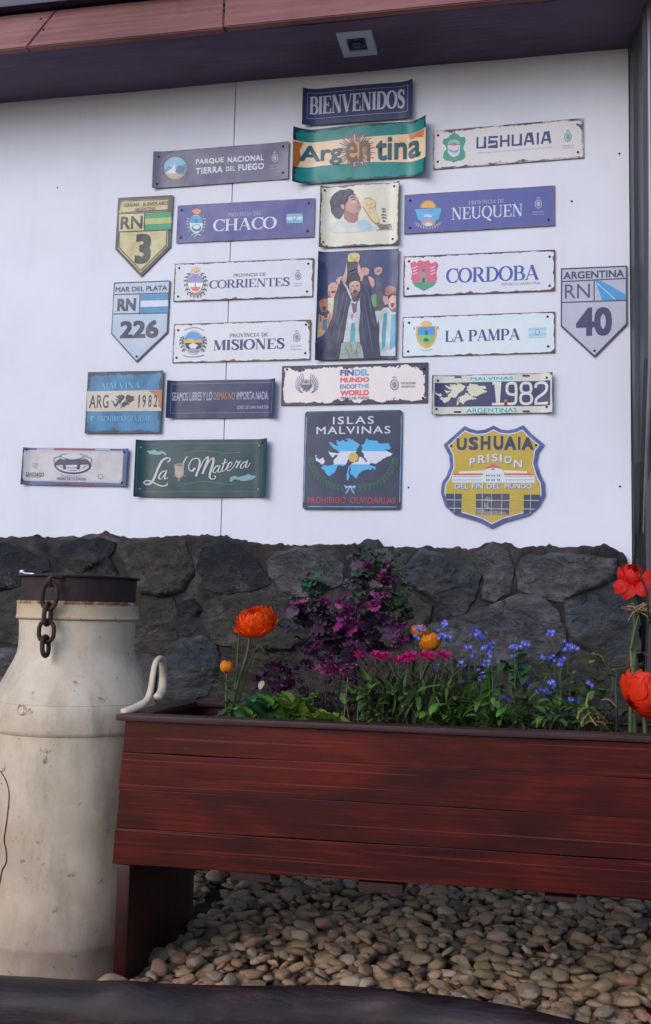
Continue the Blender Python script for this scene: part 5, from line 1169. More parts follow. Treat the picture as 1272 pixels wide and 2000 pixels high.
p.poly([(540, 650), (570, 660), (600, 640), (636, 650), (660, 640), (640, 700), (600, 730), (566, 718)], be, 6.2); p.poly([(572, 638), (600, 626), (634, 636), (618, 664), (588, 664)], mo, 7); p.line([(552, 582), (586, 574)], 11, dk, 6.4); p.line([(616, 573), (650, 580)], 11, dk, 6.4); p.line([(600, 585), (594, 615), (606, 618)], 7, be, 6.5); p.poly([(536, 600), (560, 596), (570, 630), (556, 660), (540, 640)], q(180, 132, 124), 6.0); p.poly([(566, 720), (600, 732), (655, 700), (652, 760), (600, 776), (570, 760)], dk, 5.6); p.done()
p = s.part('printed_folds'); fo = q(78, 84, 122); fd = q(30, 32, 58)
for a in ([(470, 640), (440, 800), (400, 980), (330, 1180)], [(500, 720), (470, 900), (420, 1100), (380, 1300)], [(400, 600), (380, 760), (350, 900)], [(720, 700), (740, 900), (790, 1150), (820, 1400)], [(770, 660), (800, 860), (850, 1080)], [(690, 900), (700, 1100), (740, 1350)]): p.line(a, 13, fo, 4.9, 3)
for a in ([(485, 680), (455, 860), (410, 1040)], [(430, 560), (410, 720)], [(740, 680), (765, 880), (815, 1110)], [(700, 560), (710, 660)], [(300, 1180), (220, 1320), (180, 1440)]): p.line(a, 15, fd, 5.0, 3)
for a in ([(480, 1330), (520, 1400), (530, 1470)], [(640, 1310), (620, 1400), (640, 1470)], [(560, 1300), (570, 1400)]): p.line(a, 9, q(104, 120, 122), 5.7, 3)
p.done()
p = s.part('printed_cup'); p.poly([(512, 240), (515, 195), (540, 172), (590, 165), (640, 172), (662, 200), (660, 250), (645, 290), (600, 268), (540, 282), (510, 270)], q(206, 190, 120, .35), 6); p.poly([(502, 300), (530, 280), (600, 272), (640, 290), (630, 360), (560, 385), (505, 410)], q(74, 66, 82), 5.6); p.line([(545, 190), (560, 240), (600, 250), (640, 220)], 8, q(160, 140, 84), 7, 3); p.done()

# ------------------------------------------------------------------ milk churn
CX, CY, CZ0 = -.925, 1.963, -.052
N = Nodes('cream_enamel'); co = N.co(); f = N.noise(co, 5, 7, .65)
c = N.ramp(f, [(.3, (.46, .355, .25)), (.5, (.64, .525, .40)), (.7, (.71, .61, .49))])
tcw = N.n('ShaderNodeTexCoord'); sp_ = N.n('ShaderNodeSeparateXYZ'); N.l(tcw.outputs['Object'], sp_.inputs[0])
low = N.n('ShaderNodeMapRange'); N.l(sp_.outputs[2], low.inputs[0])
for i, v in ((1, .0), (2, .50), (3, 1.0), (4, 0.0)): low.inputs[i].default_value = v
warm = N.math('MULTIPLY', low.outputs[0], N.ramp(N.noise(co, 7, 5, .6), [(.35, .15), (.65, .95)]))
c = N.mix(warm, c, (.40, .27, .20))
gr = N.ramp(N.noise(N.co((1, 1, .3)), 14, 8, .7), [(.50, 0.0), (.72, .6)]); c = N.mix(gr, c, (.22, .17, .13))
st = N.ramp(N.noise(co, 34, 8, .75), [(.605, 0.0), (.64, .7)]); c = N.mix(st, c, (.10, .06, .045))
N.bump(N.math('ADD', N.noise(co, 9, 3), N.math('MULTIPLY', N.noise(co, 80, 6), .12)), .25, .006)
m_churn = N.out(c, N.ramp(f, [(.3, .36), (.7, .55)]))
N = Nodes('rusty_cream_rim'); co = N.co(); m_ = N.ramp(N.noise(co, 40, 8, .75), [(.58, 0.0), (.64, .9)])
_tc = N.n('ShaderNodeTexCoord'); _sx = N.n('ShaderNodeSeparateXYZ'); N.l(_tc.outputs['Object'], _sx.inputs[0])
_hi = N.math('MULTIPLY', N.math('SUBTRACT', _sx.outputs[2], .7200), 400, True); _k = N.math('MULTIPLY', _hi, N.ramp(N.noise(co, 34, 7, .7), [(.40, 0.0), (.52, 1.0)]))
m_ = N.math('MAXIMUM', m_, _k)
c = N.mix(m_, (.56, .43, .28), N.ramp(N.noise(co, 50, 4), [(.4, (.16, .04, .02)), (.6, (.30, .14, .05))])); N.bump(N.noise(co, 90, 5), .3, .002); m_rimr = N.out(c, .6)
m_iron = grain('rusty_dark_iron', (.028, .014, .015), (.085, .040, .034), 24, .72, .6, 90, bd=.003, metal=.25)
m_lid = grain('dark_rusted_lid', (.022, .012, .015), (.055, .026, .028), 14, .6, .4, 70, bd=.003, metal=.3)
ch = thing('milk_churn', (CX, CY, CZ0), 'tall cream enamelled milk churn with dark rusty lid, standing against the end of the planter', 'milk churn')
cc = (CX, CY)
prof = [(.001, CZ0), (.146, CZ0), (.151, CZ0+.006), (.1525, CZ0+.03), (.154, .018), (.1575, .024), (.1583, .032), (.1588, .06), (.1590, .20), (.1592, .395), (.1595, .418), (.1635, .4215), (.1647, .428), (.1648, .452), (.1646, .470), (.1628, .4755),
        (.1612, .479), (.158, .486), (.147, .510), (.135, .5345), (.124, .5565), (.1185, .571), (.1168, .582), (.1160, .60), (.1172, .628), (.1185, .6385)]
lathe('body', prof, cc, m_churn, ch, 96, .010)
rimp = [(.1186, .6395), (.1228, .6402), (.1245, .6430), (.1235, .6450), (.1228, .6480), (.1228, .6700), (.1240, .6725), (.1236, .6755), (.1215, .6762), (.1195, .674), (.1188, .64)]
lathe('rim', rimp, cc, m_rimr, ch, 96, .004)
lidp = [(.001, .690), (.100, .690), (.1145, .650), (.1155, .6795), (.1165, .7190), (.1168, .7225), (.1230, .7240), (.1238, .7262), (.1225, .7282), (.1160, .7288), (.1130, .7262), (.09, .7235), (.04, .7245), (.001, .725)]
lathe('lid', lidp[2:], cc, m_lid, ch, 96, .006)
lathe('band_seam', [(.1606, .4796), (.1622, .4792), (.1626, .4776), (.1618, .4762)], cc, m_churn, ch, 96, .010)
tube('lid_wire', [Vector((CX-.105, CY-.050, .7345)), Vector((CX-.085, CY-.075, .7305)), Vector((CX-.055, CY-.095, .7288))], .0019, plain('bright_wire', (.85, .85, .85), .25, .6), ch, 8)
V, F = tube_data([Vector((CX-.109, CY-.047, .7342)), Vector((CX-.101, CY-.053, .7350))], .0036, 10); mesh('wire_head', V, F, plain('bright_wire_end', (.9, .9, .9), .3, .3), ch)
def onbody(deg, z, r): a = R(deg); return Vector((CX+r*math.cos(a), CY+r*math.sin(a), z))
# deg measured anticlockwise from +X; the camera side is -Y
def handle(rotz):
    g = lambda px, py, Y: at(px, py, Y)
    P = [g(240, 1392, 1.823), g(256, 1386, 1.836), g(274, 1378, 1.853), g(288, 1366, 1.868), g(295, 1345, 1.880), g(299, 1318, 1.892), g(303, 1298, 1.905), g(309, 1287, 1.922), g(316, 1288, 1.942), g(319, 1304, 1.957), g(319, 1326, 1.964), g(316, 1350, 1.950), g(308, 1362, 1.925)]
    if rotz:
        q_ = Matrix.Rotation(R(118), 3, 'Z'); c_ = Vector((CX, CY, 0)); P = [c_+q_@(p-c_) for p in P]
    P2 = catmull(P, 4); n = len(P2)
    return tube('handle', P2, [.0080+.0012*math.cos(i/n*6) if i > n*.2 else .0105 for i in range(n)], m_churn, ch, 12, None, .75)
handle(0); handle(1)
cr = [(-8, 1500), (4, 1510), (14, 1530), (18, 1552), (16, 1580), (12, 1612), (8, 1640), (12, 1662), (12, 1684), (4, 1700), (0, 1722), (-6, 1740)]
def surf(px, py, r):
    v = ray(px, py); a = v.x**2+v.y**2; b = -2*(CX*v.x+CY*v.y); c = CX*CX+CY*CY-r*r
    t = (-b-math.sqrt(max(0, b*b-4*a*c)))/(2*a); return EYE+v*t
cp = catmull([surf(a, b, .1602) for a, b in cr], 3)
tube('crack', cp, [.0010+.0006*noise.noise((i*.7, 1, 1)) for i in range(len(cp))], plain('dark_crack', (.06, .04, .035), .8), ch, 6)
b0 = surf(41, 1386, .1662); tube('boss', [b0+Vector((.0095*math.cos(t)*.9, -.0095*math.cos(t)*.42, .0095*math.sin(t))) for t in [k*.42 for k in range(15)]], .0011, m_rimr, ch, 6)
# chain over the lid's edge
cn = thing('chain', (surf(95, 1200, .13)), 'rusty dark iron chain hanging over the lid of the milk churn', 'chain')
def chain_link(c, hl, hw, r, ang, tilt=0):
    P = []
    for i in range(28):
        t = 2*math.pi*i/28; x = hw*math.cos(t); z = hl*math.copysign(abs(math.sin(t))**.8, math.sin(t))
        P.append(Vector((x*math.cos(ang), x*math.sin(ang), z)))
    M_ = Matrix.Rotation(tilt, 3, 'Y'); P = [c+M_@p for p in P]
    V, F = [], []
    n = len(P)
    for i in range(n):
        d = (P[(i+1) % n]-P[i-1]).normalized(); o_ = (P[i]-c).normalized(); a = (o_-d*o_.dot(d)).normalized(); b = d.cross(a)
        for k in range(9): t = 2*math.pi*k/9; V.append(P[i]+(a*math.cos(t)+b*math.sin(t))*r)
    for i in range(n):
        for k in range(9): F.append((i*9+k, i*9+(k+1) % 9, ((i+1) % n)*9+(k+1) % 9, ((i+1) % n)*9+k))
    return mesh('chain_link', V, F, m_iron, cn)
yc = surf(96, 1170, .137)
def cpnt(px, py, dy=0): return at(px, py, yc.y+dy)
chain_link(cpnt(97, 1163, -.006), .0260, .0140, .0048, .25, .05)
chain_link(cpnt(93, 1199, -.004), .0205, .0110, .0046, 1.45, .03)
chain_link(cpnt(91, 1233, -.004), .0205, .0150, .0042, .12, -.02)
chain_link(cpnt(89, 1262, -.004), .0185, .0100, .0046, 1.40, -.06)
P = [at(100, 1146, yc.y-.004), at(95, 1134, yc.y-.010), at(100, 1127, yc.y-.006), at(112, 1129, yc.y+.010), at(124, 1126, yc.y+.022), at(140, 1122, yc.y+.040), at(158, 1122, yc.y+.055), at(180, 1127, yc.y+.07), at(196, 1131, yc.y+.08)]
tube('hook_strap', catmull(P, 5), [.0062-.003*(i/40) for i in range(41)], m_iron, cn, 10, None, .55)

# ------------------------------------------------------------------ planter
PY = 1.795; PX0, PX1 = -.742, .62
pl = thing('planter_box', (-.06, 1.95, 0), 'long dark red stained plank planter on board legs, filled with flowering plants', 'planter')
zt = [at(238, y, PY).z for y in (1407, 1469, 1541, 1618, 1689)]
zl = [at(1272, y, PY).z for y in (1451, 1521, 1600, 1682, 1757)]
ex = [-.742, -.742, -.742, -.742]
for i in range(4):
    xL = ex[i]; z1a, z0a = zt[i], zt[i+1]; z1b, z0b = zl[i], zl[i+1]
    pr = (.000, .0008, -.0005, .0006)[i]
    o = bar('plank', xL, PX1, PY-pr, PY+.022, 0, 1, m_plank, pl, .0010, nseg=40, org=(rnd(-.3, .3), PY, rnd(.0, .4)))
    me = o.data; Lx = .188+.742; me.polygons.foreach_set('use_smooth', [False]*len(me.polygons))
    for v in me.vertices:
        w_ = v.co+o.location+pl.location; t = (w_.x+.742)/Lx
        hi = z1a+(z1b-z1a)*t; lo = z0a+(z0b-z0a)*t; gap = .0004+.0008*noise.noise((w_.x*6, i*5, 1))
        wav = .0016*noise.noise((w_.x*3, i*3+.5, 2)); k = w_.z
        z = lo+gap+(hi-lo-2*gap)*k if .1 < k < .9 else (lo+gap+k*1.0 if k <= .1 else hi-gap-(1-k)*1.0)
        v.co.z = z+wav-(o.location.z+pl.location.z); v.co.x -= (.013*(zt[0]-z)/(zt[0]-zt[4])+.0012*(i % 2))*max(0, min(1, (-.70-w_.x)/.03)); v.co.y += .0014*noise.noise((w_.x*2.5, i*7, 3))
BY = 2.150
for i in range(4):
    hi, lo = zt[i], zt[i+1]
    bar('plank', PX0, PX1, BY-.022, BY, lo+.001, hi-.001, m_plank, pl, .003, nseg=10)
    for x in (PX0+.002, PX1-.022): bar('end_plank', x, x+.020, PY+.0235, BY-.0235, lo+.001, hi-.001, m_rimy, pl, .003)
zr0, zr1 = zt[0]+.0006, zt[0]+.0120
dz = zl[0]-zt[0]
def rimb(x0, x1, y0, y1, m, name='rim_board'):
    o = bar(name, x0, x1, y0, y1, zr0, zr1, m, pl, .003, nseg=30 if x1-x0 > .5 else 6)
    for v in o.data.vertices:
        w_ = v.co+pl.location; v.co.z += dz*(w_.x+.742)/.93+.0012*noise.noise((w_.x*4, w_.y*9, 5))
rimb(-.757, PX1+.015, PY-.012, PY+.036, m_rim); rimb(-.757, PX1+.015, BY-.038, BY+.012, m_rim)
rimb(-.757, -.712, PY+.0375, BY-.0395, m_rimy); rimb(PX1-.03, PX1+.015, PY+.0375, BY-.0395, m_rimy)
for x in (-.7480, PX1-.024):
    bar('leg_board', x, x+.025, PY+.004, BY+.02, -.02 if x < 0 else -.01, zt[4]-.0005, m_plankv, pl, .003, nseg=12)
for a, b, y in ((450, 530, 1705), (700, 787, 1728), (1064, 1126, 1745)):
    p0 = at(a, y, PY+.02); p1 = at(b, y, PY+.02)
    bar('batten', p0.x, p1.x, PY+.02, BY-.01, p0.z-.012, min(zt[4], zl[4]+.0)-.002, m_rimy, pl, .002)
bar('bottom_board', PX0+.02, PX1-.02, PY+.0245, BY-.0245, zt[4]+.002, zt[4]+.016, m_plankv, pl, .001)
# soil
n1, n2 = 90, 24; V = []; F = []
SZ = zt[0]-.028
for j in range(n2+1):
    for i in range(n1+1):
        x = PX0+.026+(PX1-PX0-.052)*i/n1; y = PY+.024+(BY-PY-.048)*j/n2
        V.append(Vector((x, y, SZ+dz*(x+.742)/.93+.010*noise.fractal((x*14, y*14, 1), 1, 2, 4))))
for j in range(n2):
    for i in range(n1): a = j*(n1+1)+i; F.append((a, a+1, a+n1+2, a+n1+1))
mesh('soil', V, F, m_soil, pl)
def soilz(x): return SZ+dz*(x+.742)/.93

# ------------------------------------------------------------------ log edging in front
lp = [(-1.5, 1.30, .045), (-1.05, 1.455, .040), (-.82, 1.512, .038), (-.582, 1.545, .037), (-.45, 1.578, .036), (-.314, 1.612, .037), (-.20, 1.622, .037), (-.112, 1.622, .036), (-.02, 1.612, .033), (.079, 1.590, .026), (.164, 1.560, .018), (.30, 1.505, .008), (.60, 1.40, .0), (1.0, 1.26, .0)]
P = catmull([Vector(p)+Vector((0, .002, .009)) for p in lp], 16)
V = []; F = []; ns = 40; acc = 0
for i, p in enumerate(P):
    d = (P[min(i+1, len(P)-1)]-P[max(i-1, 0)]).normalized(); a = d.cross(Vector((0, 0, 1))).normalized(); b = a.cross(d)
    for k in range(ns):
        t = 2*math.pi*k/ns
        r = .040*(1+.05*noise.noise((p.x*3, 1, math.cos(t)))+.07*noise.noise((p.x*6+math.cos(t), math.sin(t)*1.3, 4))+.035*noise.noise((p.x*9, math.cos(t)*4, math.sin(t)*4))+.02*noise.noise((p.x*26, math.cos(t)*9, math.sin(t)*9)))
        for kx, kt in ((-.62, 1.2), (-.22, 1.0), (.02, .6)):
            r += .009*math.exp(-((p.x-kx)/.035)**2-((t-kt)/.45)**2)
        V.append(p+a*math.cos(t)*r+b*math.sin(t)*r)
for i in range(len(P)-1):
    for k in range(ns): F.append((i*ns+k, (i+1)*ns+k, (i+1)*ns+(k+1) % ns, i*ns+(k+1) % ns))
F += [tuple(range(ns)), tuple(reversed(range((len(P)-1)*ns, len(P)*ns)))]
N = Nodes('varnished_dark_log'); co = N.co((2.2, 9, 9)); f = N.noise(co, 4, 8, .68, .5)
c = N.ramp(f, [(.34, (.007, .003, .004)), (.52, (.024, .009, .010)), (.68, (.060, .028, .028))])
c = N.mix(N.ramp(N.noise(N.co(), 9, 5, .6), [(.50, 0.0), (.72, .35)]), c, (.050, .042, .058))
sc_ = N.ramp(N.noise(N.co((2.5, 34, 34)), 2.2, 8, .75), [(.56, 0.0), (.68, .35)]); c = N.mix(sc_, c, (.11, .070, .075))
c = N.mix(N.ramp(N.noise(N.co((5, 16, 16)), 3.0, 6, .7), [(.58, 0.0), (.66, .8)]), c, (.008, .005, .006))
N.bump(N.noise(N.co((1, 5, 5)), 22, 10, .75), .8, .006); m_log = N.out(c, N.ramp(f, [(.3, .38), (.7, .58)]), 0, .35)
N.b.inputs['Coat Weight'].default_value = .35; N.b.inputs['Coat Roughness'].default_value = .38
lg = mesh('log_edging', V, F, m_log, None, True, org=(-.3, 1.58, .0))
tag(lg, 'varnished dark reddish log lying as edging along the front of the pebbles', 'log')

# ------------------------------------------------------------------ pebbles
def pebm(name, a, b, c):
    N = Nodes(name); co = N.co(); rn = N.n('ShaderNodeObjectInfo')
    f = N.noise(co, 26, 6, .6); cc_ = N.ramp(f, [(.32, a), (.5, b), (.7, c)]); cc_ = N.mix(1.0, cc_, (1.34, 1.27, 1.22), 'MULTIPLY')
    sp = N.ramp(N.noise(co, 220, 3), [(.35, .8), (.65, 1.1)]); cc_ = N.mix(1.0, cc_, sp, 'MULTIPLY')
    N.bump(N.noise(co, 160, 6, .65), .25, .002); return N.out(cc_, .68, 0, .35)
m_pebs = [pebm('grey_pebble', (0.177, 0.134, 0.097), (0.251, 0.191, 0.140), (0.317, 0.244, 0.178)), pebm('tan_pebble', (0.186, 0.122, 0.073), (0.279, 0.191, 0.116), (0.354, 0.253, 0.159)),
          pebm('pinkish_pebble', (0.224, 0.122, 0.080), (0.317, 0.182, 0.119), (0.392, 0.244, 0.165)), pebm('olive_pebble', (0.131, 0.101, 0.056), (0.205, 0.159, 0.090), (0.261, 0.204, 0.119)),
          pebm('dark_pebble', (0.070, 0.057, 0.050), (0.112, 0.090, 0.076), (0.158, 0.126, 0.105)), pebm('pale_pebble', (0.298, 0.227, 0.159), (0.373, 0.284, 0.198), (0.466, 0.357, 0.251))]
shapes = []
low = []
for k in range(12):
    ax = (1, rnd(.62, .85), rnd(.30, .52)); s = rnd(0, 99); cuts = [(Vector((rnd(-1, 1), rnd(-1, 1), rnd(-1, 1))).normalized(), rnd(.74, .92)) for _ in range(5)]
    sgn = lambda t: math.copysign(abs(t)**.88, t)
    for sub_, store in ((3, shapes), (2, low)):
        bm = bmesh.new(); bmesh.ops.create_icosphere(bm, subdivisions=sub_, radius=1)
        for v in bm.verts:
            q = v.co.normalized(); r = 1+.24*noise.noise(q*1.2+Vector((s, 0, 0)))+.10*noise.noise(q*2.3+Vector((0, s, 0)))
            for pl_ in cuts: r = min(r, pl_[1]/max(.02, q.dot(pl_[0]))) if q.dot(pl_[0]) > .3 else r
            v.co = Vector((sgn(q.x)*ax[0], sgn(q.y)*ax[1], sgn(q.z)*ax[2]))*r
        me = bpy.data.meshes.new('pebble'); bm.to_mesh(me); bm.free(); me.polygons.foreach_set('use_smooth', [True]*len(me.polygons)); store.append(me)
rp = random.Random(11)
cand = []; cell = {}
def far(x, y, r, L_):
    gx, gy = int(x/.03), int(y/.03)
    for i in range(gx-2, gx+3):
        for j in range(gy-2, gy+3):
            for (a, b, rr) in cell.get((L_, i, j), ()):
                if (a-x)**2+(b-y)**2 < ((r+rr)*.53)**2: return False
    cell.setdefault((L_, gx, gy), []).append((x, y, r)); return True
def logy(x):
    for a, b in zip(P, P[1:]):
        if a.x <= x <= b.x: return a.y+(b.y-a.y)*(x-a.x)/(b.x-a.x)
    return 1.3
for L_, tries in ((0, 10000), (1, 15000), (2, 5000)):
    for _ in range(tries):
        x = rp.uniform(-2.5, 1.15); y = rp.uniform(1.42, 2.60); r = rp.choice((rp.uniform(.010, .016), rp.uniform(.014, .022), rp.uniform(.016, .026)))*1.06
        if y < logy(x)+.012: continue
        if L_ == 2 and rp.random() < .35: continue
        if math.hypot(x-CX, y-CY) < .158+r*.7 and True: continue
        if -.758-r*.6 < x < -.722+r*.1 and y > PY-.008-r*.6: continue
        if PX1-.026-r < x < PX1+.01+r and y > PY-.008: continue
        if far(x, y, r, L_): cand.append((x, y, L_, r))
def pmat(x, y, L_, r):
    z = ground_z(x, y)-.026+L_*.0140+rp.uniform(-.003, .004)
    t = rp.gauss(0, .30 if L_ else .2)
    if rp.random() < .10: t += rp.uniform(.5, 1.1)
    m = Matrix.Translation((x, y, z)) @ Matrix.Rotation(rp.uniform(0, 6.28), 4, 'Z') @ Matrix.Rotation(t, 4, 'X') @ Matrix.Rotation(rp.gauss(0, .2), 4, 'Y')
    return m @ Matrix.Diagonal((r, r*rp.uniform(.85, 1.1), r*rp.uniform(.85, 1.1), 1))
items = []
for (x, y, L_, r) in cand:
    w_ = (.34, .22, .08, .20, .10, .06) if y > 2.0 else (.20, .34, .20, .16, .04, .06)
    items.append((x, y, L_, r, pmat(x, y, L_, r), rp.randrange(12), rp.choices(range(6), w_)[0]))
def proj(v):
    q = Vector(v)-EYE; return 636+FOC*q.dot(CR)/q.dot(CF), 1000-FOC*q.dot(CU)/q.dot(CF)
vis = []
for k, it in enumerate(items):
    px, py = proj((it[0], it[1], it[4].translation.z)); lowb = 1915+max(0, (px-800))*.15
    ok = 250 < px < 1285 and 1690 < py < lowb+6 and it[2] >= 1 and not (px < 345 and py < 1915-(px-245)*1.15)
    if ok: vis.append((it[3]/it[1]*(1+.15*it[2]), k))
vis.sort(reverse=True); top = {k for _, k in vis[:300]}
pm = {}
for k in sorted(top):
    x, y, L_, r, M_, sh, mi = items[k]
    if (sh, mi) not in pm:
        me = shapes[sh].copy(); me.materials.append(m_pebs[mi]); pm[(sh, mi)] = me
    o = bpy.data.objects.new('pebble', pm[(sh, mi)]); col.objects.link(o); o.parent = ground; o.matrix_basis = M_
vv = []; ff = []; fi = []; base = 0
SV = []
for me in shapes+low:
    a = np.empty(len(me.vertices)*3); me.vertices.foreach_get('co', a); SV.append(a.reshape(-1, 3))
SF = [np.array([tuple(p.vertices) for p in me.polygons]) for me in shapes+low]
for k, it in enumerate(items):
    if k in top: continue
    M_ = np.array(it[4]); si = it[5]+(12 if it[2] == 0 or it[0] < -1.15 or it[0] > .5 else 0); sv = SV[si]@M_[:3, :3].T+M_[:3, 3]
    vv.append(sv); ff.append(SF[si]+base); base += len(sv); fi.append(np.full(len(SF[si]), it[6]))
vv = np.concatenate(vv); ff = np.concatenate(ff); fi = np.concatenate(fi)
me = bpy.data.meshes.new('pebbles'); me.vertices.add(len(vv)); me.vertices.foreach_set('co', vv.ravel())
me.loops.add(ff.size); me.loops.foreach_set('vertex_index', ff.ravel().astype(np.int32)); me.polygons.add(len(ff))
me.polygons.foreach_set('loop_start', np.arange(0, ff.size, 3, dtype=np.int32)); me.polygons.foreach_set('loop_total', np.full(len(ff), 3, dtype=np.int32))
for m in m_pebs: me.materials.append(m)
me.polygons.foreach_set('material_index', fi.astype(np.int32)); me.polygons.foreach_set('use_smooth', [True]*len(ff)); me.update(calc_edges=True)
tag(link('pebbles', me, ground), kind='stuff')
print('pebbles', len(items), 'tris', len(ff))

# ------------------------------------------------------------------ plants in the box
def leafm(name, a, b, c=None, rough=.5, trans=.25, vein=None):
    N = Nodes(name); co = N.co(); cc_ = N.ramp(N.noise(co, 28, 5, .6), [(.35, a), (.65, b)])
    if c: cc_ = N.mix(N.ramp(N.noise(co, 60, 4), [(.55, 0.0), (.72, .8)]), cc_, c)
    N.b.inputs['Subsurface Weight'].default_value = 0
    N.bump(N.noise(co, 120, 4), .25, .002); N.out(cc_, rough, 0, .35)
    tr = N.n('ShaderNodeBsdfTranslucent'); N.l(cc_, tr.inputs[0]); mx = N.n('ShaderNodeMixShader'); mx.inputs[0].default_value = trans
    out = N.t.nodes['Material Output']; N.l(N.b.outputs[0], mx.inputs[1]); N.l(tr.outputs[0], mx.inputs[2]); N.l(mx.outputs[0], out.inputs[0]); return N.m
g_mid = leafm('mid_green_leaf', (.060, .135, .026), (.115, .22, .045)); g_dk = leafm('dark_green_leaf', (.030, .066, .020), (.058, .11, .034))
g_lett = leafm('lettuce_green_leaf', (.065, .20, .025), (.12, .30, .04)); g_lett2 = leafm('yellow_green_leaf', (.13, .24, .03), (.24, .34, .06)); g_cool = leafm('cool_green_leaf', (.030, .110, .045), (.055, .17, .07))
g_grey = leafm('grey_green_leaf', (.035, .052, .036), (.075, .095, .068)); g_brn = leafm('brownish_grass_leaf', (.040, .034, .026), (.085, .070, .052)); g_olive = leafm('olive_leaf', (.040, .050, .016), (.085, .095, .034))
g_yel = leafm('yellowed_leaf', (.20, .19, .05), (.36, .30, .10)); g_str = leafm('straw', (.20, .13, .07), (.36, .25, .15), trans=.1); g_stem = leafm('green_stem', (.05, .075, .028), (.10, .13, .05), trans=.1)
k_dk = leafm('dark_purple_leaf', (.040, .016, .042), (.095, .040, .088)); k_md = leafm('purple_leaf', (.075, .022, .072), (.16, .05, .14)); k_gp = leafm('grey_purple_leaf', (.075, .05, .078), (.15, .105, .145))
k_mg = leafm('magenta_leaf', (.20, .020, .13), (.40, .055, .27), trans=.35); k_pink = leafm('pinkish_leaf', (.30, .06, .17), (.42, .14, .27))
f_or = leafm('orange_petal', (.90, .075, .003), (.95, .135, .005), trans=.35); f_ye = leafm('yellow_orange_petal', (.85, .24, .004), (.92, .36, .01), trans=.35); f_rd = leafm('red_petal', (.62, .008, .006), (.80, .022, .012), trans=.35)
f_ro = leafm('red_orange_petal', (.72, .020, .004), (.88, .05, .006), trans=.35)
f_mg = leafm('magenta_petal', (.50, .006, .14), (.72, .02, .24), trans=.3); f_bl = leafm('blue_petal', (.07, .085, .52), (.15, .18, .74), trans=.3); f_wh = plain('white_flower_eye', (.75, .7, .5), .6)
f_cr = leafm('cream_petal', (.45, .38, .26), (.60, .52, .38))

def leaf_mesh(key, L_=1, Wd=.5, curl=.3, ruf=0.0, lobes=0, nu=8, nv=6, fold=.15, shape='oval', seed=0, m=None, stalk=.12):
    """one leaf along +X, unit length, sides along Y, curling up then down in Z; shared by many leaf objects"""
    rs = random.Random(seed); V = []; F = []
    ph = rs.uniform(0, 6); 
    for i in range(nu+1):
        t = i/nu
        if shape == 'oval': w_ = math.sin(math.pi*min(1, t*.96+.02))**.75
        elif shape == 'lance': w_ = (t**.5)*(1-t)**.8*1.9
        elif shape == 'spoon': w_ = .12+.9*max(0, (t-.25)/.75)**.6*(1-max(0, (t-.72)/.28)**2)**.5 if t > .25 else .12
        else: w_ = (min(1, t*5)**.5)*(1-t)**.55
        if lobes: w_ *= 1+.22*math.sin(t*lobes*6.28+ph)
        w_ = max(w_, .03)*Wd/2
        for j in range(-nv//2, nv//2+1):
            s = j/(nv/2); y = w_*s*(1+.06*rs.uniform(-1, 1)*(abs(s) > .9)); z = curl*math.sin(t*2.2)*.5-curl*t*t*.5+fold*abs(s)*w_
            z += ruf*abs(s)**1.5*math.sin(t*22+ph+s*2)*.5+ruf*abs(s)*rs.uniform(-.35, .35); x = t+ruf*.4*abs(s)*math.sin(t*17+s*5+ph)
            V.append((x*L_, y, z))
    q = nv+1
    for i in range(nu):
        for j in range(nv): a = i*q+j; F.append((a, a+q, a+q+1, a+1))
    me = bpy.data.meshes.new('leaf'); me.from_pydata(V, [], F); me.polygons.foreach_set('use_smooth', [True]*len(F)); me.materials.append(m); me.update(); return me
_lm = {}
def lm(kind, m, k=0):
    key = (kind, m.name, k % 4)
    if key not in _lm:
        a = dict(ruffled=dict(Wd=.95, curl=.45, ruf=.16, nu=12, nv=10), dense=dict(Wd=1.0, curl=.3, ruf=.24, nu=12, nv=10), oval=dict(Wd=.45, curl=.35), broad=dict(Wd=.75, curl=.5, ruf=.07, nu=10, nv=8), grass=dict(Wd=.10, curl=.7, shape='lance', nu=10, nv=2),
                 lance=dict(Wd=.24, curl=.35, shape='lance', nu=12, nv=4, fold=.5), spoon=dict(Wd=.34, curl=.3, shape='spoon'), frond=dict(Wd=.42, curl=.4, lobes=4, ruf=.05, nu=22, nv=2))[kind]
        _lm[key] = leaf_mesh(kind, seed=k*7+len(kind), m=m, **a)
    return _lm[key]
rl = random.Random(23)
def put(name, me, parent, p, L_, heading, pitch, roll=0, s=1.0):
    """leaf with its base at p; heading in the ground plane, pitch upwards"""
    o = bpy.data.objects.new(name, me); col.objects.link(o); o.parent = parent
    M_ = Matrix.Rotation(heading, 4, 'Z') @ Matrix.Rotation(-pitch, 4, 'Y') @ Matrix.Rotation(roll, 4, 'X') @ Matrix.Diagonal((L_, L_*s, L_, 1))
    o.matrix_basis = Matrix.Translation(Vector(p)-world_org(parent)) @ M_; return o
def leafat(parent, kind, m, p, L_, heading=None, pitch=None, s=1.0, name='leaf'):
    """a leaf whose middle sits at p"""
    h = rl.uniform(0, 6.28) if heading is None else heading; pt = rl.uniform(-.1, .9) if pitch is None else pitch
    d = Vector((math.cos(h)*math.cos(pt), math.sin(h)*math.cos(pt), math.sin(pt)))
    return put(name, lm(kind, m, rl.randrange(4)), parent, Vector(p)-d*L_*.5, L_, h, pt, rl.uniform(-.5, .5), s)
def stem(parent, pts, r0, r1=None, m=None, name='stem'):
    c = catmull([Vector(p) for p in pts], 6); n = len(c); r1 = r1 or r0*.6
    return tube(name, c, [r0+(r1-r0)*i/(n-1) for i in range(n)], m or g_stem, parent, 6)
def plant(label, px, Y, name='flowering_plant', cat='plant', group=None):
    b = at(px, 1400, Y); return thing(name, (b.x, Y, soilz(b.x)), label, cat, group)

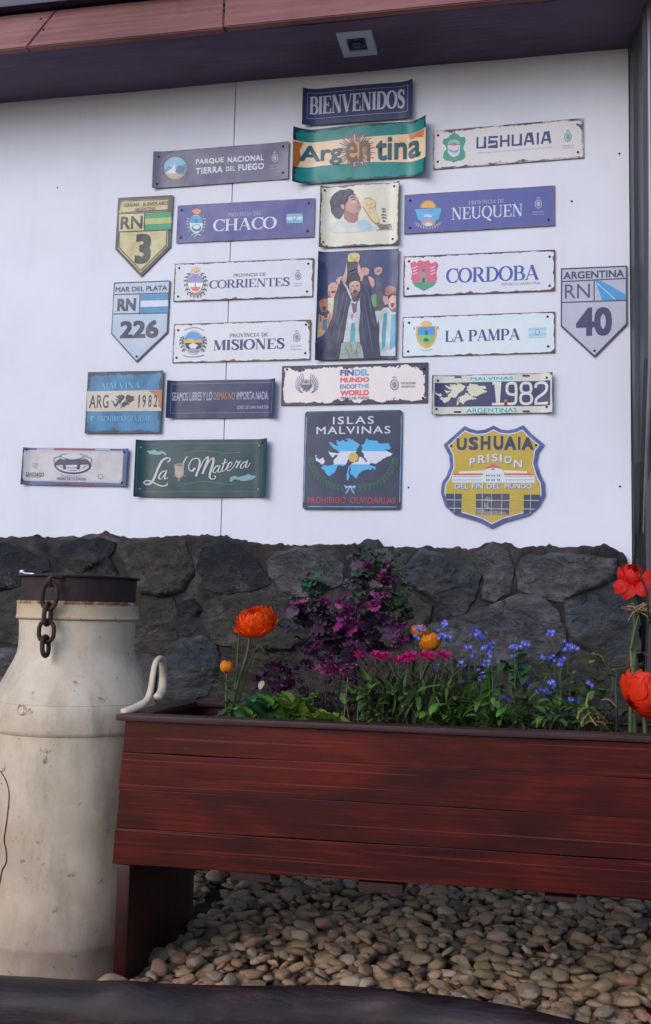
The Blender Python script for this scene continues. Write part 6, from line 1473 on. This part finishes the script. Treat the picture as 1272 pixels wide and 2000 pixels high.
# ranunculus petals: curved patches of nested shells
def petal_mesh(key, r, lat0, lat1, wid, m, flare=0.0):
    V = []; F = []; nu, nv = 9, 8; rs = random.Random(key)
    for i in range(nu+1):
        t = i/nu; la = lat0+(lat1-lat0)*t; w_ = wid*(.35+.65*min(1, t/.45)); w_ *= math.sqrt(max(.12, 1-max(0, (t-.62)/.385)**2))
        for j in range(nv+1):
            s = j/nv*2-1; a = w_*s; rr = r*(1+flare*t*t+.05*math.sin(s*7+key)*t*t+.03*math.sin(s*5+key)*t+.02*rs.uniform(-1, 1)*t)
            l2 = la-.10*abs(s)**2*t
            V.append((rr*math.cos(l2)*math.cos(a), rr*math.cos(l2)*math.sin(a), rr*math.sin(l2)))
    for i in range(nu):
        for j in range(nv): q = i*(nv+1)+j; F.append((q, q+1, q+nv+2, q+nv+1))
    me = bpy.data.meshes.new('petal'); me.from_pydata(V, [], F); me.polygons.foreach_set('use_smooth', [True]*len(F)); me.materials.append(m); me.update(); return me
def bloom(parent, c, r, m, tilt=(0, 0), openness=1.0, name='flower_head', layers=None):
    """head > petal"""
    h = bpy.data.objects.new(name, None); h.empty_display_size = .02; col.objects.link(h); h.parent = parent; h.location = Vector(c)-parent.location
    h.rotation_euler = (tilt[0], tilt[1], rl.uniform(0, 6))
    layers = layers or [(.20, -1.0, 1.45, 1.2, 4, 0), (.32, -1.0, 1.34, 1.0, 5, 0), (.44, -1.0, 1.22, .95, 5, 0), (.56, -1.0, 1.08, .85, 6, .01), (.67, -1.0, .93, .80, 6, .03), (.77, -1.1, .78, .75, 7, .05), (.86, -1.2, .60, .72, 7, .09), (.94, -1.25, .40, .70, 7, .15), (1.0, -1.2, .12, .66, 7, .20), (1.0, -1.2, -.12, .62, 6, .26)]
    for li, (rr, l0, l1, wd, n, fl) in enumerate(layers):
        ms = [petal_mesh(li*3+q, r*rr, l0, l1*openness if l1 > 0 else l1, wd, m, fl) for q in range(2)]
        for i in range(n):
            o = bpy.data.objects.new('petal', ms[i % 2]); col.objects.link(o); o.parent = h
            o.rotation_euler = (rl.uniform(-.10, .10), rl.uniform(-.10, .10), 2*math.pi*i/n+li*.7+rl.uniform(-.15, .15)); k = rl.uniform(.94, 1.05); o.scale = (k, k, k)
    return h

# 1 tall orange ranunculus at the left, its small bud beside it
Y = 1.93
a = plant('orange ranunculus in full bloom on a tall green stem, left end of the planter', 445, Y, 'ranunculus')
b0 = a.location
bloom(a, at(499, 1211, Y), .0345, f_or, (.45, .15))
stem(a, [b0, at(462, 1345, Y), at(482, 1280, Y), at(492, 1222, Y)], .0036, .0026); stem(a, [b0+Vector((.006, .004, 0)), at(474, 1340, Y+.01), at(486, 1300, Y+.01), at(506, 1262, Y+.01), at(520, 1280, Y)], .0026, .0016)
stem(a, [b0+Vector((-.004, .0, 0)), at(461, 1330, Y), at(464, 1280, Y), at(468, 1236, Y)], .0028, .0018)
for x, y, L_, h in ((512, 1278, .045, .1), (524, 1292, .040, -.3), (500, 1275, .035, .5), (530, 1280, .035, .2), (470, 1240, .02, 2.6), (455, 1355, .05, 2.8), (462, 1380, .045, 1.2), (452, 1390, .04, .2)):
    leafat(a, 'frond', g_mid if y > 1300 else g_olive, at(x, y, Y), L_, h, rl.uniform(-.5, .4))
a = plant('small closed orange ranunculus bud, left of the large orange bloom', 443, 1.90, 'ranunculus')
bloom(a, at(443, 1302, 1.90), .0125, f_ye, (.2, 0), 1.0, layers=[(.6, -1.2, 1.3, 1.0, 4, 0), (.8, -1.2, 1.2, .9, 5, 0), (1, -1.3, .95, .8, 5, 0)])
stem(a, [a.location, at(442, 1360, 1.90), at(443, 1312, 1.90)], .0028, .002); 
for x, y, L_, h in ((425, 1310, .030, 2.7), (432, 1330, .030, 2.4), (455, 1330, .03, .4), (440, 1375, .045, 1.7), (425, 1345, .04, 2.9), (438, 1395, .04, .5)): leafat(a, 'frond', g_dk, at(x, y, 1.90), L_, h, rl.uniform(-.3, .5))

# 2 the tall purple kale
Y = 2.00
kale = plant('tall bolted ornamental kale with frilled purple and magenta leaves in the middle of the planter', 700, Y, 'ornamental_kale')
kb = kale.location
trunk = [kb, at(694, 1340, Y), at(690, 1280, Y), at(692, 1220, Y), at(702, 1160, Y), at(722, 1100, Y)]
stem(kale, trunk, .0060, .0028, k_dk)
for q in ([at(692, 1300, Y), at(660, 1250, Y), at(620, 1205, Y), at(600, 1165, Y)], [at(692, 1290, Y), at(740, 1240, Y), at(765, 1180, Y), at(768, 1135, Y)], [at(690, 1320, Y), at(655, 1315, Y), at(630, 1312, Y)], [at(694, 1240, Y), at(670, 1190, Y), at(660, 1165, Y)], [at(694, 1330, Y), at(740, 1290, Y), at(778, 1258, Y)]): stem(kale, q, .0032, .0018, k_md)
def cluster(parent, kind, m, cx, cy, sx, sy, n, L0, L1, Y, dy=.05, **k):
    for _ in range(n):
        x = cx+rl.gauss(0, sx); y = cy+rl.gauss(0, sy)
        leafat(parent, kind, m if not isinstance(m, (list, tuple)) else rl.choice(m), at(x, y, Y+rl.uniform(-dy, dy)), rl.uniform(L0, L1), **k)
cluster(kale, 'ruffled', [k_dk, k_dk, k_md, k_gp], 625, 1212, 26, 16, 26, .030, .048, Y)
cluster(kale, 'ruffled', [k_dk, k_dk, k_md, k_gp], 730, 1218, 24, 22, 26, .030, .048, Y)
cluster(kale, 'ruffled', [k_dk, k_md], 670, 1262, 44, 22, 34, .026, .042, Y)
cluster(kale, 'ruffled', [k_mg, k_md, k_mg], 672, 1228, 13, 20, 9, .024, .038, Y-.03)
cluster(kale, 'dense', [k_gp, g_grey], 594, 1196, 20, 18, 16, .024, .036, Y)
cluster(kale, 'dense', [g_grey, g_grey, k_gp, g_dk], 730, 1108, 24, 18, 40, .026, .040, Y)
cluster(kale, 'dense', [k_gp, g_grey, g_grey], 704, 1142, 14, 14, 8, .022, .032, Y)
cluster(kale, 'dense', [g_cool, g_grey], 606, 1154, 20, 11, 18, .024, .034, Y)
cluster(kale, 'dense', [g_grey, g_dk], 775, 1185, 16, 22, 22, .022, .034, Y)
cluster(kale, 'dense', [k_mg, k_mg, k_pink], 757, 1130, 9, 11, 6, .020, .030, Y-.04)
for x, y, r, n in ((644, 1307, 13, 9), (672, 1306, 10, 6), (690, 1302, 7, 4), (590, 1176, 8, 5), (634, 1178, 5, 4), (672, 1182, 8, 6), (680, 1208, 7, 5), (745, 1162, 8, 5), (779, 1252, 9, 7), (776, 1232, 6, 4), (728, 1186, 8, 5), (722, 1105, 3, 2)):
    cluster(kale, 'dense', [k_mg, k_mg, k_pink], x, y, r, r*.7, n, .014, .024, Y-.045, .012)
cluster(kale, 'ruffled', [k_dk, k_dk, k_gp], 700, 1175, 26, 12, 12, .024, .034, Y+.03)

for _ in range(16):
    x = rl.uniform(590, 700); q = at(x, rl.uniform(1300, 1375), Y+rl.uniform(-.06, .06)); b_ = Vector((q.x+rl.uniform(-.02, .02), q.y, soilz(q.x))); stem(kale, [b_, (b_+q)/2+Vector((rl.uniform(-.012, .012), 0, 0)), q], .0018, .001, rl.choice((g_brn, g_str, k_dk)))
cluster(kale, 'ruffled', [k_md, k_gp, k_mg, k_dk], 640, 1275, 38, 18, 22, .022, .036, Y-.02)
cluster(kale, 'dense', [k_dk, g_grey, g_olive, k_gp], 640, 1372, 34, 16, 26, .018, .030, Y)

# 3 small purple kale, lower left
s2 = plant('low dark purple kale seedling behind the lettuces, with a fallen cream petal', 545, 1.98, 'ornamental_kale')
stem(s2, [s2.location, at(546, 1370, 1.98), at(546, 1320, 1.98)], .003, .002, k_dk)
cluster(s2, 'dense', [k_dk, k_dk, k_md], 545, 1325, 20, 18, 26, .022, .034, 1.98)
leafat(s2, 'oval', f_cr, at(511, 1338, 1.93), .020, 1.2, 1.0, 1.3, 'petal')

# 4 lettuces
def lettuce(label, px, py, Y, m, L_, n, sp):
    t = plant(label, px, Y, 'lettuce'); c = t.location
    for i in range(n):
        a_ = 2*math.pi*i/n*1.62; pt = .55+.75*(i/n)
        put('leaf', lm('broad' if i % 3 else 'ruffled', m if rl.random() < .8 else g_lett2, i), t, c+Vector((rl.uniform(-.006, .006), rl.uniform(-.006, .006), .0)), L_*rl.uniform(.75, 1.1), a_+rl.uniform(-.2, .2), pt, rl.uniform(-.3, .3), sp)
    return t
lettuce('blue-green leafy lettuce seedling beside the tall orange flower', 508, 1392, 1.90, g_cool, .078, 16, 1.0)
lettuce('bright green crinkled lettuce, middle of the three lettuces', 572, 1384, 1.90, g_lett, .092, 18, 1.0)
lettuce('small yellow-green lettuce at the planter rim, right of the bright green one', 632, 1396, 1.87, g_lett2, .062, 14, 1.0)

# 5 leafy clump, 6 the magenta-flowered clump with grassy leaves
t = plant('bushy bright green clump of small oval leaves beside the purple kale', 735, 1.92, 'leafy_plant')
for _ in range(10):
    x = rl.gauss(735, 26); q = at(x, rl.uniform(1330, 1375), 1.92+rl.uniform(-.04, .04)); b_ = Vector((q.x*.7+t.location.x*.3, q.y, soilz(q.x))); stem(t, [b_, (b_+q)/2+Vector((rl.uniform(-.01, .01), 0, 0)), q], .0018, .001)
cluster(t, 'oval', [g_mid, g_mid, g_lett, g_dk], 735, 1368, 32, 20, 120, .018, .032, 1.915, .05)
def puff_mesh(m, n=34, seed=1, name='flower'):
    rs = random.Random(seed); V = []; F = []
    for i in range(n):
        a_ = rs.uniform(0, 6.28); e = rs.uniform(-.1, 1.25); d = Vector((math.cos(a_)*math.cos(e), math.sin(a_)*math.cos(e), math.sin(e))); s_ = d.cross(Vector((0, 0, 1))).normalized() if abs(d.z) < .98 else Vector((1, 0, 0))
        L_ = rs.uniform(.8, 1.05); b = len(V); u = d.cross(s_)
        V += [d*.1-s_*.04, d*.1+s_*.04, d*L_*.8+s_*.13, d*L_+s_*.04+u*.05, d*L_*1.0-s_*.05, d*L_*.8-s_*.13]; F.append((b, b+1, b+2, b+3, b+4, b+5))
    me = bpy.data.meshes.new(name); me.from_pydata([tuple(v) for v in V], [], F); me.materials.append(m); me.update(); return me
pf = [puff_mesh(f_mg, 38, k) for k in range(3)]
t = plant('clump with brownish grassy leaves and a row of fringed magenta flowers', 815, 1.93, 'dianthus')
Y = 1.93
for x, y, r in ((703, 1279, .010), (733, 1281, .011), (745, 1284, .010), (757, 1282, .009), (778, 1291, .011), (795, 1284, .011), (806, 1281, .010), (826, 1280, .010), (838, 1282, .010), (862, 1279, .010), (873, 1283, .009)):
    q = at(x, y, Y-.01); o = bpy.data.objects.new('flower', rl.choice(pf)); col.objects.link(o); o.parent = t; o.matrix_basis = Matrix.Translation(q-t.location) @ Matrix.Rotation(rl.uniform(.2, .8), 4, 'X') @ Matrix.Diagonal((r*1.35, r*1.35, r, 1))
    b_ = Vector((t.location.x+(q.x-t.location.x)*.55+rl.uniform(-.02, .02), Y+rl.uniform(-.02, .03), soilz(q.x))); stem(t, [b_, (b_+q)/2+Vector((rl.uniform(-.012, .012), 0, .01)), q-Vector((0, 0, .004))], .0015, .001)
for _ in range(150):
    x = rl.uniform(705, 905); y0 = rl.uniform(1375, 1415); b_ = at(x, y0, Y+rl.uniform(-.05, .06)); b_.z = max(b_.z, soilz(b_.x))
    put('leaf', lm('grass', rl.choice((g_brn, g_brn, g_olive, g_dk, g_mid)), rl.randrange(4)), t, b_, rl.uniform(.06, .115), rl.uniform(0, 6.28), rl.uniform(.5, 1.35), rl.uniform(-1, 1), rl.uniform(.7, 1.4))
for x, y in ((800, 1385), (812, 1395), (822, 1380), (790, 1378)): leafat(t, 'oval', g_mid, at(x, y, 1.88), .024)

# 7 yellow-orange ranunculus pair
t = plant('yellow-orange ranunculus bloom behind the magenta flowers, right of the kale', 842, 1.97, 'ranunculus')
bloom(t, at(841, 1252, 1.97), .0195, f_ye, (.55, .1), .95); stem(t, [t.location, at(846, 1340, 1.97), at(842, 1264, 1.97)], .003, .002)
leafat(t, 'frond', g_mid, at(850, 1320, 1.97), .05)
t = plant('smaller orange-yellow ranunculus overlapped by blue florets, just left of the yellow-orange one', 820, 2.0, 'ranunculus')
bloom(t, at(819, 1232, 1.99), .0150, f_ye, (.3, -.3), 1.0); stem(t, [t.location, at(822, 1320, 2.0), at(820, 1240, 2.0)], .0028, .0018); leafat(t, 'frond', g_olive, at(815, 1330, 2.0), .045)

# 8 forget-me-nots
def floret_cluster(name, n, rad, seed):
    rs = random.Random(seed); V = []; F = []; fm = []
    for i in range(n):
        c = Vector((rs.gauss(0, rad*.55), rs.gauss(0, rad*.45), rs.gauss(0, rad*.38))); nrm = (Vector((rs.uniform(-.7, .7), -1, rs.uniform(-.1, 1.0)))).normalized(); a1 = nrm.cross(Vector((0, 0, 1))).normalized(); a2 = nrm.cross(a1); r = rs.uniform(.0036, .0050); ph = rs.uniform(0, 6)
        for k in range(5):
            t = ph+2*math.pi*k/5; d = a1*math.cos(t)+a2*math.sin(t); s_ = a1*-math.sin(t)+a2*math.cos(t); b = len(V)
            V += [c, c+d*r*.5+s_*r*.42+nrm*.0006, c+d*r*.95+s_*r*.30+nrm*.0010, c+d*r*.95-s_*r*.30+nrm*.0010, c+d*r*.5-s_*r*.42+nrm*.0006]; F.append((b, b+1, b+2, b+3, b+4)); fm.append(0)
        b = len(V); V += [c+nrm*.0012+(a1*math.cos(t)+a2*math.sin(t))*r*.22 for t in (0, 1.57, 3.14, 4.71)]; F.append((b, b+1, b+2, b+3)); fm.append(1)
    for i in range(max(2, n//2)):                       # green buds and calyces
        c = Vector((rs.gauss(0, rad*.5), rs.gauss(0, rad*.4)+.003, rs.gauss(0, rad*.5)-.004)); b = len(V); r = .0016
        V += [c+Vector(q)*r for q in ((1, 0, 0), (-1, 0, 0), (0, 1, 0), (0, -1, 0), (0, 0, 1.6), (0, 0, -1.6))]
        F += [(b, b+2, b+4), (b+2, b+1, b+4), (b+1, b+3, b+4), (b+3, b, b+4), (b+2, b, b+5), (b+1, b+2, b+5), (b+3, b+1, b+5), (b, b+3, b+5)]; fm += [2]*8
    me = bpy.data.meshes.new(name); me.from_pydata([tuple(v) for v in V], [], F); [me.materials.append(m) for m in (f_bl, f_wh, g_olive)]; me.polygons.foreach_set('material_index', fm); me.update(); return me
big = [floret_cluster('flower_cluster', 13, .012, k) for k in range(3)]; mid = [floret_cluster('flower_cluster', 7, .0085, k+5) for k in range(3)]; sml = [floret_cluster('flower_cluster', 3, .005, k+9) for k in range(3)]
def fmn(label, px, Y, cl, leaves):
    t = plant(label, px, Y, 'forget_me_not')
    for x, y, s_ in cl:
        yy = Y+rl.uniform(-.05, .05); q = at(x, y, yy); o = bpy.data.objects.new('flower_cluster', rl.choice((sml, mid, big)[s_])); col.objects.link(o); o.parent = t; o.location = q-t.location; o.rotation_euler = (rl.uniform(-.3, .3), rl.uniform(-.5, .5), rl.uniform(-.5, .5))
        b_ = Vector((t.location.x+(q.x-t.location.x)*.6+rl.uniform(-.015, .015), yy+rl.uniform(-.01, .02), soilz(q.x))); m_ = (b_+q)/2+Vector((rl.uniform(-.012, .012), 0, .008)); stem(t, [b_, m_, q], .0014, .0008, g_stem)
        for _ in range(3): w_ = rl.uniform(.15, .75); leafat(t, 'oval', rl.choice((g_mid, g_olive, g_dk)), b_.lerp(q, w_), rl.uniform(.014, .026), s=.7)
    for cx, cy, sx_, sy_, n, ms in leaves: cluster(t, rl.choice(('oval', 'spoon')), ms, cx, cy, sx_, sy_, n, .016, .034, Y, .06)
    return t
g1 = 'forget-me-nots in the planter'
fmn('forget-me-not just right of the magenta flowers, with dense blue clusters at its top', 880, 1.95, [(871, 1222, 1), (863, 1241, 2), (875, 1246, 1), (915, 1265, 0), (929, 1282, 1), (904, 1299, 1), (859, 1305, 1), (903, 1338, 1), (829, 1229, 0), (813, 1245, 0), (817, 1228, 0)], [(885, 1380, 26, 24, 90, (g_mid, g_olive, g_dk))])
fmn('forget-me-not left of the tall narrow green leaf, with a large blue cluster on top', 940, 1.96, [(934, 1240, 2), (928, 1234, 1), (950, 1262, 1), (962, 1262, 1), (945, 1264, 0), (952, 1297, 1), (951, 1305, 0), (935, 1313, 0), (946, 1321, 1), (958, 1278, 0), (983, 1361, 0), (994, 1362, 0)], [(945, 1384, 32, 24, 110, (g_mid, g_olive, g_lett, g_dk))])
fmn('forget-me-not with thin scattered blue flowers beside the blue-green leafy shoot', 1020, 1.97, [(1000, 1262, 0), (1006, 1264, 0), (1012, 1264, 0), (1030, 1257, 1), (1028, 1333, 1), (1032, 1336, 0), (1064, 1350, 2), (1057, 1346, 0), (1080, 1331, 1), (1078, 1392, 1), (1003, 1282, 0)], [(1020, 1375, 36, 26, 120, (g_mid, g_dk, g_olive)), (1070, 1385, 20, 20, 30, (g_dk, g_dk, k_dk))])
fmn('forget-me-not before the right-hand stones, its topmost cluster the largest and bluest', 1110, 1.98, [(1076, 1238, 1), (1110, 1262, 2), (1114, 1270, 1), (1082, 1288, 1), (1100, 1293, 1), (1094, 1296, 0), (1116, 1367, 0), (1120, 1369, 0), (1137, 1369, 1), (1152, 1336, 0), (1103, 1394, 0), (1060, 1283, 0)], [(1120, 1372, 34, 30, 90, (g_mid, g_dk, g_olive)), (1185, 1385, 30, 28, 70, (g_dk, g_grey))])

for c_, n_ in ((900, 34), (985, 30), (1055, 30), (1120, 24), (850, 24)):
    for o in scn.objects:
        if o.name.startswith('forget_me_not') and abs(at(c_, 1400, 1.9).x-o.location.x) < .045: cluster(o, 'oval', [g_mid, g_mid, g_lett, g_dk], c_, 1388, 22, 13, n_, .018, .030, 1.885, .03); break
# 9 the tall narrow leaf, the broad leaves behind it
t = plant('single tall narrow bright green leaf standing among the forget-me-nots', 962, 1.91, 'leaf_shoot')
b_ = at(955, 1372, 1.91); put('leaf', lm('lance', leafm('bright_blade', (.024, .085, .010), (.06, .16, .022)), 1), t, Vector((b_.x, 1.91, soilz(b_.x))), at(974, 1272, 1.91).z-soilz(b_.x), -1.35, 1.50, .1, .9).scale *= .86
t = plant('blue-green leafy shoot just behind the tall narrow leaf', 1008, 2.0, 'leafy_plant')
stem(t, [t.location, at(1008, 1340, 2.0), at(1008, 1290, 2.0)], .003, .002); cluster(t, 'oval', (g_cool, g_dk, g_cool), 1010, 1312, 17, 20, 26, .028, .042, 2.0, .02)

# 10 wilted foliage on the right
t = plant('pale ferny leaf spray before the stones, right of the forget-me-nots', 1165, 2.0, 'ranunculus')
stem(t, [t.location, at(1196, 1350, 2.0), at(1192, 1310, 2.0), at(1172, 1290, 2.0)], .0022, .0014)
for i in range(11): put('leaf', lm('frond', g_yel if i % 3 else g_grey, i), t, at(1180, 1296, 2.0), rl.uniform(.020, .034), math.pi-.2+rl.uniform(-1.1, 1.1), rl.uniform(-.7, .8), rl.uniform(-.6, .6), 1.1)
t = plant('drooping yellowed leaf spray hanging at the planter rim, right side', 1158, 1.87, 'wilted_leaf_spray')
stem(t, [at(1150, 1355, 1.87), at(1146, 1375, 1.86), at(1152, 1398, 1.85), at(1166, 1418, 1.84)], .0022, .0018, g_yel)
for i in range(10):
    w_ = i/10; put('leaf', lm('frond', g_yel, i), t, at(1150+14*w_, 1378+34*w_, 1.85), rl.uniform(.020, .034), (0 if i % 2 else math.pi)+rl.uniform(-.4, .4), rl.uniform(-1.0, -.3), rl.uniform(-.5, .5), 1.2)
t = plant('dry bent pale stalks between the yellowed leaves and the red flower', 1205, 1.95, 'dry_stalk')
stem(t, [at(1174, 1367, 1.93), at(1188, 1366, 1.93), at(1198, 1374, 1.93), at(1205, 1381, 1.93)], .0016, .0016, g_str); stem(t, [t.location, at(1204, 1378, 1.94), at(1203, 1340, 1.95), at(1206, 1312, 1.95)], .0028, .0024, g_grey)
stem(t, [at(1206, 1312, 1.95), at(1196, 1308, 1.95), at(1214, 1306, 1.95), at(1228, 1302, 1.95)], .0026, .0018, g_grey); stem(t, [at(1225, 1350, 1.95), at(1226, 1330, 1.95), at(1226, 1310, 1.95)], .0032, .0028, g_yel)

# 11 red ranunculus tied to a stake
Y = 1.93
t = plant('tall red ranunculus with drooping lower petals, tied with straw before the steel bracket', 1240, Y, 'ranunculus')
lay_ = [(.28, -1.0, 1.5, 1.6, 4, 0), (.5, -1.0, 1.38, 1.4, 4, 0), (.7, -1.0, 1.15, 1.25, 4, .03), (.88, -1.0, .85, 1.15, 5, .08), (1.0, -1.1, .45, 1.0, 4, .18)]
bloom(t, at(1236, 1127, Y), .0255, f_rd, (.55, -.1), 1.0, layers=lay_)
hm = bpy.data.objects.new('flower_head', None); col.objects.link(hm); hm.parent = t; hm.location = at(1238, 1145, Y-.01)-t.location; bpy.context.view_layer.update()
for x, y, h, pt in ((1219, 1143, 2.9, -.6), (1252, 1147, -.6, -.8), (1265, 1128, .2, .2), (1230, 1150, 3.4, -1.1)):
    o = put('petal', lm('broad', f_rd, int(x)), hm, at(x*.55+1237*.45, y*.5+1131*.5, Y-.022), .030, h, pt*.9-.15, 1.2 if h < 1 else -1.2, 1.25)
stem(t, [t.location, at(1238, 1330, Y), at(1240, 1240, Y), at(1238, 1140, Y)], .0050, .0036, g_stem); stem(t, [at(1232, 1400, Y+.01), at(1238, 1330, Y+.01), at(1234, 1250, Y+.01), at(1247, 1200, Y+.01)], .0040, .003, g_olive)
stem(t, [at(1232, 1270, Y-.01), at(1238, 1240, Y-.01), at(1248, 1200, Y-.01)], .0028, .002, g_stem); stem(t, [at(1238, 1330, Y), at(1234, 1300, Y), at(1232, 1262, Y)], .0022, .002, g_yel)
for x, y in ((1262, 1185), (1266, 1210), (1228, 1360), (1240, 1388), (1226, 1395), (1250, 1300)): leafat(t, 'frond', g_dk, at(x, y, Y+.02), .035)
st = thing('stake', at(1262, 1400, Y+.02), 'thin dry brown twig leaning behind the tall red flower', 'twig'); st.location.z = soilz(st.location.x)
stem(st, [st.location, at(1262, 1300, Y+.02), at(1266, 1180, Y-.03), at(1254, 1130, Y-.045), at(1244, 1092, Y-.045)], .0026, .0015, g_brn); stem(st, [at(1256, 1274, Y), at(1266, 1282, Y), at(1280, 1296, Y)], .0018, .0014, g_brn, 'side_twig')
tie = thing('raffia_tie', at(1245, 1192, Y), 'bundle of straw raffia knotted round the stems below the tall red flower', 'tie')
rr_ = random.Random(4)
for i in range(22):
    a0_ = at(1246+rr_.uniform(-8, 8), 1190+rr_.uniform(-6, 8), Y-.008+rr_.uniform(-.008, .008)); e = at(1246+rr_.choice((-1, 1, 1))*rr_.uniform(12, 36), 1192+rr_.uniform(-14, 26), Y-.01+rr_.uniform(-.015, .01)); mm = (a0_+e)/2+Vector((0, -.008, rr_.uniform(0, .008)))
    stem(tie, [a0_, mm, e], rr_.uniform(.0009, .0018), .0008, g_str, 'strand')
tube('strand', [at(1240, 1188, Y)+Vector((.011*math.cos(a), .010*math.sin(a), .004*math.sin(a*.5)+.0)) for a in [i*.35 for i in range(38)]], .0016, g_str, tie, 6)

# 12 red-orange ranunculus at the right edge
t = plant('large red-orange many-petalled ranunculus low in front of the steel bracket', 1262, 1.85, 'ranunculus')
bloom(t, at(1263, 1352, 1.85), .0375, f_ro, (.95, -.10), 1.0)
stem(t, [t.location, at(1258, 1395, 1.86), at(1262, 1360, 1.86)], .0038, .003)
t = thing('ranunculus_shoot', (at(1231, 1410, 1.88).x, 1.88, soilz(.17)), 'thick bare green stalk rising beside the red-orange flower', 'stalk')
stem(t, [t.location, at(1232, 1385, 1.88), at(1234, 1340, 1.89), at(1238, 1300, 1.9)], .0046, .0038, g_stem)

# 13 low ground cover over the soil, too fine to count
V = []; F = []; fm = []
for _ in range(2600):
    x = rl.uniform(PX0+.05, PX1-.05); y = rl.uniform(PY+.04, BY-.04)
    dn = .35 if x < -.48 else 1.0
    if rl.random() > dn: continue
    z = soilz(x)+rl.uniform(-.002, .022 if x > -.35 else .006); h = rl.uniform(0, 6.28); L_ = rl.uniform(.006, .016); pt = rl.uniform(0, 1.2); w_ = L_*rl.uniform(.2, .4)
    d = Vector((math.cos(h)*math.cos(pt), math.sin(h)*math.cos(pt), math.sin(pt))); s_ = Vector((-math.sin(h), math.cos(h), 0)); p_ = Vector((x, y, z)); b = len(V)
    V += [p_, p_+d*L_*.5+s_*w_, p_+d*L_-Vector((0, 0, L_*.2)), p_+d*L_*.5-s_*w_]; F.append((b, b+1, b+2, b+3)); fm.append(rl.choice((0, 0, 1, 2)))
o = mesh('ground_cover', V, F, [g_dk, g_mid, g_brn], None, False, org=(-.05, 1.95, SZ), fm=fm); tag(o, 'low tangle of tiny green and brown leaves covering the planter soil', 'ground cover', kind='stuff')
print('objects', len(scn.objects))
